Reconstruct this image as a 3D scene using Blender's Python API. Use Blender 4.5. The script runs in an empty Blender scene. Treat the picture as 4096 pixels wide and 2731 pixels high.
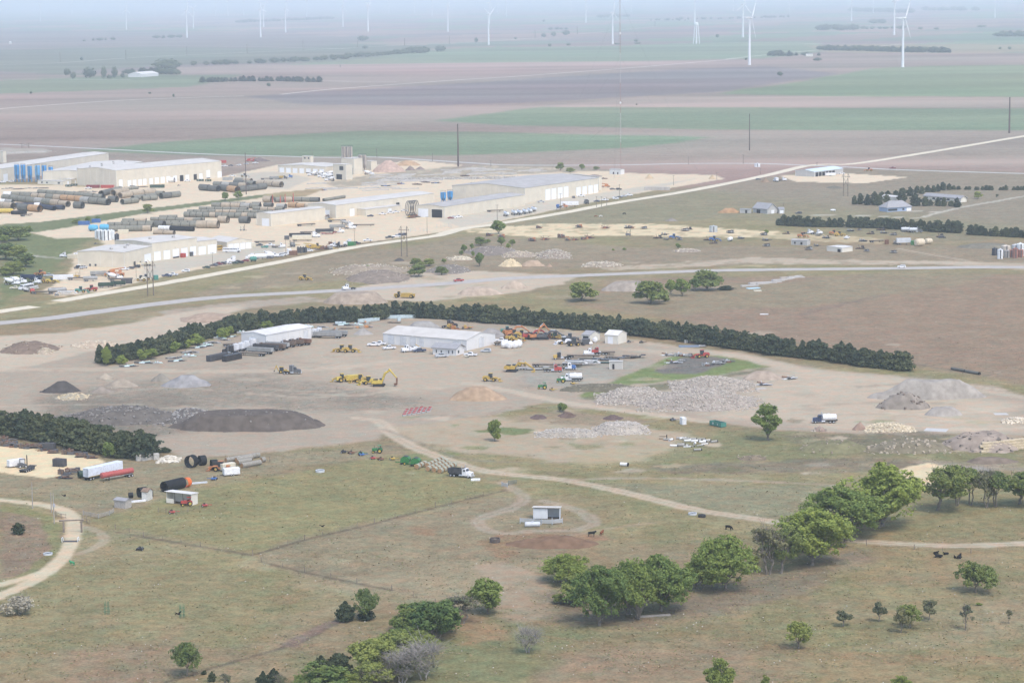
import bpy,math,random
import numpy as np
from mathutils import Vector,Matrix
R=random.Random(7)
sc=bpy.context.scene
col=sc.collection
# ---------------------------------------------------------------- camera, sky, sun, exposure
CAMH,FPX,PITCH,ROLL=155.0,9650.0,math.atan(1385.5/9650.0),0.011
cam_d=bpy.data.cameras.new("camera")
cam=bpy.data.objects.new("camera",cam_d); col.objects.link(cam)
cam_d.sensor_width=36.0; cam_d.lens=FPX/4096*36.0
cam_d.clip_start=1.0; cam_d.clip_end=200000.0
_fw=Vector((0,math.cos(PITCH),-math.sin(PITCH))); _dn=Vector((0,-math.sin(PITCH),-math.cos(PITCH))); _rt=Vector((1,0,0))
_cx=math.cos(ROLL)*_rt+math.sin(ROLL)*_dn
_cd=-math.sin(ROLL)*_rt+math.cos(ROLL)*_dn
m4=Matrix((_cx,-_cd,-_fw)).transposed().to_4x4(); m4.translation=Vector((0,0,CAMH))
cam.matrix_world=m4
sc.camera=cam
SUN_EL,SUN_AZ=math.radians(58),math.radians(150)
wd=bpy.data.worlds.new("World"); sc.world=wd; wd.use_nodes=True
nt=wd.node_tree
sky=nt.nodes.new("ShaderNodeTexSky"); sky.sky_type='NISHITA'; sky.sun_disc=False
sky.sun_elevation=SUN_EL; sky.sun_rotation=SUN_AZ; sky.air_density=1.0; sky.dust_density=3.0; sky.ozone_density=1.0; sky.altitude=500
bgn=nt.nodes["Background"]; bgn.inputs[1].default_value=0.15
nt.links.new(sky.outputs[0],bgn.inputs[0])
sl=bpy.data.lights.new("sun",'SUN'); sl.energy=0.85; sl.angle=math.radians(11); sl.color=(1.0,0.94,0.84)
sun=bpy.data.objects.new("sun",sl); col.objects.link(sun)
sun.rotation_euler=(math.pi/2-SUN_EL,0,math.pi-SUN_AZ)
sc.view_settings.view_transform='Standard'; sc.view_settings.look='None'
sc.view_settings.exposure=0.98; sc.view_settings.gamma=1.0
sc.cycles.max_bounces=4; sc.cycles.diffuse_bounces=2; sc.cycles.glossy_bounces=2
sc.cycles.transmission_bounces=2; sc.cycles.transparent_max_bounces=4; sc.cycles.volume_bounces=3
# ---------------------------------------------------------------- survey: a point of the 4096 x 2731 photograph to a point on the ground
CR={'S':(0,0,1),'D':(0,0,1.7415),'1a':(0,0,.5952),'1b':(1350,0,.5952),'1c':(2700,0,.5935),
 '2a':(0,550,.3401),'2b':(750,550,.3401),'2c':(1500,550,.4252),
 '3a':(0,850,.3827),'3b':(850,800,.3827),'3c':(1650,850,.3827),'3d':(2450,550,.3827),'3e':(3250,650,.3597),'3f':(2450,850,.3827),
 '4a':(0,1200,.3827),'4b':(800,1200,.3827),'4c':(1600,1200,.3827),'4d':(2400,1200,.3827),'4e':(3200,1200,.381),
 '5a':(0,1650,.3827),'5b':(800,1700,.3827),'5c':(1600,1700,.3827),'5d':(2400,1600,.3827),'5e':(3200,1600,.381),
 '6a':(0,2100,.4464),'6b':(1000,2100,.4464),'6c':(2000,2100,.4464),'6d':(3046,2100,.4464)}
def src(c,x,y):
 a=CR[c]; return a[0]+x*a[2],a[1]+y*a[2]
def ray(c,x,y):
 u,v=src(c,x,y); x=u-2048.0; y=v-1365.5
 return _cx*x+_cd*y+_fw*FPX
def at(c,x,y,z=0.0):
 d=ray(c,x,y); t=(CAMH-z)/max(-d.z,1e-3)
 return Vector((d.x*t,d.y*t,z))
def hgt(c,x,yb,yt,x2=None):
 """metres between the ground at (x, yb) and the pixel (x2, yt) above it"""
 p=at(c,x,yb); d=ray(c,x if x2 is None else x2,yt)
 return CAMH+d.z*math.hypot(p.x,p.y)/math.hypot(d.x,d.y)
def wid(c,x0,x1,yb):
 return (at(c,x1,yb)-at(c,x0,yb)).length
def head(c,x0,y0,x1,y1):
 a=at(c,x0,y0); b=at(c,x1,y1); return math.degrees(math.atan2(b.y-a.y,b.x-a.x))
# ---------------------------------------------------------------- materials
MATS={}
def M(name,rgb,rough=.75,var=.14,scale=.6,metal=0.0,dirt=0.0):
 if name in MATS:return MATS[name]
 m=bpy.data.materials.new(name); m.use_nodes=True; MATS[name]=m
 n=m.node_tree.nodes; l=m.node_tree.links; b=n["Principled BSDF"]
 b.inputs["Roughness"].default_value=rough; b.inputs["Metallic"].default_value=metal
 b.inputs["Specular IOR Level"].default_value=.25 if rough<.65 else .04
 tc=n.new("ShaderNodeTexCoord"); oi=n.new("ShaderNodeObjectInfo")
 ad=n.new("ShaderNodeVectorMath"); ad.operation='ADD'
 cm=n.new("ShaderNodeCombineXYZ")
 mu=n.new("ShaderNodeMath"); mu.operation='MULTIPLY'; mu.inputs[1].default_value=57.0
 l.new(oi.outputs["Random"],mu.inputs[0]); l.new(mu.outputs[0],cm.inputs[0]); l.new(mu.outputs[0],cm.inputs[2])
 l.new(tc.outputs["Object"],ad.inputs[0]); l.new(cm.outputs[0],ad.inputs[1])
 nz=n.new("ShaderNodeTexNoise"); nz.inputs["Scale"].default_value=scale; nz.inputs["Detail"].default_value=4
 l.new(ad.outputs[0],nz.inputs["Vector"])
 mr=n.new("ShaderNodeMapRange"); mr.inputs["From Min"].default_value=.3; mr.inputs["From Max"].default_value=.7
 mr.inputs["To Min"].default_value=1-var; mr.inputs["To Max"].default_value=1+var
 l.new(nz.outputs["Fac"],mr.inputs["Value"])
 vm=n.new("ShaderNodeVectorMath"); vm.operation='SCALE'; vm.inputs[0].default_value=rgb
 l.new(mr.outputs[0],vm.inputs["Scale"])
 out=vm.outputs[0]
 if dirt:
  mx=n.new("ShaderNodeMix"); mx.data_type='RGBA'
  n2=n.new("ShaderNodeTexNoise"); n2.inputs["Scale"].default_value=scale*2.3; n2.inputs["Detail"].default_value=6
  l.new(ad.outputs[0],n2.inputs["Vector"])
  m2=n.new("ShaderNodeMapRange"); m2.inputs["From Min"].default_value=.48; m2.inputs["From Max"].default_value=.72; m2.inputs["To Max"].default_value=dirt
  l.new(n2.outputs["Fac"],m2.inputs["Value"]); l.new(m2.outputs[0],mx.inputs[0])
  l.new(out,mx.inputs[6]); mx.inputs[7].default_value=(.30,.24,.18,1); out=mx.outputs[2]
 l.new(out,b.inputs["Base Color"])
 return m
def leafmat(name,rgb,var=.3,tr=.25):
 if name in MATS:return MATS[name]
 m=bpy.data.materials.new(name); m.use_nodes=True; MATS[name]=m
 n=m.node_tree.nodes; l=m.node_tree.links
 n.remove(n["Principled BSDF"]); o=n["Material Output"]
 tc=n.new("ShaderNodeTexCoord"); oi=n.new("ShaderNodeObjectInfo")
 nz=n.new("ShaderNodeTexNoise"); nz.inputs["Scale"].default_value=.55; nz.inputs["Detail"].default_value=5
 l.new(tc.outputs["Object"],nz.inputs["Vector"])
 ma=n.new("ShaderNodeMath"); ma.operation='MULTIPLY_ADD'; ma.inputs[1].default_value=.5; 
 l.new(oi.outputs["Random"],ma.inputs[0]); l.new(nz.outputs["Fac"],ma.inputs[2])
 mr=n.new("ShaderNodeMapRange"); mr.inputs["From Min"].default_value=.35; mr.inputs["From Max"].default_value=1.15
 l.new(ma.outputs[0],mr.inputs["Value"])
 cr=n.new("ShaderNodeValToRGB"); e=cr.color_ramp.elements
 e[0].color=(rgb[0]*(1-var)*.85,rgb[1]*(1-var),rgb[2]*(1-var*.6),1)
 e[1].color=(rgb[0]*(1+var)*1.15,rgb[1]*(1+var),rgb[2]*(1+var*.3),1)
 l.new(mr.outputs[0],cr.inputs[0])
 d=n.new("ShaderNodeBsdfDiffuse"); t=n.new("ShaderNodeBsdfTranslucent"); mx=n.new("ShaderNodeMixShader"); mx.inputs[0].default_value=tr
 l.new(cr.outputs[0],d.inputs[0]); l.new(cr.outputs[0],t.inputs[0]); l.new(d.outputs[0],mx.inputs[1]); l.new(t.outputs[0],mx.inputs[2])
 l.new(mx.outputs[0],o.inputs[0])
 return m
# ---------------------------------------------------------------- mesh builder and scene tree
class MB:
 def __init__(s):s.v=[]; s.f=[]
 def add(s,vs,fs):
  k=len(s.v); s.v.extend([tuple(p) for p in vs]); s.f.extend([tuple(i+k for i in q) for q in fs]); return s
 def box(s,x0,x1,y0,y1,z0,z1):
  return s.add([(x0,y0,z0),(x1,y0,z0),(x1,y1,z0),(x0,y1,z0),(x0,y0,z1),(x1,y0,z1),(x1,y1,z1),(x0,y1,z1)],
     [(0,3,2,1),(4,5,6,7),(0,1,5,4),(1,2,6,5),(2,3,7,6),(3,0,4,7)])
 def bev(s,x0,x1,y0,y1,z0,z1,b):
  """box with chamfered vertical and top edges"""
  def ring(i,z):return [(x0+i+b,y0+i,z),(x1-i-b,y0+i,z),(x1-i,y0+i+b,z),(x1-i,y1-i-b,z),(x1-i-b,y1-i,z),(x0+i+b,y1-i,z),(x0+i,y1-i-b,z),(x0+i,y0+i+b,z)]
  return s.loft([ring(0,z0),ring(0,z1-b),ring(b,z1)])
 def loft(s,rings,caps=True):
  n=len(rings[0]); vs=[p for r in rings for p in r]; fs=[]
  for k in range(len(rings)-1):
   for i in range(n):
    j=(i+1) % n; fs.append((k*n+i,k*n+j,(k+1)*n+j,(k+1)*n+i))
  if caps:fs.append(tuple(range(n-1,-1,-1))); fs.append(tuple((len(rings)-1)*n+i for i in range(n)))
  return s.add(vs,fs)
 def prism(s,prof,y0,y1,t0=0.0):
  """profile of (x, z) points, extruded across y; t0 narrows the upper half"""
  zm=min(p[1] for p in prof); zM=max(p[1] for p in prof)
  g=lambda z:t0*(z-zm)/max(zM-zm,1e-6)
  return s.loft([[(x,y0+g(z),z) for x,z in prof],[(x,y1-g(z),z) for x,z in prof]])
 def cyl(s,a,b,r0,r1=None,n=12,caps=True):
  a=Vector(a); b=Vector(b); r1=r0 if r1 is None else r1; d=(b-a).normalized()
  u=d.orthogonal().normalized() if abs(d.z)>.999 else Vector((0,0,1)).cross(d).normalized(); w=d.cross(u)
  rings=[]
  for p,r in ((a,r0),(b,r1)):
   rings.append([p+(u*math.cos(2*math.pi*i/n)+w*math.sin(2*math.pi*i/n))*r for i in range(n)])
  return s.loft(rings,caps)
 def rings(s,pts,n=14,axis='x',caps=True):
  """lathe: list of (pos, radius) along an axis through the origin line (cx, cy, cz offsets in pos tuple)"""
  rr=[]
  for (p,r) in pts:
   ring=[]
   for i in range(n):
    a=2*math.pi*i/n; c,q=math.cos(a)*r,math.sin(a)*r
    ring.append((p[0],p[1]+c,p[2]+q) if axis=='x' else ((p[0]+c,p[1]+q,p[2]) if axis=='z' else (p[0]+q,p[1],p[2]+c)))
   rr.append(ring)
  return s.loft(rr,caps)
 def bar(s,a,b,w):
  return s.cyl(a,b,w*.7071,n=4)
 def tube(s,p0,p1,ro,ri,n=18):
  """open pipe with wall thickness"""
  a=Vector(p0); b=Vector(p1); d=(b-a).normalized(); u=Vector((0,0,1)).cross(d).normalized(); w=d.cross(u)
  def rg(p,r):return [p+(u*math.cos(2*math.pi*i/n)+w*math.sin(2*math.pi*i/n))*r for i in range(n)]
  return s.loft([rg(a,ri),rg(a,ro),rg(b,ro),rg(b,ri),rg(a,ri)],False)
 def mesh(s,name):
  me=bpy.data.meshes.new(name); me.from_pydata(s.v,[],s.f); me.update(); return me
 def build(s,name,mat,parent=None,loc=None,rz=0.0):
  o=bpy.data.objects.new(name,s.mesh(name)); o.data.materials.append(mat); col.objects.link(o)
  if parent is not None:o.parent=parent; KIDS.setdefault(parent,[]).append(o)
  if loc is not None:o.location=loc; o.rotation_euler=(0,0,rz)
  return o
KIDS={}
def empty(name):
 o=bpy.data.objects.new(name,None); col.objects.link(o); o.empty_display_size=.5; return o
def tag(o,label,cat,group=None):
 o['label']=label; o['category']=cat
 if 'kind' not in o.keys():o['kind']='thing'
 if group:o['group']=group
 elif 'group' in o.keys():del o['group']
 return o
def kind(o,k):o['kind']=k; return o
def copy_tree(o,parent=None):
 c=o.copy(); col.objects.link(c); c.parent=parent
 if parent is not None:KIDS.setdefault(parent,[]).append(c)
 for ch in KIDS.get(o,[]):copy_tree(ch,c)
 return c
PROTO={}
def spawn(key,builder,p,deg,label,cat,group=None,s=1.0,z=0.0,lean=0.0):
 if key in PROTO:o=copy_tree(PROTO[key])
 else:o=builder(); PROTO[key]=o
 o.location=(p[0],p[1],z); o.rotation_euler=(0,lean,math.radians(deg))
 o.scale=(s,s,s) if not isinstance(s,tuple) else s
 return tag(o,label,cat,group)
ORD=['first','second','third','fourth','fifth','sixth','seventh','eighth','ninth','tenth','eleventh','twelfth','thirteenth','fourteenth','fifteenth','sixteenth','seventeenth','eighteenth','nineteenth','twentieth']
# ---------------------------------------------------------------- the ground: one sheet, its earth colours by vertex, ragged by noise
def vnoise(x,y,seed=0):
 xi=np.floor(x).astype(np.int64); yi=np.floor(y).astype(np.int64); xf=x-xi; yf=y-yi
 def h(a,b):
  n=(a*374761393+b*668265263+seed*974634777) & 0x7fffffff
  n=((n ^ (n>>13))*1274126177) & 0x7fffffff
  return ((n ^ (n>>16)) & 0xffff)/65535.0
 u=xf*xf*(3-2*xf); v=yf*yf*(3-2*yf)
 return (h(xi,yi)*(1-u)+h(xi+1,yi)*u)*(1-v)+(h(xi,yi+1)*(1-u)+h(xi+1,yi+1)*u)*v
def fbm(x,y,scale,oct=4,seed=0):
 s=0; a=.5; t=0
 for k in range(oct):
  s=s+a*vnoise(x/scale*2**k+17.3*k,y/scale*2**k-9.1*k,seed+k); t+=a; a*=.55
 return s/t
rows_v=np.concatenate([np.array([-1.0]),np.arange(2960,1100,-5.0),np.arange(1100,60,-4.0),np.arange(60,6,-3.0)])
HF=CAMH*FPX
Yr=HF/rows_v; Yr[0]=-400.0
Yr=np.concatenate([[-1500.0,-400.0,150.0],Yr[1:],[250000.0]])
ts=np.concatenate([[-6.0,-3.0,-1.5,-.8,-.5,-.36],np.arange(-.30,.3001,.00085),[.36,.5,.8,1.5,3.0,6.0]])
YY=np.repeat(Yr[:,None],len(ts),1); XX=np.maximum(np.abs(YY),430.0)*ts[None,:]
gx=XX.ravel(); gy=YY.ravel(); NV=gx.size
C=np.zeros((NV,3))
dist=np.hypot(gx,gy)
big=fbm(gx,gy,120,4,1); mid=fbm(gx,gy,22,4,2); fine=fbm(gx,gy,5,3,3); xl=fbm(gx,gy,420,3,4)
strk=fbm(gx*.35+gy*.1,gy*.9-gx*.3,14,4,5)
def c3(*a):return np.array(a)
OLIVE=c3(.245,.212,.122); GREEN=c3(.155,.165,.078); BROWN=c3(.222,.165,.120); DRY=c3(.30,.255,.175); RUST=c3(.275,.180,.115)
def mixc(w,c):
 global C
 w=np.clip(w,0,1)[:,None]; C=C*(1-w)+np.asarray(c)[None,:]*w
def ss(a,b,x):t=np.clip((x-a)/(b-a),0,1); return t*t*(3-2*t)
C[:]=OLIVE
mixc(ss(.42,.62,big)*.55,BROWN); mixc(ss(.52,.68,mid)*.38,GREEN); mixc(ss(.56,.74,strk)*.45,DRY); mixc(ss(.58,.72,fbm(gx,gy,60,4,9))*.3,RUST*.95)
# far farmland: quarter sections along the section roads, each field its own crop
ca,sa=math.cos(math.radians(61)),math.sin(math.radians(61))
fu=gx*ca+gy*sa+60*(xl-.5); fv=-gx*sa+gy*ca+60*(big-.5)
cu=np.floor(fu/800).astype(np.int64); cv=np.floor(fv/400).astype(np.int64)
hsh=((cu*7919+cv*104729)*2654435761>>7) & 0xff
FC=np.array([[.20,.155,.14],[.12,.175,.115],[.225,.175,.15],[.16,.135,.13],[.14,.19,.12],[.24,.19,.16],[.21,.16,.14],[.13,.165,.125]])
fieldcol=FC[hsh % 8]
wf=ss(2300,2700,gy)[:,None]
C=C*(1-wf)+fieldcol*np.array([1.2,1.12,1.15])*wf
def inpoly(P):
 """signed distance (inside positive) of the ground vertices near a polygon"""
 x0,y0=P.min(0)-40; x1,y1=P.max(0)+40
 idx=np.nonzero((gx>x0) & (gx<x1) & (gy>y0) & (gy<y1))[0]
 px=gx[idx]; py=gy[idx]; ins=np.zeros(idx.size,bool); dm=np.full(idx.size,1e9)
 for i in range(len(P)):
  ax,ay=P[i]; bx,by=P[(i+1) % len(P)]
  cnd=((ay>py) !=(by>py)); 
  with np.errstate(divide='ignore',invalid='ignore'):
   xi=(bx-ax)*(py-ay)/(by-ay if by !=ay else 1e-9)+ax
  ins ^=cnd & (px<xi)
  L=(bx-ax)**2+(by-ay)**2+1e-9; t=np.clip(((px-ax)*(bx-ax)+(py-ay)*(by-ay))/L,0,1)
  dm=np.minimum(dm,np.hypot(px-ax-t*(bx-ax),py-ay-t*(by-ay)))
 return idx,np.where(ins,dm,-dm)
def area(c,pts,colr,soft=2.0,rag=4.0,rs=9.0,op=1.0,tex=0.0):
 global C
 P=np.array([[at(c,x,y).x,at(c,x,y).y] for x,y in pts])
 idx,d=inpoly(P)
 n=fbm(gx[idx],gy[idx],rs,4,21)-.5
 w=ss(-soft,soft,d+n*2*rag)*op
 if tex:w=w*np.clip(1-tex+2*tex*ss(.3,.62,fbm(gx[idx],gy[idx],rs*.8,4,33)),0,1)
 C[idx]=C[idx]*(1-w[:,None])+np.asarray(colr)[None,:]*w[:,None]
def smooth(P,k=6):
 out=[]
 for i in range(len(P)-1):
  p0,p1,p2,p3=P[max(i-1,0)],P[i],P[i+1],P[min(i+2,len(P)-1)]
  for j in range(k):
   t=j/k
   out.append(.5*((2*p1)+(p2-p0)*t+(2*p0-5*p1+4*p2-p3)*t*t+(3*p1-p0-3*p2+p3)*t**3))
 out.append(P[-1]); return out
def track(c,pts,w,colr,rag=.8,op=.9,ruts=0):
 global C
 P=smooth([at(c,x,y) for x,y in pts])
 A=np.array([[p.x,p.y] for p in P]); x0,y0=A.min(0)-15; x1,y1=A.max(0)+15
 idx=np.nonzero((gx>x0) & (gx<x1) & (gy>y0) & (gy<y1))[0]; px=gx[idx]; py=gy[idx]; dm=np.full(idx.size,1e9)
 for i in range(len(A)-1):
  ax,ay=A[i]; bx,by=A[i+1]; L=(bx-ax)**2+(by-ay)**2+1e-9
  t=np.clip(((px-ax)*(bx-ax)+(py-ay)*(by-ay))/L,0,1)
  dm=np.minimum(dm,np.hypot(px-ax-t*(bx-ax),py-ay-t*(by-ay)))
 n=fbm(px,py,3.5,3,41)-.5
 d=w/2-dm+n*2*rag
 ww=ss(-.7,.9,d)*op
 if ruts:ww=ww*(1-ruts*ss(w*.16,w*.02,dm))
 C[idx]=C[idx]*(1-ww[:,None])+np.asarray(colr)[None,:]*ww[:,None]
GF=c3(.165,.20,.13); PINK=c3(.30,.225,.20); PURP=c3(.205,.165,.175); PB=c3(.275,.21,.185)
DIRT=c3(.345,.29,.243); DIRTP=c3(.455,.382,.315); DIRTD=c3(.235,.205,.175); YARD=c3(.60,.50,.395); LIME=c3(.63,.525,.37); GRAV=c3(.40,.38,.35); STRAW=c3(.25,.165,.108); LUSH=c3(.115,.165,.06); WEED=c3(.16,.16,.085)
F=dict(soft=12,rag=10,rs=80)
# fields of the middle distance
area('D',[(-300,205),(500,150),(1300,130),(2700,120),(2700,560),(1500,420),(900,400),(-300,420)],PB,soft=30,rag=30,rs=120)
area('D',[(-200,195),(150,180),(300,172),(560,172),(440,200),(0,216),(-200,220)],GF,**F)
area('D',[(-300,150),(240,176),(140,165),(400,150),(700,140),(1040,110),(800,100),(-300,120)],c3(.15,.16,.12),**F)
area('D',[(620,152),(800,138),(980,118),(1250,112),(1580,100),(1880,98),(1905,118),(1740,136),(1300,142),(900,146)],c3(.185,.23,.15),**F)
area('D',[(560,150),(1250,143),(1700,138),(1300,166),(950,192),(660,210),(480,196),(740,180),(700,165)],PINK,**F)
area('D',[(500,226),(700,213),(1000,196),(1240,180),(1550,160),(1760,152),(1930,170),(1640,212),(1200,236),(900,246),(650,240)],PURP,**F)
area('D',[(1640,216),(1850,186),(2000,158),(2160,151),(2600,150),(2600,224),(1900,222)],c3(.185,.225,.135),**F)
area('D',[(1480,222),(2160,222),(2600,226),(2600,246),(1900,246),(1240,246)],PINK*1.08,**F)
area('D',[(940,274),(1100,256),(1240,246),(1700,247),(2352,250),(2600,250),(2600,300),(2000,300),(1600,297),(1150,288)],GF,**F)
area('D',[(180,346),(400,324),(620,312),(830,300),(1100,303),(1640,315),(1560,328),(1440,340),(1080,356),(840,360),(600,360),(300,352)],GF,**F)
area('D',[(0,246),(560,222),(700,240),(1240,246),(900,290),(300,330),(-200,340),(-200,250)],PB*1.05,**F)
area('D',[(-100,70),(600,76),(900,90),(700,112),(250,108),(-100,116)],c3(.19,.16,.15),**F)
area('D',[(1850,105),(2080,102),(2500,104),(2500,116),(2180,124),(1900,122)],c3(.27,.23,.16),**F)
# drilled rows, old passes and damp streaks of the fields
fm=gy>1900
sx=gx[fm]; sy=gy[fm]; st1=fbm(sx*.10+sy*.02,sy*.55,60,5,61)-.5; st2=fbm(sx*.22-sy*.06,sy*1.2,240,4,62)-.5; st3=fbm(sx,sy,500,4,63)-.5
C[fm]*=(1+.75*st1+.6*st2)[:,None]*np.stack([1+.35*st3,1-.12*st3,1+.10*st2],1)
# pasture between the gravel road and the paved road, and the plain right of it
area('D',[(0,560),(90,520),(230,540),(160,590),(110,640),(0,700)],c3(.15,.17,.085),soft=5,rag=8,rs=20)
area('D',[(0,515),(300,478),(600,440),(610,452),(330,496),(150,525),(0,548)],c3(.145,.165,.085),soft=3,rag=4,rs=12)
area('D',[(1100,530),(1500,445),(1900,385),(2500,400),(2500,520),(2200,560),(1700,500),(1400,520)],c3(.215,.197,.138),soft=8,rag=18,rs=40,op=.65)
area('D',[(700,600),(1100,540),(1500,570),(2300,560),(2500,610),(1500,610),(1100,625),(700,650),(400,690)],c3(.25,.202,.152),soft=6,rag=12,rs=30,op=.75)
area('D',[(1400,640),(2500,625),(2500,900),(2300,885),(2090,845),(1700,760),(1300,700)],c3(.25,.18,.138),soft=8,rag=14,rs=40,op=.85)
area('D',[(1250,680),(1900,640),(2050,620),(2352,625),(1900,700),(1500,720)],c3(.24,.205,.14),soft=6,rag=14,rs=30,op=.7)
# yards
area('D',[(-40,425),(130,425),(230,432),(330,402),(500,408),(640,378),(830,383),(950,368),(1065,380),(1000,396),(760,431),(650,441),(540,455),(300,484),(90,510),(-40,518)],YARD,soft=1.5,rag=2,rs=8)
area('D',[(75,535),(200,515),(330,490),(600,455),(700,452),(760,430),(950,402),(1100,380),(1290,385),(1450,398),(1640,402),(1665,411),(1420,452),(1060,527),(960,541),(800,562),(560,602),(440,622),(300,652),(250,668),(130,682),(95,668),(150,640),(170,610),(165,580),(240,562),(225,545),(130,548)],YARD,soft=1.5,rag=2,rs=8)
area('D',[(330,600),(560,570),(650,560),(660,580),(440,615),(330,640)],GRAV*1.05,soft=3,rag=2,op=.8)
area('D',[(1000,505),(1180,470),(1400,440),(1600,410),(1480,440),(1180,500),(1060,522)],GRAV*1.12,soft=3,rag=2,op=.75)
area('D',[(740,420),(880,398),(1020,384),(1250,375),(1420,392),(1200,400),(950,415),(780,432)],c3(.26,.23,.19),soft=2,rag=5,rs=9,op=.8,tex=.5)
area('D',[(540,398),(640,395),(720,410),(660,435),(560,430)],GRAV,soft=3,rag=2,op=.7)
area('D',[(0,340),(110,342),(110,352),(0,355)],GRAV,soft=2,rag=3,op=.6)
area('D',[(1790,404),(1935,398),(2085,407),(1990,421),(1830,418)],YARD*1.05,soft=1,rag=.6)
area('D',[(1060,528),(1250,514),(1500,514),(1700,528),(1810,533),(1700,546),(1400,541),(1240,546),(1130,537)],LIME*.95,soft=1.5,rag=9,rs=10,tex=.6)
area('D',[(1700,530),(2000,545),(2040,560),(1900,556),(1720,545)],LIME,soft=2,rag=6,rs=9,op=.5,tex=.6)
area('D',[(1380,616),(1600,600),(1720,592),(2000,598),(2235,601),(2240,608),(2000,608),(1700,606),(1400,622)],DIRTP,soft=1.5,rag=6,rs=8,op=.8,tex=.6)
area('D',[(1960,600),(2235,601),(2500,610),(2500,625),(2240,615),(2180,608)],DIRTP,soft=1.5,rag=1.5,op=.7)
area('D',[(850,652),(960,628),(1100,622),(1330,634),(1290,652),(1190,672),(1000,690),(940,692),(800,684),(740,692),(790,672)],DIRTP,soft=2,rag=4,rs=9)
area('D',[(360,715),(560,692),(700,680),(760,690),(560,710),(420,735)],DIRT,soft=2,rag=5,rs=9,tex=.4)
area('D',[(-40,770),(150,765),(300,740),(440,715),(560,700),(520,740),(300,800),(240,838),(300,838),(360,850),(200,880),(-40,900)],DIRTP,soft=3,rag=6,rs=14)
area('D',[(120,830),(240,800),(250,838),(520,775),(700,742),(900,727),(1150,742),(1450,782),(1700,812),(1900,852),(2090,866),(2300,888),(2400,930),(2400,1000),(2200,998),(2000,996),(1760,985),(1600,965),(1400,945),(1250,925),(1100,960),(1000,975),(900,985),(870,1010),(600,1040),(420,1056),(340,1010),(150,960),(-40,960),(-40,860)],DIRT,soft=2,rag=5,rs=12)
area('D',[(700,770),(1150,770),(1400,800),(1150,880),(900,900),(720,850)],DIRTP*.92,soft=14,rag=16,rs=30,op=.6)
area('D',[(1800,850),(2100,880),(2352,930),(2352,990),(1900,985),(1640,955),(1700,900)],DIRTP*.98,soft=10,rag=10,rs=20,op=.85)
area('D',[(380,880),(560,860),(900,900),(1000,915),(960,935),(760,940),(560,935),(300,960),(80,920),(90,890)],DIRTD,soft=10,rag=16,rs=26,op=.8)
area('D',[(80,910),(400,905),(480,985),(350,1000),(120,965)],DIRTD*.85,soft=6,rag=10,rs=14,op=.85)
area('D',[(1180,850),(1330,830),(1490,830),(1420,870),(1300,888),(1200,880)],GRAV*.75,soft=5,rag=6,rs=14,op=.8)
area('D',[(1400,800),(1700,808),(1850,845),(2100,870),(2080,885),(1850,862),(1700,830),(1500,812)],DIRTP,soft=3,rag=3,op=.7)
area('D',[(1330,908),(1390,882),(1480,845),(1555,815),(1600,812),(1690,822),(1760,842),(1640,862),(1450,884),(1400,912),(1350,912)],c3(.165,.205,.085),soft=1.5,rag=3,rs=7)
area('D',[(1340,915),(1450,890),(1620,870),(1750,845),(1760,850),(1600,880),(1400,922)],c3(.14,.14,.09),soft=2,rag=3,rs=7,op=.8)
area('D',[(1500,852),(1560,822),(1640,818),(1690,828),(1600,858),(1520,858)],c3(.16,.15,.145),soft=1,rag=1.5,rs=6)
# lower ground: spoil, weeds, pads
area('D',[(1180,955),(1300,940),(1480,965),(1480,990),(1300,1000),(1200,985)],c3(.27,.215,.16),soft=2,rag=6,rs=9,tex=.3)
area('D',[(900,980),(1100,955),(1250,975),(1500,985),(1640,1010),(1500,1060),(1300,1060),(1050,1040),(950,1010)],c3(.37,.305,.235),soft=4,rag=10,rs=14,tex=.2)
area('D',[(1090,990),(1160,980),(1250,990),(1180,998)],LUSH,soft=1,rag=3,rs=6,op=.8)
area('D',[(1290,1015),(1400,1025),(1330,1035)],LUSH,soft=2,rag=4,rs=6,op=.5)
area('D',[(1300,1040),(1560,1020),(1620,1040),(1450,1065),(1330,1070)],DRY*1.2,soft=3,rag=5,rs=9,op=.7,tex=.5)
area('D',[(1650,985),(1900,1000),(2352,1010),(2352,1060),(1950,1050),(1500,1080),(1480,1050)],c3(.185,.185,.10),soft=4,rag=10,rs=14,op=.8)
area('D',[(1480,1065),(2000,1050),(2200,1075),(1900,1085),(1500,1085)],c3(.17,.145,.12),soft=3,rag=6,rs=9,op=.7,tex=.5)
area('D',[(1350,1108),(1900,1118),(1920,1170),(1750,1195),(1500,1140)],c3(.225,.21,.14),soft=2,rag=4,rs=12)
area('D',[(2060,1055),(2352,1060),(2352,1085),(2200,1080)],DIRT*.85,soft=3,rag=6,rs=10,op=.8,tex=.3)
area('D',[(1800,1000),(2100,990),(2260,1010),(2200,1035),(1900,1040)],c3(.17,.15,.115),soft=3,rag=6,rs=8,op=.8,tex=.4)
area('D',[(0,1046),(60,1040),(180,1050),(330,1052),(420,1052),(560,1050),(700,1035),(900,1030),(860,1046),(600,1085),(500,1100),(420,1130),(300,1180),(130,1180),(0,1125)],c3(.25,.215,.15),soft=3,rag=6,rs=14,op=.8,tex=.3)
area('5a',[(-60,310),(400,385),(860,450),(1060,490),(1110,515),(960,560),(860,605),(600,665),(480,685),(-60,620)],LIME*1.02,soft=.8,rag=1.2,rs=4)
area('5e',[(1020,740),(1150,690),(1350,655),(1560,705),(1700,770),(1620,860),(1330,930),(1250,945),(1150,935),(1130,820)],LIME*.95,soft=.8,rag=1,rs=4)
area('5e',[(1580,700),(1900,690),(2060,720),(1980,755),(1760,750)],c3(.28,.26,.24),soft=1,rag=1.5,rs=5)
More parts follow.
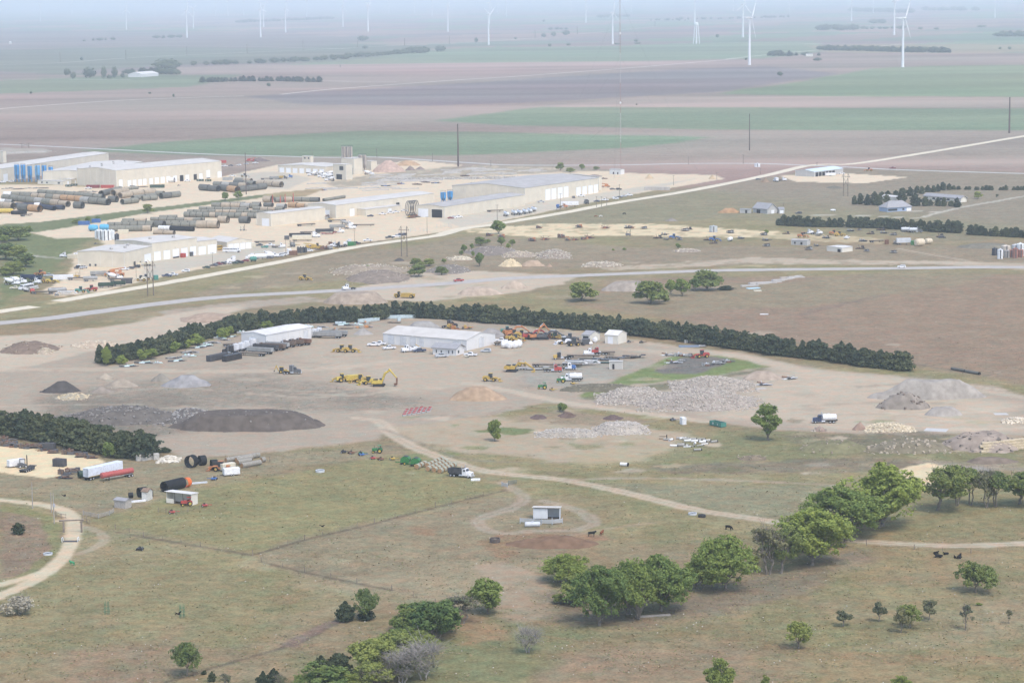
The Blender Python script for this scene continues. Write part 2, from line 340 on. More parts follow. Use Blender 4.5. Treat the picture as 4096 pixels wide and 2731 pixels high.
# home pasture: mown yellow green, the rougher fields below the fence line
area('D',[(200,1195),(480,1120),(900,1045),(1160,1120),(860,1200),(580,1275),(330,1220)],c3(.222,.205,.108),soft=2,rag=3,rs=10,op=.85)
area('D',[(580,1275),(860,1200),(1160,1125),(1400,1200),(1300,1300),(1000,1380),(700,1320)],c3(.235,.195,.14),soft=3,rag=10,rs=20,op=.7)
area('D',[(700,1350),(1000,1290),(1250,1290),(1100,1400),(850,1370)],DRY,soft=6,rag=8,rs=18,op=.6,tex=.4)
area('D',[(0,1170),(90,1185),(170,1250),(80,1320),(0,1330)],c3(.22,.16,.125),soft=2,rag=3,rs=9,op=.8)
area('D',[(0,1158),(60,1166),(130,1190),(150,1260),(60,1330),(0,1345),(40,1325),(120,1260),(90,1190),(0,1172)],c3(.18,.19,.085),soft=1,rag=2,rs=6,op=.7)
area('D',[(250,1200),(400,1290),(650,1400),(300,1480),(0,1480),(0,1400),(180,1280)],c3(.225,.197,.115),soft=8,rag=14,rs=24,op=.55)
area('D',[(100,1620),(150,1500),(420,1440),(440,1500),(300,1600)],c3(.24,.17,.13),soft=6,rag=10,rs=18,op=.55,tex=.4)
area('D',[(1095,1250),(1150,1225),(1300,1222),(1400,1225),(1415,1240),(1330,1250),(1200,1262),(1150,1282)],STRAW,soft=1.5,rag=3,rs=6,tex=.3)
area('D',[(940,1212),(1010,1215),(990,1228),(945,1224)],STRAW,soft=1,rag=2,rs=5,op=.7)
area('D',[(1100,1300),(1160,1290),(1260,1330),(1280,1420),(1150,1430),(1130,1370)],c3(.33,.26,.20),soft=2,rag=4,rs=8,op=.8,tex=.3)
area('D',[(1000,1480),(1150,1410),(1250,1440),(1350,1460),(1200,1560),(900,1600)],c3(.165,.175,.095),soft=4,rag=8,rs=12,op=.8)
area('D',[(1080,1430),(1160,1430),(1170,1470),(1060,1480)],RUST*1.05,soft=2,rag=3,rs=6,op=.7)
area('D',[(1250,1350),(1450,1410),(1700,1330),(1960,1260),(2020,1280),(1800,1380),(1480,1440),(1250,1420)],c3(.185,.15,.125),soft=4,rag=6,rs=12,op=.7)
area('D',[(1200,1620),(1240,1530),(1420,1490),(1700,1495),(1800,1530),(1700,1640)],c3(.255,.185,.135),soft=4,rag=8,rs=14,op=.6)
area('D',[(1750,1480),(2050,1500),(2352,1510),(2352,1530),(2000,1520),(1760,1490)],RUST,soft=2,rag=3,rs=8,op=.4)
area('D',[(2000,1130),(2352,1120),(2352,1240),(2050,1240)],c3(.21,.192,.108),soft=3,rag=6,rs=18,op=.7)
for k in range(26):
 x=R.uniform(0,2352); y=R.uniform(1240,1568); s=R.uniform(15,70)
 area('D',[(x-s,y),(x,y-s*.3),(x+s,y-3),(x+s*.4,y+s*.25)],R.choice([DRY*1.15,DRY,GREEN,RUST,OLIVE*.8]),soft=2.5,rag=4,rs=6,op=R.uniform(.25,.5))
for k in range(40):
 x=R.uniform(300,2300); y=R.uniform(760,1000); s=R.uniform(12,50)
 area('D',[(x-s,y),(x,y-s*.16),(x+s,y-2),(x+s*.4,y+s*.14)],R.choice([DIRTP*1.1,DIRTD,DIRT*.85,DIRTP]),soft=2.5,rag=4,rs=6,op=R.uniform(.25,.5))
for k in range(90):
 x=R.uniform(880,2340); y=R.uniform(955,1095); s=R.uniform(6,42)
 area('D',[(x-s,y),(x,y-s*.16),(x+s,y-2),(x+s*.4,y+s*.14)],R.choice([DIRTP*1.15,LUSH*1.2,WEED,DRY*1.3,c3(.19,.145,.11),DIRT,c3(.17,.15,.10)]),soft=1.2,rag=4,rs=5,op=R.uniform(.35,.7))
for k in range(60):
 x=R.uniform(500,1750); y=R.uniform(600,700); s=R.uniform(8,45)
 area('D',[(x-s,y),(x,y-s*.1),(x+s,y-2),(x+s*.4,y+s*.09)],R.choice([DIRTP,LIME*.8,WEED,DRY,c3(.19,.15,.12),c3(.17,.165,.10)]),soft=2,rag=5,rs=7,op=R.uniform(.3,.6))
# tracks worn into it
PALE=c3(.53,.45,.35)
track('D',[(-60,1140),(0,1148),(60,1154),(120,1164),(155,1178),(168,1200),(165,1240),(142,1282),(85,1328),(0,1368),(-80,1400)],5.0,PALE)
track('D',[(110,1310),(60,1326),(0,1342),(-60,1352)],4.2,PALE)
track('6a',[(745,10),(850,40),(920,90),(930,150),(840,200),(700,260)],3.2,DIRTP*.85,op=.6,ruts=.4)
track('D',[(820,960),(870,968),(905,1000),(955,1028),(1040,1060),(1110,1080),(1160,1088),(1300,1103),(1450,1134),(1600,1170),(1790,1200),(1900,1228),(1960,1240),(2050,1247),(2200,1253),(2352,1247),(2420,1240)],5.5,DIRTP,ruts=.45)
track('D',[(880,985),(960,1015),(1050,1050),(1150,1060),(1300,1062)],2.0,DIRTD,rag=1.2,op=.6)
track('5c',[(1080,600),(1180,660),(1290,740),(1290,800),(1150,870),(900,950),(810,1000),(900,1090),(1100,1130),(1400,1105),(1850,1090),(2000,1040),(2010,990),(1900,910),(1700,840),(1500,790)],4.4,DIRT,rag=1.4,op=.75,ruts=.5)
track('D',[(1300,1102),(1420,1098),(1600,1100),(1800,1108),(1920,1114)],3.0,DIRT,op=.75,ruts=.3)
track('D',[(1080,880),(1180,900),(1300,924),(1450,945),(1620,968)],7.0,DIRTP,rag=1.5,op=.85)
track('D',[(-40,850),(200,848),(420,852),(700,850),(900,830)],9.0,DIRTP,rag=2.5,op=.6)
track('D',[(900,730),(1200,745),(1500,790),(1700,818),(1900,862),(2200,890),(2400,920)],7.0,DIRTP,rag=1.5,op=.6)
track('D',[(1160,1250),(1300,1230),(1420,1210),(1500,1200)],1.6,DIRT,op=.5)
track('3c',[(610,205),(820,215),(1000,235),(1300,240),(1800,232),(2352,230),(2700,240)],5,LIME,op=.9)
track('3a',[(340,215),(560,235),(760,250)],5,YARD,op=.9)
track('3a',[(280,430),(380,455),(520,470),(640,478)],5,GRAV,op=.8)
track('3e',[(0,585),(300,588),(700,596),(1160,616),(1350,572),(1700,490),(2000,440),(2352,376),(2700,340)],4.5,GRAV*1.15,op=.85)
track('3e',[(1080,540),(1250,545),(1400,552)],5,GRAV*1.2,op=.8)
track('3e',[(960,960),(1300,1020),(1700,1090),(1850,1130)],3.5,DIRTP,op=.6)
track('3a',[(560,945),(900,885),(1000,862)],6,LIME,op=.5,rag=2)
for pts in ([(580,1275),(700,1240),(860,1202),(1000,1165),(1160,1126)],[(270,1222),(400,1245),(580,1275)],[(600,1290),(750,1325),(900,1355)],[(240,1610),(500,1530),(700,1470),(770,1425)]):
 track('D',pts,1.9,c3(.14,.115,.085),op=.9,rag=.8)
track('D',[(660,1480),(720,1450),(770,1428)],4.5,c3(.175,.13,.115),rag=1.5,op=.8)
track('D',[(1250,1460),(1500,1490),(1900,1500),(2352,1512)],1.2,RUST*.9,op=.5,rag=.8)
track('4e',[(1160,660),(1600,740),(1900,780),(2352,830)],3,c3(.18,.15,.125),op=.7,rag=1.5)
track('4e',[(0,160),(300,80),(600,10),(900,-60)],7,c3(.185,.14,.12),op=.5,rag=3)
for k in range(26):
 x,y=(R.uniform(150,1150),R.uniform(820,950)) if k<16 else (R.uniform(1750,2300),R.uniform(880,985)); w_=R.uniform(60,200); b_=R.uniform(-14,14)
 track('D',[(x-w_,y+R.uniform(-9,9)),(x-w_*.3,y+b_*.6),(x+w_*.3,y+b_),(x+w_,y+R.uniform(-12,12))],R.uniform(2,4.5),R.choice([DIRTP*1.12,DIRTD,DIRT*.8,DIRTP]),rag=1.0,op=R.uniform(.3,.6),ruts=.5)
track('5a',[(620,1130),(680,1130)],3.5,PALE)
C*=np.array([1.03,.995,.925])
me=bpy.data.meshes.new("ground")
nr,ncl=len(Yr),len(ts)
me.vertices.add(NV); co=np.zeros((NV,3),np.float32); co[:,0]=gx; co[:,1]=gy
near=(np.abs(ts)[None,:]<.31) & (Yr[:,None]>400)
me.vertices.foreach_set("co",co.ravel())
ii=(np.arange(nr-1)[:,None]*ncl+np.arange(ncl-1)[None,:]).ravel()
q=np.stack([ii,ii+1,ii+ncl+1,ii+ncl],1).astype(np.int32)
me.loops.add(q.size); me.loops.foreach_set("vertex_index",q.ravel())
me.polygons.add(len(q)); me.polygons.foreach_set("loop_start",np.arange(0,q.size,4,dtype=np.int32))
me.update(calc_edges=True)
at_c=me.color_attributes.new("earth",'FLOAT_COLOR','POINT')
cc=np.ones((NV,4),np.float32); cc[:,:3]=C; cc[:,3]=1-.68*ss(.24,.38,C[:,0]); at_c.data.foreach_set("color",cc.ravel())
ground=bpy.data.objects.new("ground",me); col.objects.link(ground); kind(ground,'structure')
gm=bpy.data.materials.new("earth_and_grass"); gm.use_nodes=True; me.materials.append(gm)
n=gm.node_tree.nodes; l=gm.node_tree.links; b=n["Principled BSDF"]; b.inputs["Roughness"].default_value=.95; b.inputs["Specular IOR Level"].default_value=.05
ca_=n.new("ShaderNodeVertexColor"); ca_.layer_name="earth"
geo=n.new("ShaderNodeNewGeometry")
def gnoise(scale,det,lo,hi,a,bb):
 z=n.new("ShaderNodeTexNoise"); z.inputs["Scale"].default_value=scale; z.inputs["Detail"].default_value=det; z.inputs["Roughness"].default_value=.65
 l.new(geo.outputs["Position"],z.inputs["Vector"])
 r=n.new("ShaderNodeMapRange"); r.inputs["From Min"].default_value=lo; r.inputs["From Max"].default_value=hi; r.inputs["To Min"].default_value=a; r.inputs["To Max"].default_value=bb
 l.new(z.outputs["Fac"],r.inputs["Value"]); return r.outputs[0]
f1=gnoise(.33,8,.32,.68,.78,1.22); f2=gnoise(.06,6,.3,.7,.84,1.16); f3=gnoise(1.3,5,.33,.67,.74,1.26)
m1=n.new("ShaderNodeMath"); m1.operation='MULTIPLY'; l.new(f1,m1.inputs[0]); l.new(f2,m1.inputs[1])
m2=n.new("ShaderNodeMath"); m2.operation='MULTIPLY'; l.new(m1.outputs[0],m2.inputs[0]); l.new(f3,m2.inputs[1])
vs=n.new("ShaderNodeVectorMath"); vs.operation='SCALE'; m3=n.new("ShaderNodeMath"); m3.operation='SUBTRACT'; l.new(m2.outputs[0],m3.inputs[0]); m3.inputs[1].default_value=1.0
m4_=n.new("ShaderNodeMath"); m4_.operation='MULTIPLY_ADD'; l.new(m3.outputs[0],m4_.inputs[0]); l.new(ca_.outputs[1],m4_.inputs[1]); m4_.inputs[2].default_value=1.0
l.new(ca_.outputs[0],vs.inputs[0]); l.new(m4_.outputs[0],vs.inputs["Scale"])
tn=gnoise(.17,7,.36,.64,0,1); tm=n.new("ShaderNodeMix"); tm.data_type='RGBA'; l.new(tn,tm.inputs[0]); tm.inputs[6].default_value=(1.09,.97,.88,1); tm.inputs[7].default_value=(.90,1.025,.98,1)
tv=n.new("ShaderNodeVectorMath"); tv.operation='MULTIPLY'; l.new(vs.outputs[0],tv.inputs[0]); l.new(tm.outputs[2],tv.inputs[1]); l.new(tv.outputs[0],b.inputs["Base Color"])
# weeds and stones standing on it, too many to count
gi=np.nonzero((gy>470) & (gy<1080) & (np.abs(gx)<.235*gy) & (C[:,0]<.30) & (fine+mid>.98))[0]
rs_=np.random.RandomState(5)
WEEDS=rs_.choice(gi,30000); STN=rs_.choice(np.nonzero((gy>470) & (gy<1150) & (np.abs(gx)<.235*gy) & (fine>.5))[0],1000)
# ---------------------------------------------------------------- roads: strips a little above the ground
def road(name,mat,runs,w,z0=.03,label=None):
 m=MB()
 for c,pts in runs:
  P=smooth([at(c,x,y) for x,y in pts],8)
  L=[]
  for i,p in enumerate(P):
   d=(P[min(i+1,len(P)-1)]-P[max(i-1,0)]); d.z=0; d.normalize(); nn=Vector((-d.y,d.x,0))
   ww=w*(1+R.uniform(-.06,.06)); z=z0+p.length*2.5e-5
   L.append([p+nn*ww/2+Vector((0,0,z)),p-nn*ww/2+Vector((0,0,z))])
  m.add([q for a in L for q in a],[(2*i+1,2*i+3,2*i+2,2*i) for i in range(len(L)-1)])
 o=m.build(name,mat); kind(o,'structure')
 return o
ASPH=M('worn_asphalt',(.44,.405,.365),.9,.10,.25); GRVL=M('limestone_gravel',(.66,.585,.44),.95,.10,.3); FGR=M('far_gravel',(.62,.57,.48),.95,.06,.02)
road('paved_road',ASPH,[('S',[(-300,1318),(0,1292),(190,1274),(382,1248),(640,1214),(900,1187),(1232,1169),(1424,1158),(1577,1148),(1750,1137),(2033,1114),(2300,1103),(2549,1093),(2832,1083),(3062,1079),(3350,1076),(3610,1073),(3900,1069),(4096,1069),(4400,1068)])],12.5)
road('gravel_road',GRVL,[('S',[(-200,1282),(0,1246),(140,1226)]),('S',[(230,1205),(383,1179),(612,1141),(900,1089),(1156,1041),(1424,988),(1692,951),(1760,940),(1850,915),(1968,899),(2262,850),(2450,814),(2756,764),(3062,703),(3215,666),(3300,658),(3420,655),(3700,612),(4096,545),(4400,496)])],10.0)
road('cross_road',M('grey_cross_road',(.50,.485,.45),.95,.06,.1),[('S',[(-200,570),(170,585),(800,616),(1100,625),(1328,631),(1500,629),(1880,652),(2053,661),(2450,661),(2756,655),(3024,655),(3200,661),(3370,668),(3600,680),(4096,695),(4400,703)])],8.0)
road('far_gravel_road',FGR,[('1a',[(-300,770),(0,733),(400,703),(830,675),(1300,657),(1640,647)]),('1b',[(-380,636),(0,598),(800,540),(1200,515),(1900,463),(2352,425),(2700,395)]),('1c',[(340,400),(620,371)]),('1c',[(780,356),(970,338)]),('1c',[(1330,318),(1515,301)])],7.5,.06)
road('far_gravel_road',FGR,[('1a',[(-300,452),(0,438),(400,424),(1000,384),(2000,340),(2352,328)]),('1b',[(-60,331),(450,305),(900,285),(1370,255)]),('1b',[(1590,234),(1850,208),(2140,180)]),('1c',[(30,175),(250,163),(900,130),(1500,95)])],8,.08)
road('far_gravel_road',FGR,[('1a',[(640,305),(1250,310),(1800,318),(2350,332)])],8,.10)
road('far_gravel_road',FGR,[('1b',[(600,341),(950,341)]),('1b',[(1240,326),(1500,320),(1840,308)])],7,.10)
road('far_gravel_road',FGR,[('1b',[(2100,293),(2352,293)]),('1c',[(0,293),(700,290),(1000,298),(1500,298),(1900,295),(2352,300)])],8,.14)
road('far_gravel_road',FGR,[('1b',[(-60,546),(150,550),(400,551)]),('1a',[(2160,545),(2352,550)])],6,.06)
road('far_gravel_road',FGR,[('1a',[(1170,152),(1600,160)]),('1a',[(460,536),(880,539)])],7,.2)
# ---------------------------------------------------------------- vegetation
BARK=M('grey_bark',(.20,.175,.15),.9,.25,1.5)
PALEBARK=M('pale_twigs',(.30,.275,.25),.9,.2,1.0)
def leaves(pts,nrm,size,rs,aspect=1.0,jit=.8):
 """cards of leaf clumps at pts, facing roughly nrm"""
 k=len(pts); g=np.random.RandomState(rs)
 nn=nrm+g.normal(0,jit,(k,3)); nn/=np.linalg.norm(nn,axis=1)[:,None]+1e-9
 t=g.normal(0,1,(k,3)); t-=(t*nn).sum(1)[:,None]*nn; t/=np.linalg.norm(t,axis=1)[:,None]+1e-9
 b_=np.cross(nn,t); s=size*g.uniform(.6,1.35,k)[:,None]
 v=np.stack([pts-t*s*aspect-b_*s*.55,pts+t*s*.15*aspect-b_*s,pts+t*s*aspect+b_*s*.4,pts-t*s*.2*aspect+b_*s],1).reshape(-1,3)
 return v
def npmesh(name,v,nq):
 me=bpy.data.meshes.new(name); me.vertices.add(len(v)); me.vertices.foreach_set("co",v.astype(np.float32).ravel())
 me.loops.add(nq*4); me.loops.foreach_set("vertex_index",np.arange(nq*4,dtype=np.int32)); me.polygons.add(nq)
 me.polygons.foreach_set("loop_start",np.arange(0,nq*4,4,dtype=np.int32)); me.update(calc_edges=True); return me
def addmesh(name,me,mat,parent=None):
 o=bpy.data.objects.new(name,me); me.materials.append(mat); col.objects.link(o)
 if parent is not None:o.parent=parent; KIDS.setdefault(parent,[]).append(o)
 return o
def limb(m,a,b,r0,r1,g,n=6):
 a=np.array(a,float); b=np.array(b,float); L=np.linalg.norm(b-a); P=[a]
 for k in (1,2,3):
  q=a+(b-a)*k/4+g.normal(0,L*.045,3); q[2]+=L*.05*math.sin(math.pi*k/4); P.append(q)
 P.append(b)
 for k in range(4):m.cyl(tuple(P[k]),tuple(P[k+1]),r0+(r1-r0)*k/4,r0+(r1-r0)*(k+1)/4,n,False)
 return P
def broadleaf(name,seed,mat,H=10.0,W=8.0,base=.28,lobes=16,nl=5200,ls=.30,gap=.0,lean=(0,0),trunks=1,parts=True,bark=None,twig=0,low=0):
 def make():
  g=np.random.RandomState(seed); root=empty(name); tb=MB()
  L=[]
  for k in range(lobes):
   for _ in range(40):
    p=g.uniform(-1,1,3)
    if np.linalg.norm(p)<.88 and (len(L)<3 or min(np.linalg.norm((p-q[0])) for q in L)>.30):break
   zz=base*H+(1-base)*H*(.5+.44*p[2]); t=zz/H
   prof=math.sin(min(1,max(0.05,(t-base*.6)/(1-base*.6)))**.75*math.pi)*.6+.42
   c=np.array([p[0]*W*.40*prof+lean[0]*t,p[1]*W*.40*prof+lean[1]*t,zz])
   r=W*g.uniform(.12,.205)*(1.15 if k<lobes*.4 else .9)
   L.append((p,c,r))
  pts=[]; nr=[]
  for p,c,r in L:
   k=int(nl/lobes*(r/(W*.16))**1.6)
   d=g.normal(0,1,(k,3)); d/=np.linalg.norm(d,axis=1)[:,None]
   rr=r*np.clip(g.normal(.82,.24,k),.15,1.45)[:,None]; d2=d*rr; d2[:,2]*=.72
   # clumps: leaves gather round sub centres
   sc_=g.normal(0,1,(9,3)); sc_/=np.linalg.norm(sc_,axis=1)[:,None]; sc_[:,2]*=.7; sc_*=r
   near_=np.argmin(((d2[:,None,:]-sc_[None])**2).sum(2),1); f=g.uniform(0,.62,(k,1)); d2=d2*(1-f)+sc_[near_]*f
   pts.append(c+d2); nr.append(d+np.array([0,0,.45]))
  pts=np.concatenate(pts); nr=np.concatenate(nr)
  q0=np.percentile(pts,.6,0); q1=np.percentile(pts,99.4,0); kx=W*1.0/max(.1,((q1-q0)[:2]).mean()); kz=H*.985/np.percentile(pts[:,2],99.6)
  pts=pts*np.array([kx,kx,kz]); L=[(a_,c_*np.array([kx,kx,kz]),r_*kx) for a_,c_,r_ in L]
  keep=pts[:,2]>H*(.05 if low else base*.55)
  if gap:keep &=np.array(fbm(pts[:,0]+pts[:,2]*.6+50*seed,pts[:,1]+pts[:,2]*.8,W*.22,2,seed))>gap
  pts=pts[keep]; nr=nr[keep]
  for q in range(trunks):
   a0=2*math.pi*q/trunks+seed; off=0 if trunks==1 else .035*H
   x0,y0=math.cos(a0)*off,math.sin(a0)*off; top=np.array([lean[0]*base*1.2+x0*3,lean[1]*base*1.2+y0*3,H*base*1.25]); r0=H*.026/trunks**.4
   limb(tb,(x0,y0,-.3),top,r0*1.25,r0*.8,g,8)
   for p,c,r in L[q::trunks]:
    if g.rand()<.75:limb(tb,top*g.uniform(.75,1.0),c+np.array([0,0,-r*.2]),r0*.45,r0*.08,g,5)
  for k in range(twig):
   p,c,r=L[k % len(L)]; d=g.normal(0,1,3); d[2]=abs(d[2])+.35; d/=np.linalg.norm(d)
   a=c+g.normal(0,r*.3,3); tb.cyl(tuple(a),tuple(a+d*r*g.uniform(.8,1.8)),H*.0045,H*.0012,3,False)
  tb.build('trunk',bark or BARK,root)
  if len(pts):addmesh('crown',npmesh('crown',leaves(pts,nr,ls,seed),len(pts)),mat,root)
  return root
 return make
def cedar(name,seed,mat,H=7.5,W=4.6,nl=1700,ls=.30,base=.02,power=.8,trunk=True):
 def make():
  g=np.random.RandomState(seed); root=empty(name)
  k=nl; t=g.uniform(0,1,k)**1.25; z=base*H+t*H*(1-base)
  na=46; arm_z=g.uniform(0,1,na)**1.2; arm_a=g.uniform(0,2*math.pi,na); arm_l=g.uniform(.62,1.32,na)
  a=g.uniform(0,2*math.pi,k); R_=W/2*np.clip(1-t,0,1)**power*(1-.35*np.exp(-t*14))+.06
  ai=g.randint(0,na,k); on=g.rand(k)<.6
  a=np.where(on,arm_a[ai]+g.normal(0,.16,k),a); t2=np.where(on,np.clip(arm_z[ai]+g.normal(0,.028,k),0,.985),t)
  R_=np.where(on,W/2*np.clip(1-t2,0,1)**power*(1-.35*np.exp(-t2*14))*arm_l[ai],R_); z=base*H+t2*H*(1-base)
  q=np.clip(g.normal(.86,.2,k),.1,1.15)*np.where(on,1.08,.80); r=R_*q
  pts=np.stack([np.cos(a)*r,np.sin(a)*r,z+r*.22+g.normal(0,.12,k)],1)
  nr=np.stack([np.cos(a)*.8,np.sin(a)*.8,np.full(k,.6)],1)
  v=leaves(pts,nr,ls,seed,1.3)
  tip=np.array([0,0,H]); v[-8:-4]+=0
  if trunk:MB().cyl((0,0,-.2),(0,0,H*.9),H*.02,H*.006,6).build('trunk',BARK,root)
  addmesh('crown',npmesh('crown',v,k),mat,root)
  return root
 return make
CEDAR=leafmat('cedar_green',(.085,.108,.064),.38,.12); CEDARD=leafmat('juniper_green',(.060,.082,.052),.35,.10)
COTT=leafmat('cottonwood_green',(.235,.31,.092),.34,.32); ELM=leafmat('elm_green',(.24,.295,.10),.34,.32)
LIGHT=leafmat('spring_green',(.25,.31,.095),.30,.35); OLV=leafmat('grey_green',(.19,.205,.12),.3,.25); DEEP=leafmat('deep_green',(.18,.25,.08),.35,.22)
BLOSS=leafmat('blossom_grey',(.36,.36,.31),.35,.2)
TREES={
 'cott1':broadleaf('cottonwood_tree',11,COTT,18,17,.10,32,24000,.29,.38),
 'cott2':broadleaf('cottonwood_tree',12,COTT,18,15,.08,30,22000,.29,.40,trunks=2),
 'cott3':broadleaf('cottonwood_tree',13,ELM,18,14,.22,22,15000,.29,.45,lean=(4,0),twig=40),
 'tall':broadleaf('cottonwood_tree',14,COTT,14,8.5,.10,22,13000,.25,.38),
 'open':broadleaf('elm_tree',15,ELM,14,11,.34,15,6500,.33,.44,trunks=2,twig=40),
 'sparse':broadleaf('elm_tree',16,OLV,14,10,.25,16,3600,.30,.46,trunks=2,twig=220),
 'round':broadleaf('elm_tree',17,ELM,10,9,.12,20,12000,.23,.30),
 'light':broadleaf('elm_tree',18,LIGHT,10,9,.10,18,11000,.24,.33,low=1),
 'deep':broadleaf('elm_tree',19,DEEP,10,9,.10,20,12000,.23,.30),
 'lone':broadleaf('hackberry_tree',20,ELM,8,9.5,.20,16,8000,.21,.40,twig=30),
 'lone2':broadleaf('hackberry_tree',21,ELM,8,7,.14,15,7000,.20,.42,twig=30),
 'small':broadleaf('hackberry_tree',22,OLV,6,5,.24,10,2000,.24,.40,twig=40),
 'dying':broadleaf('hackberry_tree',23,OLV,8,5,.25,10,1100,.24,.40,twig=200),
 'bare':broadleaf('bare_tree',24,OLV,9,8,.18,16,500,.22,.5,trunks=3,bark=PALEBARK,twig=700),
 'bush':broadleaf('green_shrub',25,COTT,4,5,.04,12,2600,.26,.28,low=1),
 'lbush':broadleaf('green_shrub',26,LIGHT,4,4,.04,10,2200,.26,.28,low=1),
 'gbush':broadleaf('flowering_shrub',27,BLOSS,4,5.6,.04,12,2600,.2,.34,low=1,bark=PALEBARK,twig=220),
 'mid1':broadleaf('roadside_tree',28,ELM,9,9,.08,14,3600,.40,.33,low=1),
 'mid2':broadleaf('roadside_tree',29,COTT,9,7,.08,12,3000,.38,.33,low=1),
 'ced1':cedar('cedar_tree',31,CEDAR,7.5,5.6,2100,power=.50),'ced2':cedar('cedar_tree',32,CEDAR,7.2,6.0,2100,power=.42),'ced3':cedar('cedar_tree',33,CEDARD,7.8,5.2,2100,power=.55),'ced4':cedar('cedar_tree',34,CEDAR,6.6,6.2,2100,power=.40),
 'jun':cedar('juniper_tree',35,CEDARD,7.5,7.4,4200,.28,.01,.75),
 'jun2':cedar('juniper_tree',36,CEDARD,7.5,8.2,4200,.28,.01,.5),
}
def far_tree(name,seed,mat,H,W,nl,ls,conif=False):
 def make():
  g=np.random.RandomState(seed)
  if conif:
   t=g.uniform(0,1,nl); r=W/2*(1-t)**.7*np.clip(g.normal(.8,.25,nl),.1,1.1); a=g.uniform(0,6.283,nl)
   p=np.stack([np.cos(a)*r,np.sin(a)*r,t*H*.97+.2],1)
  else:
   d=g.normal(0,1,(nl,3)); d/=np.linalg.norm(d,axis=1)[:,None]; d*=np.clip(g.normal(.8,.25,nl),.1,1.15)[:,None]
   p=d*np.array([W/2,W/2,H*.45])+np.array([0,0,H*.5])
  v=leaves(p,p-np.array([0,0,H*.4]),ls,seed)
  # a stub of trunk in the same small far mesh
  st=np.array([[-.3,0,0],[.3,0,0],[.3,0,H*.4],[-.3,0,H*.4],[0,-.3,0],[0,.3,0],[0,.3,H*.4],[0,-.3,H*.4]])
  return addmesh(name,npmesh(name,np.concatenate([v,st]),nl+2),mat)
 return make
FARG=leafmat('far_foliage',(.085,.115,.065),.3,.15)
TREES.update({'f1':far_tree('distant_tree',51,FARG,10,10,260,.9),'f2':far_tree('distant_tree',52,FARG,10,7,240,.9),'fc':far_tree('distant_cedar',53,CEDARD,9,5.5,260,.7,True)})
BASEH={'cott1':18,'cott2':18,'cott3':18,'tall':14,'open':14,'sparse':14,'round':10,'light':10,'deep':10,'lone':8,'lone2':8,'small':6,'dying':8,'bare':9,'bush':4,'lbush':4,'gbush':4,'mid1':9,'mid2':9,'ced1':7.5,'ced2':7.2,'ced3':7.8,'ced4':6.6,'jun':7.5,'jun2':7.5,'f1':10,'f2':10,'fc':9}
BASEW={'cott1':17,'cott2':15,'cott3':14,'tall':8.5,'open':11,'sparse':10,'round':9,'light':9,'deep':9,'lone':9.5,'lone2':7,'small':5,'dying':5,'bare':8,'bush':5,'lbush':4,'gbush':5.6,'mid1':9,'mid2':7,'ced1':5.6,'ced2':6.0,'ced3':5.2,'ced4':6.2,'jun':7.4,'jun2':8.2,'f1':10,'f2':7,'fc':5.5}
def tree(key,c,x,yb,yt,w,label,cat='tree',group=None,rot=None):
 """tree of a kind standing at pixel (x, yb), its tip at yt, its crown w pixels wide"""
 h=hgt(c,x,yb,yt); wm=(1.1 if c in ('6c','5e','6b') else 1)*w*CR[c][2]/(FPX/at(c,x,yb).length)
 o=spawn('tree_'+key,TREES[key],at(c,x,yb),R.uniform(0,360) if rot is None else rot,label,cat,group,(wm/BASEW[key],wm/BASEW[key],h/BASEH[key]*.97))
 return o
wp=np.stack([gx[WEEDS]+rs_.uniform(-.9,.9,len(WEEDS)),gy[WEEDS]+rs_.uniform(-1.6,1.6,len(WEEDS)),rs_.uniform(.03,.16,len(WEEDS))],1)
for nm_,sl_,mt_,sz in (('dry_grass',slice(0,17000),leafmat('dry_grass_blades',(.30,.255,.15),.35,.1),.24),('green_weeds',slice(17000,30000),leafmat('green_weed_leaves',(.185,.20,.095),.35,.15),.22)):
 q_=wp[sl_]; kind(addmesh(nm_,npmesh(nm_,leaves(q_,np.tile([0,0,1.0],(len(q_),1)),sz,3,1.0,.28),len(q_)),mt_),'stuff')
m=MB()
for i in STN:
 s_=R.uniform(.08,.24); x,y=gx[i]+R.uniform(-1,1),gy[i]+R.uniform(-2,2); a=R.uniform(0,3.1); m.loft([[(x+math.cos(a+t)*s_*q,y+math.sin(a+t)*s_*q,z) for t in (0,1.5,3.0,4.6)] for q,z in ((1,-.02),(.6,s_*.7))])
kind(m.build('scattered_stones',M('pale_field_stone',(.52,.48,.41),.9,.2,.5)),'stuff')
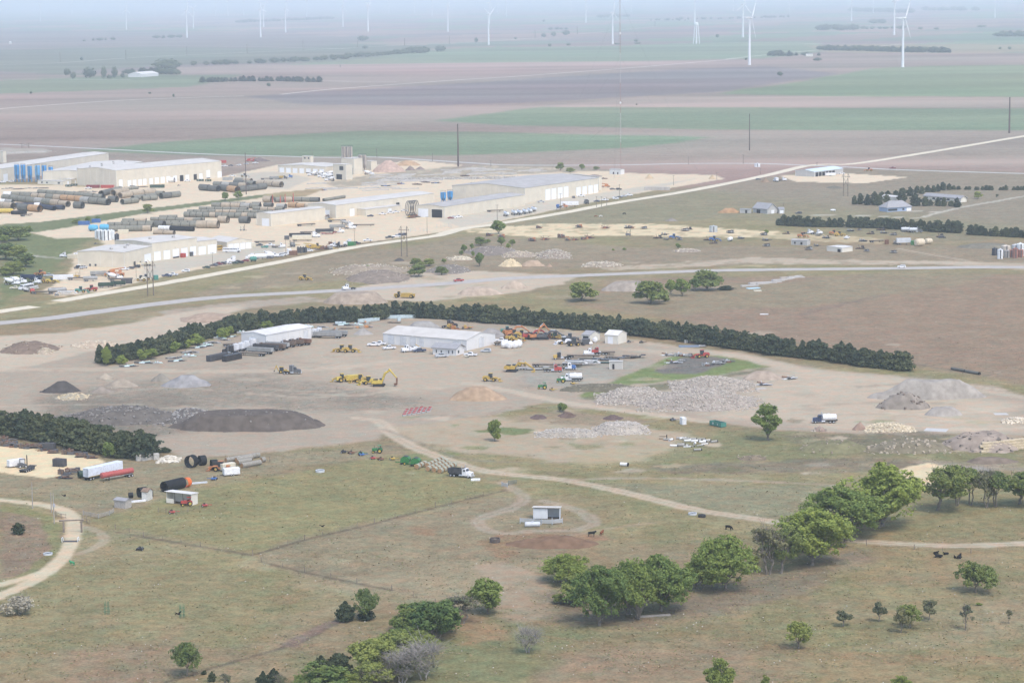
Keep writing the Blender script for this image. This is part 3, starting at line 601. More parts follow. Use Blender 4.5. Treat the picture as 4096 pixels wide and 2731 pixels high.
# the creek line of cottonwoods in the foreground
for key,c,x,yb,yt,w,lab in [
 ('cott2','6c',575,520,255,400,'broad green cottonwood at the left end of the creek line, behind the brightest one'),
 ('cott1','6c',890,900,350,440,'tall bright green cottonwood standing nearest in the creek line, pale trunk foot showing'),
 ('cott2','6c',1240,840,285,350,'green cottonwood with a fallen pale limb beside its foot'),
 ('cott1','6c',1440,770,260,500,'wide dark green cottonwood with a gap under its crown, mid creek line'),
 ('cott1','6c',2020,580,80,470,'two tiered cottonwood with dark shade under it, near the black grazing cow'),
 ('cott2','6c',1150,800,300,360,'green cottonwood filling the gap left of the one with the fallen limb'),
 ('cott2','6c',1790,570,285,330,'lower green tree leaning against the left of the two tiered cottonwood'),
 ('round','6c',720,700,440,300,'rounded green tree behind the tall bright creek cottonwood'),
 ('cott3','6d',175,430,20,330,'open green tree against the left side of the huge round cottonwood'),
 ('open','5e',2050,1120,740,260,'open crowned tree filling the row right of the sparse grey one'),
 ('deep','6b',1540,900,690,330,'green tree joining the pale and the dark crowned trees of the thicket'),
 ('round','6b',1330,1230,960,360,'mid green tree linking the two halves of the lower thicket'),
 ('sparse','6d',60,440,0,300,'thin grey green tree between the two tiered cottonwood and the huge one'),
 ('cott1','5e',130,1730,1120,680,'huge round cottonwood with a thick pale trunk beside the dirt lane'),
 ('cott1','5e',430,1430,900,760,'dense cottonwood behind the huge round one'),
 ('cott2','5e',850,1330,640,720,'tallest spreading cottonwood at the top of the creek line'),
 ('cott3','5e',1440,1155,655,440,'leaning open cottonwood in front of the yellow limestone pad'),
 ('open','5e',1650,1110,685,230,'narrow open tree right of the leaning cottonwood'),
 ('open','5e',1790,1100,700,240,'forked open tree third along the limestone pad'),
 ('sparse','5e',1960,1130,730,210,'sparse grey twigged tree right of the forked one'),
 ('cott3','5e',2300,1090,715,400,'leaning cottonwood cut by the right edge of the photo'),
 ('deep','6b',2130,790,475,290,'compact round deep green tree at the upper end of the lower thicket'),
 ('sparse','6b',1900,880,620,290,'grey green thin crowned tree beside the compact round one'),
 ('light','6b',1400,960,705,330,'pale green tree on the left edge of the lower thicket'),
 ('deep','6b',1650,1030,665,380,'large dark crowned tree in the middle of the lower thicket'),
 ('light','6b',1400,1100,905,300,'yellow green low tree below the dark crowned one'),
 ('round','6b',1120,1360,1020,420,'rounded mid green tree above the bare grey bushes'),
 ('round','6b',1100,1440,1230,300,'low green tree at the photo foot under the rounded one'),
 ('bare','6b',1560,1380,1070,440,'leafless grey tree right of the rounded mid green one'),
 ('bare','6b',1370,1420,1150,330,'leafless grey bush left of the larger leafless tree'),
 ('jun2','6b',800,1390,1150,260,'dark ragged juniper behind the spring green tree'),
 ('jun','6b',640,1330,1165,150,'small dark juniper left of the ragged one'),
 ('light','6b',620,1500,1225,480,'spring green tree along the bottom edge'),
 ('light','6b',930,1480,1320,200,'small spring green tree right of the one on the bottom edge'),
 ('jun','6b',120,1470,1305,140,'pointed juniper at the bottom edge'),
 ('jun','6b',215,1420,1280,110,'slim pointed juniper just right of another at the bottom edge'),
 ('sparse','6b',270,1470,1340,130,'grey green bush right of the slim juniper'),
 ('jun','6b',855,855,680,185,'pointed dark juniper beside a taller light elm in the pasture'),
 ('lone','6b',1030,835,568,215,'light elm with a dark bush round its foot'),
 ('jun2','6b',1035,842,750,135,'dark bush round the foot of the light elm'),
 ('lone','6a',1680,1350,1035,280,'lone grey green tree on the lower left pasture'),
 ('jun2','6a',1830,1335,1300,50,'tiny dark bush right of the lone pasture tree'),
 ('jun','6a',1900,1400,1305,75,'little pointed cedar below the lone pasture tree'),
 ('sparse','6a',2020,1440,1330,120,'pale green shrub at the bottom edge near the little cedar'),
 ('gbush','6a',170,800,650,270,'white flowering shrub on the left pasture'),
 ('jun2','5a',195,1268,1150,135,'round dark cedar left of the timber gate frame'),
 ('lone2','6d',330,1105,853,225,'bright green round tree nearest in the right pasture'),
 ('small','6d',735,905,765,140,'small heart shaped tree on the right pasture'),
 ('small','6d',1053,865,685,110,'small slender tree above the heart shaped one'),
 ('lone2','6d',1330,920,695,215,'larger dark tree of the touching pair on the right pasture'),
 ('small','6d',1253,965,745,130,'thinner front tree of the touching pair on the right pasture'),
 ('small','6d',1503,850,665,130,'grey topped tree just right of the touching pair'),
 ('dying','6d',1830,940,705,130,'half dead tree with a bare grey top'),
 ('dying','6d',2217,882,750,65,'bare sapling far right on the pasture'),
 ('lone','6d',1920,605,328,335,'lone umbrella shaped tree with a clear trunk below the black cattle'),
 ('bush','6d',1945,716,692,55,'low green bush under the umbrella shaped tree'),
 ('light','6d',1245,1470,1342,170,'green tree top at the bottom edge, right pasture'),
 ('light','6d',30,1450,1335,90,'yellow green bush at the bottom edge beside the tall spring tree'),
 ('light','6c',1970,1500,1175,230,'tall spring green tree at the bottom edge, right of centre'),
 ('bare','6c',250,1140,930,220,'clump of grey leafless saplings in the lower meadow'),
 ('tall','5d',1755,420,38,260,'lone tall dark green cottonwood beside the tank truck yard'),
 ('lbush','5c',985,165,-60,130,'single bright green young tree by the farm track'),
 ('lbush','4c',1700,1165,1075,95,'bright green bush above the weedy rubble'),
 ('jun2','5a',1720,415,360,110,'dark bush at the right end of the lower cedar belt'),
 ('lbush','5a',1150,470,308,130,'bright green tree in front of the lower cedar belt'),
 ('mid1','3c',1770,925,722,300,'large round tree above the long cedar windbreak, beside a pale spoil heap'),
 ('mid1','3f',400,950,712,330,'big leftmost tree of the grove above the windbreak'),
 ('mid2','3f',610,850,700,120,'narrow tree second in the grove above the windbreak'),
 ('mid2','3f',730,875,690,150,'loose crowned tree third in the grove above the windbreak'),
 ('mid1','3f',990,810,600,280,'tallest right hand tree of the grove above the windbreak'),
 ('mid2','3f',860,820,680,130,'tree tucked left of the tallest in the grove above the windbreak'),
 ('jun2','3f',1190,810,765,150,'dark low bush right of the grove above the windbreak'),
 ('bush','3f',560,925,885,70,'green bush at the foot of the grove above the windbreak'),
 ('mid2','3c',900,225,82,140,'lone green tree in the fork of the gravel roads'),
 ('mid1','3c',710,345,255,130,'round dark tree on the spoil bank'),
 ('mid2','3c',780,325,280,70,'small tree right of the round dark one on the spoil bank'),
 ('mid2','3c',930,345,255,75,'upright dark tree on the crest of the spoil bank'),
 ('mid2','3c',540,415,335,60,'small dark tree left of the spoil bank'),
 ('mid2','3c',510,450,395,50,'green bush at the left foot of the spoil bank'),
 ('mid2','3c',620,390,322,45,'slim dark tree on the left shoulder of the spoil bank'),
 ('mid2','3c',632,470,402,45,'narrow bush below the left shoulder of the spoil bank'),
 ('mid2','3c',700,562,420,105,'tall light green tree below the spoil bank'),
 ('mid2','3c',1000,382,320,45,'small dark tree right of the spoil bank crest'),
 ('mid2','3c',1042,348,278,60,'dark upright tree at the right end of the spoil bank'),
 ('mid1','3c',60,668,540,190,'large green bush beside the paved road bend'),
 ('mid1','3c',170,560,480,130,'green bush behind the large roadside one'),
 ('mid1','3c',40,560,475,120,'green bush left behind the large roadside one'),
 ('mid1','3c',305,650,562,125,'rounded green bush right of the large roadside one'),
 ('mid2','3c',330,530,480,45,'small bush between the rubble and the roadside bushes'),
 ('mid2','3b',1630,745,680,60,'dark bush on the white rubble bank'),
 ('mid1','3e',1840,405,322,95,'round lawn tree right of the long ranch house'),
 ('small','3e',2053,400,350,35,'sapling on the lawn beside the house lane'),
 ('mid1','3a',60,300,140,250,'left bank tree furthest back at the photo edge'),('mid1','3a',190,290,140,220,'dense bank tree below the green drain strip'),
 ('mid2','3a',290,230,140,110,'bank tree at the mouth of the green drain strip'),('mid1','3a',60,490,320,240,'large tree at the left edge beside the pond'),
 ('mid1','3a',190,500,340,190,'bank tree right of the large pond one'),('mid1','3a',270,570,420,200,'brownish green bank tree nearest the shop lot'),
 ('mid1','3a',140,650,510,210,'low bank tree above the parked white bus'),('mid1','3a',60,660,560,130,'bank bush at the left edge above the white bus'),('mid2','3a',50,320,230,90,'dark bank bush at the left edge'),
 ('mid1','2a',1740,895,780,130,'round tree on the green drain strip between the pipe yards'),
 ('mid2','2b',443,745,640,90,'left of two trees beside the tall wooden pole'),('mid2','2b',595,732,628,90,'right of two trees beside the tall wooden pole'),
 ('mid2','2a',1040,1000,930,70,'shrub on the green drain strip'),('mid1','2a',900,1010,960,110,'low shrub left on the green drain strip'),('mid2','2a',1150,985,930,60,'shrub right on the green drain strip'),
 ('mid1','2c',1743,312,235,80,'green tree beyond the long factory roof'),('mid1','2c',1835,330,283,80,'low tree right of the one beyond the factory roof'),('mid2','2c',1947,308,248,60,'small tree beside the grey far road'),
 ('mid1','2c',2080,305,272,60,'bush beside the mast and the grey far road'),
 ('bush','3f',685,370,320,50,'small green tree on the field rubble'),('bush','3f',1610,215,180,50,'green shrub on the limestone strip'),('bush','3c',2215,392,368,40,'green shrub on the open field'),('bush','3c',2098,400,378,28,'tiny green shrub left on the open field'),
 ('cott1','4a',1115,690,480,90,'thin tree at the left tip of the long windbreak'),
]:
 tree(key,c,x,yb,yt,w,lab,'shrub' if any(k in lab for k in ('bush','shrub','sapling')) else 'tree')
# undergrowth along the creek and young trees before the long windbreak
for k in range(30):
 t=k/29; x,y=(880+250*t+R.uniform(-25,25),1570-215*t+R.uniform(-12,22)) if k<16 else (1290+(k-16)/13*640+R.uniform(-15,15),1392-(k-16)/13*135+R.uniform(-14,6))
 s_=R.uniform(22,42)*(1.2 if k<16 else .8)
 tree(R.choice(['light','round','sparse','deep','bush','light']),'D',x,y,y-s_,s_*R.uniform(1.2,1.7),'low undergrowth shrub between the creek trees','shrub','undergrowth of the creek')
for k in range(10):
 t=R.random(); i=int(t*4); f=t*4-i; x=[480,640,790,930,1500][i]*(1-f)+[640,790,930,1180,1600][i]*f; y=[1452,1424,1372,1336,1275][i]*(1-f)+[1424,1372,1336,1298,1268][i]*f
 tree(R.choice(['mid2','bush']),'S',x,y+6,y-R.uniform(28,48),R.uniform(30,60),'green young tree before the left leg of the long windbreak','tree','young trees before the windbreak')
# windbreaks
def belt(c,pts,step,hpix,label,group,keys=('ced1','ced2','ced3','ced4'),rowsd=(0,),jit=.8,wj=1.0):
 P=[at(c,x,y) for x,y in pts]
 n_=0
 for off in rowsd:
  acc=R.uniform(0,step)
  for i in range(len(P)-1):
   d=P[i+1]-P[i]; L=d.length; d.normalize(); nn=Vector((-d.y,d.x,0))
   if nn.y<0:nn=-nn
   while acc<L:
    p=P[i]+d*acc+nn*(off+R.uniform(-jit,jit)); s=hpix*R.choice([.72,.86,.92,.95,1,1.04,1.14])*R.uniform(.94,1.06)
    k=R.choice(keys); w=s/BASEH[k]*R.uniform(.95,1.2)*wj
    spawn('tree_'+k,TREES[k],p,R.uniform(0,360),label,'tree',group,(w,w,s/BASEH[k])); n_+=1
    acc+=step*R.uniform(.8,1.2)
   acc-=L
 return n_
WB=[(418,1458),(520,1440),(669,1414),(800,1362),(953,1327),(1182,1294),(1412,1290),(1600,1268),(1830,1282),(2059,1299),(2212,1311),(2500,1336),(2591,1349),(2782,1372),(2935,1395),(3165,1430),(3300,1440),(3428,1463),(3612,1483)]
belt('S',WB,3.5,6.9,'dark green cedar in the long windbreak round the two white warehouses','cedars of the long windbreak',rowsd=(1.5,),jit=.9,wj=1.18)
# the second row of the windbreak, which shows only as a dark mass between the front trees
def belt_mass(pts,step,off,hm,name):
 P=[at('S',x,y) for x,y in pts]; V=[]; nq=0
 crowns=[np.array([v.co for v in KIDS[PROTO['tree_'+k]][-1].data.vertices]) for k in ('ced1','ced2','ced3','ced4') if 'tree_'+k in PROTO]
 for i in range(len(P)-1):
  d=P[i+1]-P[i]; L=d.length; d.normalize(); nn=Vector((-d.y,d.x,0)); nn=nn if nn.y>0 else-nn
  for j in range(int(L/step)):
   p=P[i]+d*(j+R.random())*step+nn*(off+R.uniform(-.6,.6)); c=R.choice(crowns); s=hm/7.5*R.uniform(.85,1.15); a=R.uniform(0,6.28)
   q=c[:len(c)//8*4 ]*s; V.append(np.stack([q[:,0]*math.cos(a)-q[:,1]*math.sin(a)+p.x,q[:,0]*math.sin(a)+q[:,1]*math.cos(a)+p.y,q[:,2]],1)); nq+=len(q)//4
 return kind(addmesh(name,npmesh(name,np.concatenate(V),nq),CEDAR),'stuff')
o=belt_mass(WB,3.6,4.8,7.0,'cedar_belt'); tag(o,'second row of dark cedars massed behind the long windbreak front','trees')
belt('S',[(-120,1722),(0,1735),(230,1776),(383,1812),(480,1830),(590,1835)],4.0,7.8,'dark cedar in the belt above the limestone equipment pad','cedars of the lower left belt',rowsd=(1,6),jit=1.3,wj=1.15)
belt('S',[(3108,901),(3250,908),(3374,909)],3.4,6.4,'cedar in the hedge left of the gap behind the scrap field','cedars of the left scrap field hedge',rowsd=(0,),wj=1.1)
belt('S',[(3380,910),(3500,912),(3700,925),(3843,932)],3.4,6.8,'cedar in the middle stretch of the hedge behind the scrap field','cedars of the middle scrap field hedge',rowsd=(0,),wj=1.1)
belt('S',[(3872,938),(3960,944),(4077,950),(4200,956)],3.6,6.4,'cedar in the hedge right of the tanks, by the photo edge','cedars of the right scrap field hedge',rowsd=(0,),wj=1.1)
for x,yb,yt,w in [(465,468,368,65),(530,466,345,75),(610,474,355,80),(690,470,325,95),(740,480,360,80),(770,380,325,70),(840,385,315,80),(820,440,360,70),(925,380,310,65),(1000,440,285,95),(885,425,375,45),(1085,375,270,75),(1160,340,262,70),(1215,350,265,60),(1280,330,253,65),(1345,330,258,60),(1392,325,240,55),(1450,310,218,75),(1520,305,235,60),(1570,302,255,50),(1625,303,262,45),
     (1140,485,345,120),(1250,485,380,75),(1310,482,410,55),(1395,485,390,65),(1460,488,388,65),(1540,488,425,70),(1608,500,392,75)]:
 tree(R.choice(['ced1','ced2','ced3']),'3e',x,yb,yt,w*1.1,'pointed conifer planted round the three houses','tree','conifers round the houses')
for x,yb,yt,w in [(1710,305,268,40),(1745,305,265,40),(1815,307,270,35),(1840,307,272,35),(1890,307,265,35),(1930,308,255,50),(1965,308,258,45),(1995,310,262,40),(2090,310,275,35),(2120,310,270,35),(2150,310,252,40),(2240,310,270,40),(2280,310,262,45),(2320,310,265,40),(2350,310,262,40)]:
 tree('ced4','3e',x,yb,yt,w*1.1,'low conifer in the broken row beyond the houses','tree','conifers of the broken row beyond the houses')
# far woods, belts and field trees
def farbelt(c,pts,step,h,label,group,keys,depth=6):
 P=[at(c,x,y) for x,y in pts]
 for i in range(len(P)-1):
  d=P[i+1]-P[i]; L=d.length
  k=max(1,round(L/step/1.95))
  for j in range(k):
   p=P[i]+d*((j+R.random())/k)+Vector((R.uniform(-3,3),R.uniform(-depth,depth),0)); kk=R.choice(keys); s=h*R.uniform(.7,1.15)/BASEH[kk]
   spawn('tree_'+kk,TREES[kk],p,R.uniform(0,360),label,'tree',group,(s*R.uniform(1.9,2.6),s*1.5,s*.92))
farbelt('1a',[(1362,556),(1600,548),(1900,548),(2158,553)],3.2,11,'dark tree in the short straight belt on the far field','trees of the short straight far belt',['fc'],4)
farbelt('1c',[(978,340),(1300,346),(1600,354),(1858,357)],4.0,15,'dark tree in the long belt beside the nearest right turbine','trees of the long belt by the turbine',['fc','f2'],6)
farbelt('1a',[(1190,445),(1400,440),(1700,430),(2000,415),(2352,398)],13,13,'hazy tree in the creek wood running across the far fields','trees of the far creek wood',['f1','f2'],22)
farbelt('1b',[(0,394),(200,382),(440,362)],10,13,'hazy tree in the creek wood running across the far fields','trees of the far creek wood',['f1','f2'],22)
farbelt('1b',[(440,362),(600,357)],6,20,'hazy tree in the creek wood running across the far fields','trees of the far creek wood',['f1','f2'],14)
farbelt('1a',[(850,500),(1000,495),(1180,503)],6,14,'tree in the dark farmstead grove behind the pale long barn','trees of the far farmstead grove',['fc','f1'],10)
farbelt('1a',[(1090,470),(1190,470)],10,24,'tree in the dark farmstead grove behind the pale long barn','trees of the far farmstead grove',['f1'],10)
farbelt('1c',[(965,205),(1030,207)],10,26,'tree in the far wood left of the paired turbines','trees of the wood by the paired turbines',['f1'],20)
farbelt('1c',[(1060,207),(1220,205)],9,28,'tree in the far wood left of the paired turbines','trees of the wood by the paired turbines',['f1'],25)
farbelt('1c',[(1220,200),(1550,195)],12,15,'tree in the far wood left of the paired turbines','trees of the wood by the paired turbines',['f1','f2'],25)
farbelt('1c',[(1342,160),(1418,160)],14,34,'tree in the round copse beside the paired turbines','trees of the copse by the paired turbines',['f1'],40)
farbelt('1c',[(2165,247),(2400,248)],7,20,'tree in the dark wood at the right edge of the far plain','trees of the right edge wood',['f1','fc'],20)
farbelt('1c',[(630,377),(780,380)],5,14,'tree round the small far homestead','trees of the small far homestead',['f1','fc'],10)
farbelt('1c',[(780,377),(970,378)],7,9,'tree round the small far homestead','trees of the small far homestead',['f1','fc'],10)
farbelt('1c',[(1200,80),(1600,90)],24,34,'tree in the hazy wood on the skyline','trees of the skyline wood',['f1'],90)
farbelt('1c',[(1680,75),(2050,75)],26,34,'tree in the hazy right skyline wood','trees of the right skyline wood',['f1'],90)
farbelt('1b',[(1760,122),(1960,115)],22,22,'tree in the hazy belt behind the lone mid turbine','trees of the hazy mid belt',['f1','f2'],40)
farbelt('1b',[(2100,140),(2352,140)],16,14,'tree in the low belt left of the water tower','trees of the low tower belt',['f2','fc'],20)
farbelt('1c',[(0,135),(350,130),(770,118)],18,15,'tree in the low belt left of the water tower','trees of the low tower belt',['f2','fc'],30)
farbelt('1b',[(1410,202),(1560,200)],12,14,'tree in the small far thicket above three round trees','trees of the small far thicket',['f1','f2'],20)
farbelt('1a',[(1040,260),(1210,255)],16,14,'tree in the small hazy belt at far left','trees of the small hazy left belt',['f1','fc'],20)
farbelt('1a',[(620,275),(790,270)],16,14,'tree in the small hazy hedge at far left','trees of the small hazy left hedge',['f1','fc'],20)
farbelt('1a',[(1610,155),(2230,130)],26,22,'tree in the pale wood under the left turbines','trees of the pale left wood',['f1','f2'],90)
farbelt('1c',[(890,412),(1010,412)],9,8,'shrub clump below the small far homestead','shrubs below the small far homestead',['f1'],10)
for c,x,yb,yt,w,lab in [('1b',170,278,236,72,'large round lone tree on the far left plain'),('1b',185,330,305,40,'tree where two far roads meet'),('1b',690,348,305,68,'round tree right of the far creek wood'),('1b',932,288,250,24,'narrow tree beside the far gravel road'),('1b',1197,265,250,20,'small dark far road tree'),
 ('1b',1386,252,222,34,'leftmost of three round far trees'),('1b',1452,245,212,36,'middle of three round far trees'),('1b',1534,238,200,52,'largest rightmost of three round far trees'),('1b',1426,315,292,24,'small tree below three round far trees'),('1b',1552,308,290,30,'low tree near the white mid turbine'),('1b',2005,285,258,28,'tree at the far farm beside the mast'),('1b',1880,302,288,45,'bush at the foot of the mid turbine'),('1b',2015,297,283,45,'bush row at the far farm beside the mast'),
 ('1c',285,255,228,24,'small tree right of the water tower'),('1c',708,512,480,38,'lone tree on the bare field below the right turbine'),('1c',478,408,390,18,'small tree left of the near turbine foot'),('1c',1655,200,182,34,'small round tree right of the paired turbines'),('1c',1762,202,184,32,'small far bush right of the paired turbines'),('1c',2065,186,168,60,'low far thicket at right'),('1c',2190,335,315,20,'small field tree far right'),('1c',2255,335,312,22,'field tree nearest the right edge'),
 ('1a',452,508,458,45,'tree left of the far farmstead'),('1a',493,530,480,36,'tree below the first at the far farmstead'),('1a',600,525,448,85,'broad tree of the far farmstead'),('1a',698,530,440,38,'tall thin tree of the far farmstead'),('1a',770,525,442,40,'second tall tree of the far farmstead'),('1a',825,525,488,30,'small tree left of the pale long barn'),('1a',735,530,500,34,'small low tree at the far farm lane'),
 ('1a',1806,582,555,28,'lone tree below the straight far belt'),('1a',1167,655,628,16,'sapling beside the far gravel road'),('1a',1006,632,618,20,'dark bush above the far gravel road'),('1a',207,632,612,18,'small tree on the far left field'),('1a',548,408,382,20,'lone far tree under the second gravel road'),('1a',565,278,266,22,'speck of a tree on the hazy left plain'),('1b',1386,150,130,16,'hazy small tree on the middle plain'),('1b',2010,707,697,14,'dark bush on the pink field strip')]:
 tree('f1',c,x,yb,yt,w,lab,'tree')
# ---------------------------------------------------------------- buildings
TANW=M('tan_steel_siding',(.67,.605,.485),.6,.07,.15,0,.1); WHTW=M('white_steel_siding',(.70,.69,.67),.55,.05,.2); CRMW=M('cream_siding',(.74,.70,.60),.6,.05,.2)
GRYW=M('grey_siding',(.48,.47,.45),.7,.06,.3); BLUW=M('blue_siding',(.36,.44,.58),.7,.06,.3); CONC=M('concrete_wall',(.52,.50,.46),.85,.08,.3)
ROOFM=M('galvanised_roof',(.58,.55,.50),.75,.08,.12,0,.15); ROOFW=M('white_metal_roof',(.70,.67,.625),.6,.07,.15,0,.18); ROOFG=M('grey_metal_roof',(.43,.41,.385),.75,.10,.12,0,.25); ROOFB=M('pale_blue_roof',(.66,.78,.86),.45,.04,.15); SHING=M('grey_shingles',(.34,.335,.34),.9,.10,.8)
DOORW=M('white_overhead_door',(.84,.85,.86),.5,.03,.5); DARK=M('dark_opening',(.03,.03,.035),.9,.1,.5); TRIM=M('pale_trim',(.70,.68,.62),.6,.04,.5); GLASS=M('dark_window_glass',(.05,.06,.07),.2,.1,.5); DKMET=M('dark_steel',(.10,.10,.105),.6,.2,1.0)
def bldg(name,label,c,N,E1,E2,eave,rise=.9,axis='R',wall=TANW,roof=ROOFM,doors=(),vents=0,over=.25,cat='building',hip=False,lights=True,H=None,ridge=.5,drop=0):
 """N nearest ground corner, E1 the left wall's far corner, E2 the right wall's; eave: the pixel row of the eave over N"""
 p=at(c,*N); a=at(c,*E2)-p; b=at(c,*E1)-p
 if a.length>=b.length:X=a.normalized(); Y=Vector((-X.y,X.x,0)); L=a.length; W=max(3.0,b.dot(Y))
 else:Y=b.normalized(); X=Vector((Y.y,-Y.x,0)); W=b.length; L=max(3.0,a.dot(X))
 h=H or hgt(c,N[0],N[1],eave)
 root=empty(name); root.location=p; root.rotation_euler=(0,0,math.atan2(X.y,X.x)); tag(root,label,cat)
 w=MB()
 r=rise*(W if axis=='R' else L)/12
 if hip:w.box(0,L,0,W,-.3,h)
 elif axis=='R':w.loft([[(x,0,-.3),(x,W,-.3),(x,W,h),(x,W*ridge,h+r),(x,0,h)] for x in (0,L)])
 else:w.loft([[(0,y,-.3),(L,y,-.3),(L,y,h),(L*ridge,y,h+r),(0,y,h)] for y in (W,0)])
 w.build('wall',wall,root)
 rf=MB(); t=.16; o=over
 if hip:
  mn=min(L,W)/2; rr=r*1.5; z=h+.02
  e=[(-o,-o,z),(L+o,-o,z),(L+o,W+o,z),(-o,W+o,z)]
  rd=[(mn*.8,W/2,z+rr),(L-mn*.8,W/2,z+rr)] if L>=W else [(L/2,mn*.8,z+rr),(L/2,W-mn*.8,z+rr)]
  if L>=W:rf.add(e+rd,[(0,1,5,4),(1,2,5),(2,3,4,5),(3,0,4),(3,2,1,0)])
  else:rf.add(e+rd,[(1,2,5,4),(0,1,4),(3,0,4,5),(2,3,5),(3,2,1,0)])
 elif axis=='R':
  rf.loft([[(x,-o,h-o*r/(W*ridge)),(x,W*ridge,h+r),(x,W+o,h-o*r/(W*(1-ridge))),(x,W+o,h+t),(x,W*ridge,h+r+t),(x,-o,h+t-.02)] for x in (-o,L+o)])
 else:
  rf.loft([[(-o,y,h-o*r/(L*ridge)),(L*ridge,y,h+r),(L+o,y,h-o*r/(L*(1-ridge))),(L+o,y,h+t),(L*ridge,y,h+r+t),(-o,y,h+t-.02)] for y in (W+o,-o)])
 R_=rf.build('roof',roof,root)
 # corner and eave trims, seams between wall bays
 tr=MB()
 if not hip and h>2.5:
  for x,y in ((-.04,-.04),(L-.14,-.04),(-.04,W-.14)):tr.box(x,x+.18,y,y+.18,0,h-.02)
  if L>20:
   for k in range(1,int(L/7.6)):MB().box(k*7.6,k*7.6+.12,-.06,.01,.2,h-.1).build('wall_seam',TRIM,root)
  if W>16:
   for k in range(1,int(W/7.6)):MB().box(-.06,.01,k*7.6,k*7.6+.12,.2,h-.1).build('wall_seam',TRIM,root)
  tr.build('trim',TRIM if wall is not WHTW else M('grey_trim',(.55,.55,.55)),root)
 for d in doors:
  side,t0,t1,dh,kd=d[:5]; z0=d[5] if len(d)>5 else 0.0
  span=L if side=='R' else W
  a0,a1=(t0*span,t1*span) if t1<=1 else (t0,t1)
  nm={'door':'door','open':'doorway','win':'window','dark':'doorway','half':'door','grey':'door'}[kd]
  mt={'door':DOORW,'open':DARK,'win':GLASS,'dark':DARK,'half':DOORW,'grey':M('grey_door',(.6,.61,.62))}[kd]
  def pan(z_0,z_1,ins):
   m_=MB()
   if side=='R':m_.box(a0,a1,-.07-ins,.03,z_0,z_1)
   else:m_.box(-.07-ins,.03,a0,a1,z_0,z_1)
   return m_
  zz=.9 if kd=='half' else z0
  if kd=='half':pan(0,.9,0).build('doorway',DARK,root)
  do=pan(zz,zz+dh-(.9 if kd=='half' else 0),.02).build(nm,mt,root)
  fr=MB(); f=.14
  if kd in ('door','open','half','grey'):
   q=[(a0-f,a0,z0,z0+dh+f),(a1,a1+f,z0,z0+dh+f),(a0,a1,z0+dh,z0+dh+f)]
   for u0,u1,z_0,z_1 in q:
    if side=='R':fr.box(u0,u1,-.13,.02,z_0,z_1)
    else:fr.box(-.13,.02,u0,u1,z_0,z_1)
   fr.build('frame',TRIM,do)
   if lights and dh>3:
    lm=MB(); mid_=(a0+a1)/2
    if side=='R':lm.box(mid_-.3,mid_+.3,-.4,0,z0+dh+.5,z0+dh+.75)
    else:lm.box(-.4,0,mid_-.3,mid_+.3,z0+dh+.5,z0+dh+.75)
    lm.build('lamp',M('lamp_housing',(.7,.7,.68)),root)
 for k in range(vents):
  v=MB(); x=L*(k+.7)/(vents+.4); y=W*(.28 if k % 2 else .4); zr=h+r*(y/(W*.5) if axis=='R' else 1-abs(x/L*2-1))
  v.bev(x-.8,x+.8,y-.8,y+.8,zr-.3,zr+1.1,.15); v.cyl((x,y,zr+1.0),(x,y,zr+1.5),.95,.5,10); v.build('vent',ROOFG,R_)
 root['dims']=(L,W,h)
 return root
def row_doors(side,xs,dh,kd='door',span=None):return [(side,a,b_,dh,kd) for a,b_ in xs]
# upper left factory
bldg('factory_hall','long tan factory hall with pale roof behind the six blue silos','2a',(25,525),(-220,505),(1280,330),338,.55,'R',doors=[('R',.012,.05,6.5,'door')],H=11.5)
bldg('factory_wing','tan factory wing with blue grey roof vents joining the two long halls','2a',(1110,545),(640,515),(1680,420),405,.35,'R',H=10.2,vents=8,lights=False)
bldg('factory_hall','longest tan factory hall, a row of white dock doors along its right wall','2a',(1370,590),(1100,548),(2607,470),390,.5,'R',doors=[('R',3,7,6.2,'door')]+[('R',x,x+4.0,5.0,'door') for x in (13,19,25.5,31,38.5)]+[('R',x,x+4.6,5.2,'door') for x in (45,52,59,67)]+[('R',75,79.5,5.2,'open'),('R',82,86.5,5,'door'),('R',92,96,5,'open'),('R',99,103,5,'door'),('R',108,112.5,7.4,'half'),('R',122,127,5.2,'door')])
bldg('warehouse','tan hall corner cut by the left photo edge beyond the long factory','2a',(38,300),(-300,285),(60,296),172,.3,'L',H=11)
bldg('dock_shed','small tan lean-to dock with a white door against the factory wing','2a',(835,555),(755,548),(945,535),490,.5,'R',H=4.4,doors=[('R',.4,.7,2.8,'door'),('L',.2,.75,2.8,'door')])
bldg('office_trailer','long tan site office block below the blue silos','2a',(740,560),(445,548),(760,548),500,.15,'L',CRMW,CONC,H=3.1,doors=[('L',.12,.2,1.2,'win',1),('L',.6,.66,1.2,'win',1),('L',.8,.86,1.2,'win',1)])
# ready mix plant
bldg('truck_garage','low tan truck garage with seven white doors beside the silos','2b',(1625,432),(1065,412),(1790,400),362,.25,'R',H=6.4,doors=[('L',a,a+.095,4.3,'door') for a in (.87,.73,.59,.45,.165,.03)]+[('L',.31,.405,4.3,'half')])
bldg('roof_house','small tan block with two dark windows behind the truck garage','2b',(1450,330),(1352,326),(1462,326),270,.2,'L',H=8.5,doors=[('L',.15,.32,1.4,'win',6),('L',.6,.77,1.4,'win',6)])
bldg('batch_house','tan batch plant block under three tall silos','2b',(1960,440),(1815,432),(2005,428),290,.1,'L',H=14,doors=[('L',.1,.45,6,'open')])
bldg('batch_office','tan control block on posts in front of the silos','2b',(1865,500),(1715,490),(1885,490),365,.1,'L',H=13,doors=[('L',.2,.5,3.5,'win',8),('L',.3,.75,4.5,'open')])
bldg('plant_block','squat tan block right of the two shorter silos','2b',(2160,385),(2100,380),(2200,378),315,.1,'L',H=8)
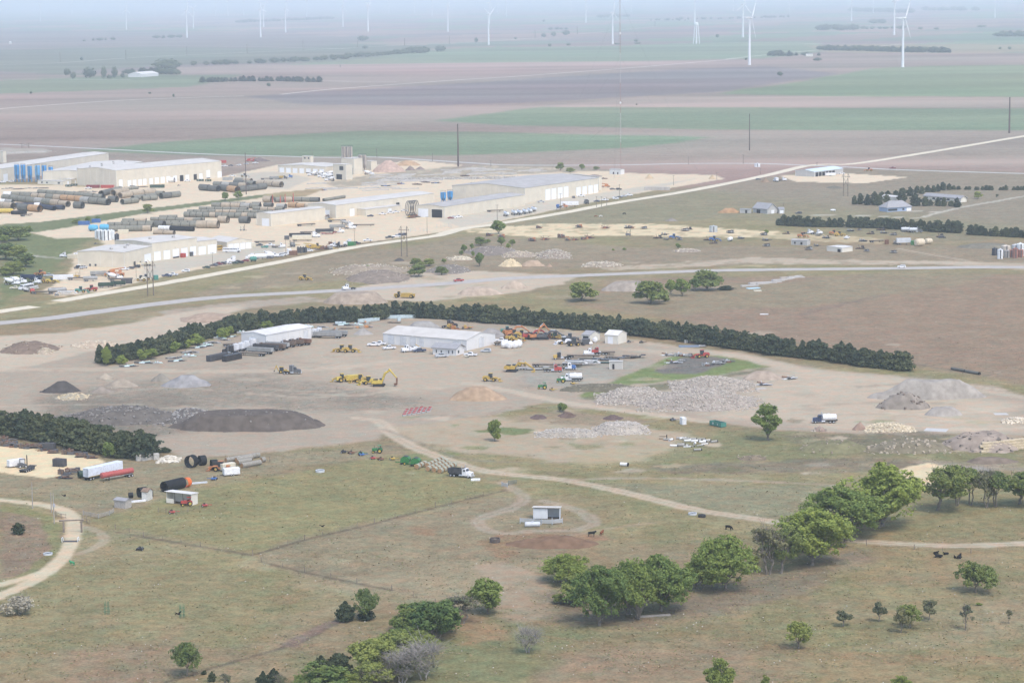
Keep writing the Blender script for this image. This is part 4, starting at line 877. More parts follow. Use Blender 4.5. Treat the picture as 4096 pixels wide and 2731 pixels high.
# south yard factory
bldg('assembly_hall','long low tan hall nearest the gravel road with one white end door','3b',(612,276),(497,262),(1180,207),146,.5,'R',doors=[('L',.12,.62,5.2,'door')])
bldg('assembly_hall','long tan hall with two white doors behind the tall shop pipes','3b',(1290,190),(1068,165),(2316,58),56,.5,'R',doors=[('L',.22,.55,5.4,'door'),('R',.135,.18,5.2,'door'),('R',.60,.635,5.6,'open')])
bldg('store_shed','low tan lean-to shed with a blue tank on its roof','3b',(1605,167),(1515,157),(1972,122),92,.25,'R',H=4.6,doors=[('R',.62,.72,3.2,'half')])
bldg('fabrication_hall','tallest tan fabrication hall with eight big white doors facing the road','2c',(1410,622),(785,585),(2100,518),478,.45,'R',roof=ROOFG,doors=[('R',a,a+.065,8.3,'door') for a in (.27,.35,.435,.515)]+[('R',a,a+.06,6.4,'door') for a in (.69,.775,.86,.935)])
bldg('rear_hall','tan flat hall with dark roof at the far end of the fabrication hall','2c',(2104,500),(1830,470),(2112,497),372,.1,'L',roof=ROOFG,H=10.9)
bldg('fabrication_wing','long tan wing with an open dark doorway beside the ring reels','2c',(655,758),(450,737),(1412,640),652,.55,'R',roof=ROOFG,doors=[('L',.08,.45,5.8,'open'),('L',.58,.93,5.9,'door')])
bldg('repair_shop','lower front part of the tan repair shop with three roof units','3a',(1300,578),(905,545),(1590,508),418,.3,'R',doors=[('R',.72,.96,4.9,'door'),('L',.72,.76,1.2,'win',.6),('L',.60,.64,1.2,'win',.6),('R',.33,.4,2.3,'win')],vents=3)
bldg('repair_shop','tall middle part of the tan repair shop with five white doors','3a',(1592,508),(1200,478),(2062,446),322,.35,'R',doors=[('R',.04,.18,5.2,'door'),('R',.25,.39,5.2,'door'),('R',.45,.59,5.4,'half'),('R',.64,.78,5.4,'door'),('R',.84,.97,5.6,'door')],vents=2)
bldg('repair_shop','low right part of the tan repair shop with two white doors','3a',(2064,446),(1800,420),(2248,421),303,.4,'R',doors=[('R',.06,.42,4.9,'door'),('R',.53,.95,5.4,'door')])
bldg('bus_garage','gabled tan garage with four white doors behind the parked white bus','3b',(152,528),(-60,500),(362,498),458,1.3,'L',H=5.0,doors=[('R',.06,.26,3.8,'door'),('R',.29,.49,3.8,'door'),('R',.53,.73,3.8,'door'),('R',.76,.96,3.8,'door')],ridge=.5)
# right of the road
bldg('storage_units','mini storage building with light blue roof and dark bays by the crossroads','3d',(2110,412),(1920,402),(2410,375),356,1.0,'R',GRYW,ROOFB,H=4.2,doors=[('R',.04+k*.115,.13+k*.115,3.4,'dark') for k in range(6)],lights=False)
bldg('grey_house','grey gabled house with white doors above the left cedar hedge','3d',(1620,800),(1470,786),(1737,793),752,5.0,'L',GRYW,SHING,H=3.3,over=.5,doors=[('R',.4,.7,2.4,'door'),('L',.5,.75,2.5,'dark')],lights=False)
bldg('house_garage','small white doored garage joined to the grey gabled house','3d',(1741,795),(1725,780),(1790,790),742,1,'R',GRYW,SHING,H=3.0,doors=[('R',.2,.85,2.3,'door')],lights=False)
bldg('lean_to_barn','low grey lean-to barn left of the grey gabled house','3d',(1440,792),(1332,790),(1452,788),758,1.0,'L',GRYW,SHING,H=2.8,doors=[('L',.3,.5,2.2,'dark')],lights=False)
bldg('blue_house','blue house with hipped grey roof and white porch','3e',(835,552),(690,542),(1100,537),497,3.2,'R',BLUW,SHING,H=3.0,over=.7,hip=True,doors=[('R',.02,.40,1.5,'win',.6),('R',.80,.98,2.3,'door'),('R',.62,.70,1.3,'win',.8)],lights=False)
bldg('ranch_house','long ranch house with wide grey roof behind a row of conifers','3e',(1648,445),(1242,412),(1672,436),398,3.6,'L',CRMW,SHING,H=2.9,over=.7,doors=[('L',a,a+.07,1.4,'win',.7) for a in (.1,.3,.5,.7)],lights=False)
bldg('pale_barn','small pale roofed barn half hidden by conifers','3e',(930,435),(775,420),(948,428),400,2.4,'L',CRMW,ROOFW,H=3.2,lights=False)
bldg('field_shed','small grey shed with two dark windows among the scrap','3f',(2035,346),(1868,338),(2048,338),306,1.6,'L',GRYW,ROOFG,H=3.0,doors=[('L',.3,.42,1.6,'dark',.4),('L',.72,.82,1.2,'dark',.8)],lights=False)
bldg('cabin_remains','broken white cabin with a dark doorway on a low trailer bed','3e',(330,1000),(160,985),(440,985),945,.3,'R',CRMW,ROOFW,H=2.7,doors=[('L',.1,.3,1.9,'dark')],lights=False)
bldg('pump_house','small pale pump house beside the guyed mast','2c',(2310,350),(2207,345),(2320,345),312,1,'L',WHTW,ROOFG,H=4.2,doors=[('L',.2,.3,2,'dark'),('L',.6,.7,2,'dark')],lights=False)
bldg('far_barn','pale long barn on the far left farmstead','1a',(950,520),(930,515),(1066,512),502,1.6,'R',WHTW,ROOFW,H=6,lights=False)
bldg('far_barn','tan shed of the small far homestead','1c',(925,382),(885,381),(930,380),370,.5,'L',CRMW,ROOFW,H=5,lights=False)
bldg('far_house','white speck of a house on the hazy left plain','1a',(75,296),(62,296),(78,295),288,1,'L',WHTW,ROOFW,H=6,lights=False)
# central contractor yard
bldg('white_warehouse','white warehouse with pale roof backed by the cedar windbreak','4b',(690,492),(415,470),(1165,404),388,.8,'R',WHTW,ROOFW,H=5.4,doors=[('L',.35,.68,4.0,'door'),('R',.82,.93,4.5,'grey')])
bldg('white_workshop','long white workshop with grey roof in the middle of the yard','4c',(695,530),(-174,458),(1000,460),438,1.1,'L',WHTW,ROOFM,H=4.7,doors=[('L',.06,.165,3.9,'grey'),('L',.86,.945,4.3,'grey'),('L',.715,.795,4.2,'grey'),('L',.60,.675,4.0,'grey'),('L',.50,.565,4.0,'grey'),('R',.42,.60,4.4,'grey')])
bldg('white_office','small white office with gabled front before the long white workshop','4c',(583,583),(343,567),(700,560),525,2.6,'L',WHTW,SHING,H=3.0,over=.6,doors=[('L',.12,.16,1.3,'win',.9),('L',.28,.32,1.3,'win',.9),('L',.60,.65,2.0,'win'),('L',.82,.86,1.3,'win',.9),('R',.25,.4,1.2,'win',.9)],lights=False)
bldg('cream_garage','cream gabled garage with white door at the windbreak','4d',(186,462),(62,450),(278,437),384,2.4,'L',CRMW,ROOFW,H=3.9,doors=[('L',.38,.78,3.2,'door')],lights=False)
bldg('brown_shed','small pale shed with open dark front beside the cream garage','4c',(1985,440),(1902,432),(2087,418),378,2.2,'L',CRMW,SHING,H=3.1,doors=[('L',.15,.85,2.6,'open')],lights=False)
bldg('block_hut','grey concrete block hut with dark door at the green strip','4c',(2325,722),(2190,722),(2352,716),640,.1,'L',CONC,CONC,H=3.2,doors=[('L',.62,.78,2.2,'dark')],lights=False)
# farm sheds in the foreground, open to the front
def open_shed(name,label,c,N,E1,E2,H,wall,roof,openings,fall=-.5):
 p=at(c,*N); a=at(c,*E1); L=(a-p).length; X=(p-a).normalized(); W=max(3.4,(at(c,*E2)-p).dot(Vector((-X.y,X.x,0))))
 root=empty(name); root.location=a; root.rotation_euler=(0,0,math.atan2(X.y,X.x)); tag(root,label,'shed')
 m=MB(); m.box(0,L,W-.1,W,0,H+fall); m.build('back_wall',wall,root)
 for x in (0,L-.1):MB().loft([[(x,0,0),(x,W,0),(x,W,H+fall),(x,0,H)],[(x+.1,0,0),(x+.1,W,0),(x+.1,W,H+fall),(x+.1,0,H)]]).build('side_wall',wall,root)
 MB().loft([[(x,-.5,H+.05),(x,W+.2,H+fall+.05),(x,W+.2,H+fall+.2),(x,-.5,H+.2)] for x in (-.3,L+.3)]).build('roof',roof,root)
 for x in openings[0]:MB().box(x*L-.08,x*L+.08,.05,.2,0,H-.05).build('post',BARK,root)
 for x0,x1,z0,z1 in openings[1]:MB().box(x0*L,x1*L,-.06,.04,z0,z1).build('front_panel',wall,root)
 MB().box(.1,L-.1,.3,W-.15,-.1,.03).build('floor',M('shed_floor',(.12,.10,.08),.95),root)
 return root
open_shed('machine_shed','open fronted white metal shed sheltering a red mower on the farm','5a',(2000,972),(1740,942),(2092,960),3.6,CRMW,ROOFW,([.33,.66],[(.0,.30,.1,1.5)]),fall=-.25)
open_shed('cattle_shed','white cattle shed with sliding door in the looped farm track','5c',(1668,985),(1392,980),(1690,975),3.5,M('pale_tin',(.66,.68,.70),.5,.08),ROOFM,([.54],[(.0,.55,.2,3.2)]),fall=-.4)
sh=bldg('tack_shed','small weathered pale hut behind the corral','5a',(1310,1005),(1195,990),(1325,985),955,2.2,'L',M('weathered_boards',(.42,.39,.35),.9,.2,2),SHING,H=2.4,lights=False)
bldg('privy','narrow white timber hut with brown roof beside the black pipe arch','5a',(1545,922),(1485,918),(1552,916),860,3.0,'L',M('peeling_white_boards',(.62,.60,.55),.9,.2,2),M('rusty_roof',(.27,.19,.14),.9,.2,1),H=2.9,lights=False)
# tall steel silos, factory and plant
def silo(c,x,yb,yt,wpx,mat,label,cone=True,name='silo'):
 h=hgt(c,x,yb,yt); r=wpx*CR[c][2]/(FPX/at(c,x,yb).length)/2; o=empty(name); o.location=at(c,x,yb); tag(o,label,'silo')
 z0=h*.42 if cone else .2
 b_=MB(); b_.rings([((0,0,z0),r*(1 if not cone else .98)),((0,0,h*.96),r),((0,0,h),r*.86)],18,'z'); b_.build('tank',mat,o)
 if cone:
  MB().rings([((0,0,h*.16),r*.18),((0,0,z0-.02),r*.98)],18,'z').build('hopper',mat,o)
  for k in range(4):
   a=math.pi/4+k*math.pi/2; MB().bar((math.cos(a)*r,math.sin(a)*r,0),(math.cos(a)*r,math.sin(a)*r,z0+.4),.3).build('leg',mat,o)
  br=MB()
  for k in range(4):
   a=math.pi/4+k*math.pi/2; a2=a+math.pi/2
   br.bar((math.cos(a)*r,math.sin(a)*r,z0*.1),(math.cos(a2)*r,math.sin(a2)*r,z0*.55),.14); br.bar((math.cos(a)*r,math.sin(a)*r,z0*.55),(math.cos(a2)*r,math.sin(a2)*r,z0*.55),.14)
  br.build('brace',mat,o)
 rl=MB()
 for k in range(10):
  a=k*math.pi/5; rl.bar((math.cos(a)*r*.95,math.sin(a)*r*.95,h*.95),(math.cos(a)*r*.95,math.sin(a)*r*.95,h+1.1),.07)
  a2=a+math.pi/5; rl.bar((math.cos(a)*r*.95,math.sin(a)*r*.95,h+1.1),(math.cos(a2)*r*.95,math.sin(a2)*r*.95,h+1.1),.07)
 rl.build('railing',DKMET,o)
 ld=MB(); ld.box(-.25,.25,-r-.25,-r-.12,.5,h); ld.build('ladder',DKMET,o)
 return o
SBLUE=M('silo_blue',(.06,.27,.56),.45,.10,.3); SBLU2=M('silo_pale_blue',(.16,.40,.66),.45,.10,.3); STAN=M('silo_tan',(.40,.35,.30),.6,.12,.3)
for k,(x,yt,w,m_) in enumerate([(203,322,60,SBLUE),(277,322,58,SBLUE),(355,337,54,SBLUE),(446,330,60,SBLU2),(524,330,58,SBLUE),(602,347,54,SBLUE)]):
 silo('2a',x,525,yt,w,m_,['blue silo on legs at the left end of the factory row','second blue silo from the left, touching the first','short blue silo ending the left trio','paler blue silo opening the right trio','middle blue silo of the right trio','short blue silo at the right end of the factory row'][k])
silo('2c',643,612,516,55,SBLUE,'left blue silo of the pair in the fabrication court',True); silo('2c',707,602,506,55,SBLUE,'right blue silo of the pair in the fabrication court',True)
for x,lab in ((1838,'left of three tall tan silos at the batch plant'),(1880,'middle of three tall tan silos at the batch plant'),(1922,'right of three tall tan silos at the batch plant')):silo('2b',x,420,108,48,STAN,lab,True)
for x,lab in ((2035,'left of two shorter tan silos at the batch plant'),(2082,'right of two shorter tan silos at the batch plant')):silo('2b',x,400,208,52,STAN,lab,True)
for x,lab in ((216,'left white upright tank by the shed doors'),(243,'right white upright tank by the shed doors')):silo('2c',x,648,592,26,M('white_tank',(.74,.76,.76),.5),lab,False,'storage_tank')
def stand_tank(c,x,yb,yt,wpx,mat,label,group=None,name='storage_tank'):
 h=hgt(c,x,yb,yt); r=wpx*CR[c][2]/(FPX/at(c,x,yb).length)/2; o=empty(name); o.location=at(c,x,yb); tag(o,label,'tank',group)
 MB().rings([((0,0,0),r),((0,0,h*.94),r),((0,0,h),r*.25)],20,'z').build('shell',mat,o)
 MB().box(-.3,.3,-r-.2,-r-.08,.2,h*.95).build('ladder',DKMET,o); MB().cyl((0,0,h*.99),(0,0,h+.35),.35).build('hatch',mat,o)
 return o
WTANK=M('white_tank',(.74,.76,.76),.5); RTANK=M('rusty_tank',(.36,.17,.13),.8,.25,.5,0,.3)
for k,x in enumerate((1022,1060,1100,1140,1170)):stand_tank('3a',x,[272,285,292,290,280][k],182,60,WTANK,ORD[k]+' from the left of the white fuel tanks behind the repair shop')
stand_tank('3a',1222,290,222,48,M('black_tank',(.04,.045,.06),.5),'dark navy upright tank at the end of the white fuel tanks')
stand_tank('3d',1513,308,270,62,WTANK,'white round water tank by the grey crossroad'); stand_tank('3f',1055,205,138,84,M('pale_grey_tank',(.46,.49,.50),.6),'grey round tank on the limestone strip')
for x,yb,yt,w,mt,lab in [(2025,1032,950,62,M('black_tank',(.04,.045,.06),.5),'black upright tank left of the scrap tank cluster'),(2085,1070,962,62,WTANK,'white streaked tank front left of the scrap tank cluster'),(2160,1058,975,68,M('grey_scrap_tank',(.33,.31,.29),.8,.2),'grey tank in the middle of the scrap tank cluster'),(2150,1035,918,100,M('cream_rust_tank',(.66,.58,.48),.7,.12,.5,0,.5),'cream tank stained with rust at the back of the tank cluster'),(2210,1050,968,52,RTANK,'narrow dark red tank in the tank cluster'),(2255,1062,950,60,RTANK,'rust red tank standing foremost in the tank cluster'),(2255,1030,908,80,M('grey_white_tank',(.6,.6,.6),.6,.12),'grey white tank behind the rust red one'),(2310,1040,895,80,WTANK,'white tank at the right end of the tank cluster'),(2315,1052,965,60,RTANK,'red brown tank cut by the right photo edge')]:stand_tank('3e',x,yb,yt,w,mt,lab)
# ---------------------------------------------------------------- wind turbines, towers, poles
TURB=M('turbine_white',(.82,.83,.84),.5,.03,.1)
def turbine_mesh(angle):
 def make():
  o=empty('wind_turbine'); H=90.0
  m=MB(); m.rings([((0,0,0),2.6),((0,0,30),2.2),((0,0,60),1.8),((0,0,H-1.6),1.35)],16,'z'); m.build('tower',TURB,o)
  MB().cyl((0,0,-.3),(0,0,.35),4.0,3.6,16).build('foundation',CONC,o)
  m=MB(); m.loft([[(x,y*w,H+z*h) for y,z in ((-1.6,-.9),(1.6,-.9),(1.9,0),(1.6,1),(-1.6,1),(-1.9,0))] for x,w,h in ((-7.5,.6,1.2),(-6.5,.95,1.8),(1.5,1,2.0),(3.2,.75,1.6))]); m.build('nacelle',TURB,o)
  hub=MB(); hub.rings([((3.0,0,H),1.7),((4.6,0,H),1.7),((5.8,0,H),1.1),((6.4,0,H),.2)],14,'x'); hb=hub.build('hub',TURB,o)
  for k in range(3):
   a=math.radians(angle+120*k); d=Vector((0,math.sin(a),math.cos(a))); e=Vector((0,math.cos(a),-math.sin(a))); rings=[]
   for s,ch,tk in ((1.2,1.5,1.3),(5,2.0,1.2),(10,3.4,.8),(20,2.6,.5),(32,1.8,.3),(43,.7,.12)):
    tw=math.radians(20*(1-s/43)); ex=e*math.cos(tw)+Vector((1,0,0))*math.sin(tw); fx=-e*math.sin(tw)+Vector((1,0,0))*math.cos(tw); c0=Vector((4.2,0,H))+d*s
    rings.append([tuple(c0+ex*(px*ch)+fx*(pz*tk)) for px,pz in ((-.3,-.25),(.1,-.5),(.65,-.05),(.65,.05),(.1,.5),(-.3,.25))])
   MB().loft(rings).build('blade',TURB,o)
  return o
 return make
TL=[(162,87,21,'small hazy turbine at the left end of the skyline'),(288,60,4,'barely visible turbine second from the left on the skyline'),(506,121,39,'lone white turbine on the left plain above the farmstead'),(619,62,7,'faint skyline turbine right of the lone left one'),
 (748,152,42,'tall white turbine nearest in the left group'),(774,114,36,'turbine just right behind the nearest of the left group'),(863,62,13,'faint turbine between the left group and the tall middle left one'),(912,65,4,'faint turbine left of a still fainter one'),(975,61,8,'faintest turbine left of the tall middle left one'),
 (1043,150,39,'tall turbine left of centre with one behind its right side'),(1055,109,24,'turbine half hidden behind the tall one left of centre'),(1143,131,37,'tall turbine right of the overlapping pair left of centre'),(1150,64,4,'faint turbine behind the tall one right of the overlapping pair'),(1227,70,5,'faint skyline turbine above the long pale wood'),
 (1372,109,24,'slim turbine left of the white field tank glint'),(1473,127,25,'turbine above the large round lone tree'),(1555,55,-6,'faint turbine with its top out of frame, above the middle plain'),(1658,52,-6,'very faint turbine with its top out of frame'),(1729,64,-7,'pale turbine left of the turbine with spread blades'),
 (1792,128,24,'turbine with two drooping blades left of the overlapping centre pair'),(1955,181,60,'nearest central turbine standing on the pink field'),(1958,98,12,'turbine directly behind the nearest central one'),(1989,58,-6,'faint turbine right behind the central pair'),(2025,68,-9,'bright skyline turbine right of the central pair'),
 (2283,49,-9,'faint turbine left of a larger one near the mast'),(2344,92,2,'turbine left of the mast on the hazy plain'),(2451,178,52,'near turbine standing just left of the guyed mast'),(2524,50,-8,'faint turbine right of the guyed mast'),(2779,96,-12,'turbine straight behind the water tower'),
 (2933,47,4,'faint turbine left of the big right hand pair'),(2972,151,18,'turbine rising behind the left big right hand one'),(2998,261,73,'big turbine in the right half, blades in a wide V'),(3157,50,-8,'faint turbine right of the wide V blades'),(3406,86,-10,'turbine above the dark far wood'),
 (3493,52,-8,'faint turbine behind the round copse'),(3577,141,6,'turbine behind the nearest one at right'),(3611,270,73,'nearest and largest turbine at right, blade pointing down right'),(3980,74,-10,'slim turbine near the right edge'),(3994,30,-14,'faintest turbine behind the slim one near the right edge')]
ANG=[5,28,52,76,100]
for k,(u,v,hv,lab) in enumerate(TL):
 h=hgt('S',u,v,hv); s=h/90
 ai=30 if u==3611 else (33 if u==2998 else (58 if u in (1792,1955) else R.choice(ANG)))
 yaw=-38 if u in (3611,2972,3577) else (-30 if u==2998 else R.uniform(-30,-2))
 spawn('turbine%d' % ai,turbine_mesh(ai),at('S',u,v),yaw,lab,'wind turbine','wind turbines on the plain',s)
# water tower
c_=at('S',2786,176); h=hgt('S',2786,176,89); o=empty('water_tower'); o.location=c_; tag(o,'white water tower on slim legs on the far plain','water tower')
r=5.8; MB().rings([((0,0,h*.83),r*.75),((0,0,h*.87),r),((0,0,h*.94),r),((0,0,h),r*.3)],20,'z').build('tank',TURB,o)
MB().cyl((0,0,0),(0,0,h*.85),1.1).build('riser',TURB,o)
for k in range(6):
 a=k*math.pi/3+.3; MB().cyl((math.cos(a)*11,math.sin(a)*11,0),(math.cos(a)*r,math.sin(a)*r,h*.88),.65).build('leg',TURB,o)
for z,rr in ((.3,9.2),(.6,7.4)):
 m=MB()
 for k in range(6):
  a=k*math.pi/3+.3; b=a+math.pi/3; m.cyl((math.cos(a)*rr,math.sin(a)*rr,h*z),(math.cos(b)*rr,math.sin(b)*rr,h*z),.22,n=5)
 m.build('strut',TURB,o)
# guyed mast, red and white, far taller than the frame
c_=at('S',2483,690); o=empty('radio_mast'); o.location=c_; tag(o,'tall thin guyed lattice mast running out of the top of the photo','mast')
RED_=M('mast_red',(.36,.22,.19),.6); WHT_=M('mast_white',(.5,.47,.45),.6)
for k in range(6):
 z0,z1=k*26.0,k*26.0+26; m=MB(); q=.42
 P=[(q,-.25),(-q,-.25),(0,q)]
 for x,y in P:m.bar((x,y,z0),(x,y,z1),.085)
 for j in range(10):
  za=z0+j*2.6
  for i in range(3):m.bar((*P[i],za),(*P[(i+1) % 3],za+2.6),.05)
 m.build('lattice',RED_ if k % 2==0 else WHT_,o)
for z in (60,120):MB().rings([((0,0,z),.5),((0,0,z+.8),.8),((0,0,z+1.6),.4)],10,'z').build('beacon',WTANK,o)
for k in range(3):
 a=k*2*math.pi/3+.4
 for z in (50,100,150):MB().cyl((0,0,z),(math.cos(a)*75,math.sin(a)*75,0),.03,n=3).build('guy_wire',DKMET,o)
# steel monopoles and timber poles
RUSTP=M('weathering_steel',(.13,.095,.085),.8,.15,.2); WOODP=M('wood_pole',(.20,.165,.135),.9,.2,.5)
def pole(c,x,yb,yt,wpx,label,mat=WOODP,name='utility_pole',arms=1,lampd=False,rot=30,cat='pole',group=None):
 h=hgt(c,x,yb,yt); D=at(c,x,yb); r=max(.14,wpx*CR[c][2]/(FPX/D.length)/2); o=empty(name); o.location=D; o.rotation_euler=(0,0,math.radians(rot)); tag(o,label,cat,group)
 MB().rings([((0,0,-.2),r),((0,0,h*.5),r*.8),((0,0,h),r*.55)],10,'z').build('shaft',mat,o)
 for k in range(arms):
  z=h-.5-k*1.2; MB().box(-1.2,1.2,-.07,.07,z,z+.14).build('crossarm',mat,o)
  for q in (-1.05,0.35,1.05):MB().cyl((q,0,z+.14),(q,0,z+.38),.06,.04,6).build('insulator',M('insulator_grey',(.4,.4,.42)),o)
 if lampd:MB().bev(-.2,1.6,-.12,.12,h-.3,h-.1,.04).build('lamp_arm',mat,o)
 return o
for c,x,yb,yt,w,lab in [('S',1833,667,496,8,'tall dark steel monopole beside the gravel pyramid of the batch plant'),('S',2998,602,456,5,'dark steel monopole on the bare field right of the mast'),('S',4037,533,389,8,'dark steel monopole near the right photo edge'),('S',985,778,611,4,'tall dark wooden pole among the far pipe stack')]:
 pole(c,x,yb,yt,w,lab,RUSTP,'steel_monopole',2 if w<8 else 3,rot=120)
UP=[('3b',768,592,400,'road pole beside the black tanks'),('3b',1486,480,312,'pole with crossarm at the south yard road'),('3b',2244,348,172,'thin pole at the yard gate'),('2c',1150,780,632,'thin pole in front of the white tank row'),('2c',1745,680,525,'pole by the blue cone hopper'),('2c',2084,657,552,'pole left of a pair beside the gravel road'),('2c',2131,655,555,'pole by the parked white pickup, fabrication end'),('2c',2180,642,560,'short pole at the gravel road edge'),('2c',2300,552,442,'thin pole at the far end of the yard'),
 ('3a',2223,566,415,'slim pole in the repair shop lot'),('3a',1425,690,565,'slim pole beside the cream loader'),('3d',795,285,200,'white topped pole on the crossroad left of the water tank'),('3d',1366,275,180,'white topped pole left of the round water tank'),('3d',2137,292,258,'short pole at the road junction'),('3d',638,500,395,'thin pole in the far yard of stones'),('3d',1090,440,365,'short wooden pole by the sand heap'),('3d',1545,385,320,'thin pole below the round water tank'),('3d',1790,720,680,'short post behind the grey house garage'),
 ('2b',795,205,110,'faint pole on the crossroad left of the garage'),('2b',1467,222,155,'faint pole behind the truck garage'),('2b',2226,230,130,'faint pole right of the batch silos'),('2c',18,188,110,'faint pole above the gravel pyramid'),('2c',541,222,150,'faint pole left of the tall monopole'),('2c',1090,270,215,'faint pole right of the tall monopole'),
 ('1a',405,422,355,'far pole leftmost along the second far road'),('1a',847,403,338,'far pole second along the second far road'),('1a',1257,378,312,'far pole third along the second far road'),('1a',1661,360,298,'far pole fourth along the second far road'),('1a',2037,338,272,'far pole fifth along the second far road'),('1b',135,322,268,'far pole sixth along the second far road'),('1b',452,308,258,'far pole seventh along the second far road'),('1b',752,300,243,'far pole eighth along the second far road'),('1b',1328,256,204,'far pole left of the three round trees'),('1b',1611,232,178,'far pole right of the three round trees'),('1b',2134,180,142,'faintest far pole near the tower'),('1b',18,455,435,'little pole at the far left field')]
for c,x,yb,yt,lab in UP:pole(c,x,yb,yt,5,lab,rot=R.uniform(0,60),cat='pole')
for c,x,yb,yt,lab in [('5a',342,1000,725,'weathered wooden pole furthest left along the farm lane'),('5a',538,1040,832,'wooden pole behind the paler one at the lane bend'),('5a',567,1160,835,'pale wooden pole with a meter box at the lane bend')]:
 o=pole(c,x,yb,yt,12,lab,M('grey_wood_pole',(.36,.33,.30),.9,.2,.5),arms=0)
MB().box(-.35,.35,-.55,-.15,5.2,6.2).build('transformer',M('insulator_grey',(.4,.4,.42)),o)
def hframe(c,x0,y0,x1,y1,yt,label):
 a=at(c,x0,y0); b=at(c,x1,y1); h=hgt(c,x0,y0,yt); d=b-a; L=d.length; o=empty('h_frame_pylon'); o.location=a; o.rotation_euler=(0,0,math.atan2(d.y,d.x)); tag(o,label,'pylon')
 for x in (0,L):MB().rings([((x,0,-.2),.32),((x,0,h),.2)],8,'z').build('pole',WOODP,o)
 MB().box(-L*.45,L*1.45,-.1,.1,h*.86,h*.86+.3).build('crossarm',WOODP,o)
 m=MB(); m.bar((0,-.2,h*.42),(L,-.2,h*.80),.2); m.bar((L,.2,h*.42),(0,.2,h*.80),.2); m.build('brace',WOODP,o)
 MB().bar((-L*.4,0,h*.87),(0,0,h),.14).build('stay',WOODP,o); MB().bar((L*1.4,0,h*.87),(L,0,h),.14).build('stay',WOODP,o)
 for x in (-L*.4,L/2,L*1.4):MB().cyl((x,0,h*.86-1.4),(x,0,h*.86),.12,.12,6).build('insulator',M('insulator_grey',(.4,.4,.42)),o)
hframe('3a',1545,872,1605,868,510,'timber H frame pylon in front of the repair shop'); hframe('3b',1976,590,2034,592,272,'timber H frame pylon right of the parked pickups, mid road'); hframe('3e',345,376,393,378,122,'timber H frame pylon by the storage building lot'); hframe('2a',258,125,340,123,68,'pale goal shaped frame at the far left crossroad')
# red gantry posts over the pipes
for k,(x,yb,yt) in enumerate([(1003,765,675),(1093,768,682),(1150,765,665),(1245,765,655)]):pole('2b',x,yb,yt,14,['leftmost red steel post between the pipes','second red steel post between the pipes','third red steel post between the pipes','rightmost red steel post between the pipes'][k],M('red_primer',(.48,.12,.10),.7),'steel_post',0)
# fences of the farm: posts carried by each run
def fence(name,label,runs,h,step,mat,rails=0,wire=True):
 o=empty(name); P0=at(*runs[0][0]); o.location=P0; tag(o,label,'fence'); m=MB()
 for i in range(len(runs[0])-1):
  a=at(*runs[0][i])-P0; b=at(*runs[0][i+1])-P0; d=b-a; L=d.length; k=max(1,int(L/step))
  for j in range(k+(i==len(runs[0])-2)):
   p=a+d*(j/k); hh=h*R.uniform(.85,1.2); big=(j % 9==0)
   MB().cyl((p.x,p.y,-.2),(p.x,p.y,hh*(1.15 if big else 1)),.11 if big else .06,n=6).build('post',mat,o)
  nr=rails or 3
  for q in range(nr):
   z=h*(.3+.6*q/max(1,nr-1)); t=.05 if rails else .012; m.bar((a.x,a.y,z),(b.x,b.y,z),t*2)
 m.build('rail' if rails else 'wire',mat,o)
 return o
FWOOD=M('fence_wood',(.24,.20,.165),.9,.2,1)
fence('wire_fence','wire fence climbing from the pasture corner to the gate by the dump truck',[[('D',580,1275),('D',700,1240),('D',860,1201),('D',1000,1165),('D',1110,1138)]],1.3,7,FWOOD)
fence('wire_fence','wire fence from the corral to the pasture corner',[[('D',265,1215),('D',330,1232),('D',460,1255),('D',580,1275)]],1.3,7,FWOOD)
fence('wire_fence','wire fence running down from the pasture corner to the creek thicket',[[('D',600,1290),('D',700,1315),('D',820,1340),('D',900,1356),('D',1000,1385)]],1.3,7,FWOOD)
fence('wire_fence','wire fence below the machinery row along the farm track',[[('D',500,1100),('D',620,1060),('D',740,1035)]],1.3,6,FWOOD)
fence('wire_fence','wire fence below the right hand farm lane with the black cattle',[[('D',1990,1252),('D',2100,1262),('D',2230,1270),('D',2352,1264)]],1.3,7,FWOOD)
fence('corral_fence','grey plank corral left of the weathered hut',[[('5a',870,1075),('5a',1030,1108),('5a',1145,1075),('5a',1190,1045)]],1.5,3.0,M('corral_planks',(.33,.32,.30),.9,.2,1),4)
fence('corral_fence','pipe pen with posts before the machine shed',[[('5a',1655,1035),('5a',1735,1045),('5a',1848,1065),('5a',1965,1040),('5a',2085,1010)]],1.3,5,FWOOD)
fence('pen_panels','grey metal cattle panels round the white cattle shed',[[('5c',1255,1025),('5c',1400,1032),('5c',1480,1040),('5c',1590,1042),('5c',1700,1030)]],1.7,2.6,M('galvanised_panel',(.42,.45,.48),.6,.1),6)
fence('gate','open steel field gate across the farm track',[[('5c',1135,628),('5c',1218,615)]],1.5,4,M('dark_gate',(.16,.18,.16),.8),5)
fence('gate','pale tube gate swung back beside the farm track',[[('5c',1065,640),('5c',1125,655)]],1.4,4,M('galvanised_panel',(.42,.45,.48),.6,.1),5)
fence('yard_fence','chain fence by the yard gate on the gravel road',[[('3b',2070,335),('3b',2170,328),('3b',2240,335)]],2.2,3,M('galvanised_panel',(.42,.45,.48),.6,.1),0)
fence('yard_fence','chain fence in front of the fabrication wing',[[('2c',582,850),('2c',690,842),('2c',720,855)]],2.2,3,M('galvanised_panel',(.42,.45,.48),.6,.1),0)
fence('wire_fence','short posts and rails left of the timber gate frame',[[('5a',585,1085),('5a',640,1105),('5a',690,1110)]],1.5,3,FWOOD,2)
fence('wire_fence','short posts and rails right of the timber gate frame',[[('5a',860,1140),('5a',905,1150),('5a',940,1170)]],1.5,3,FWOOD,2)
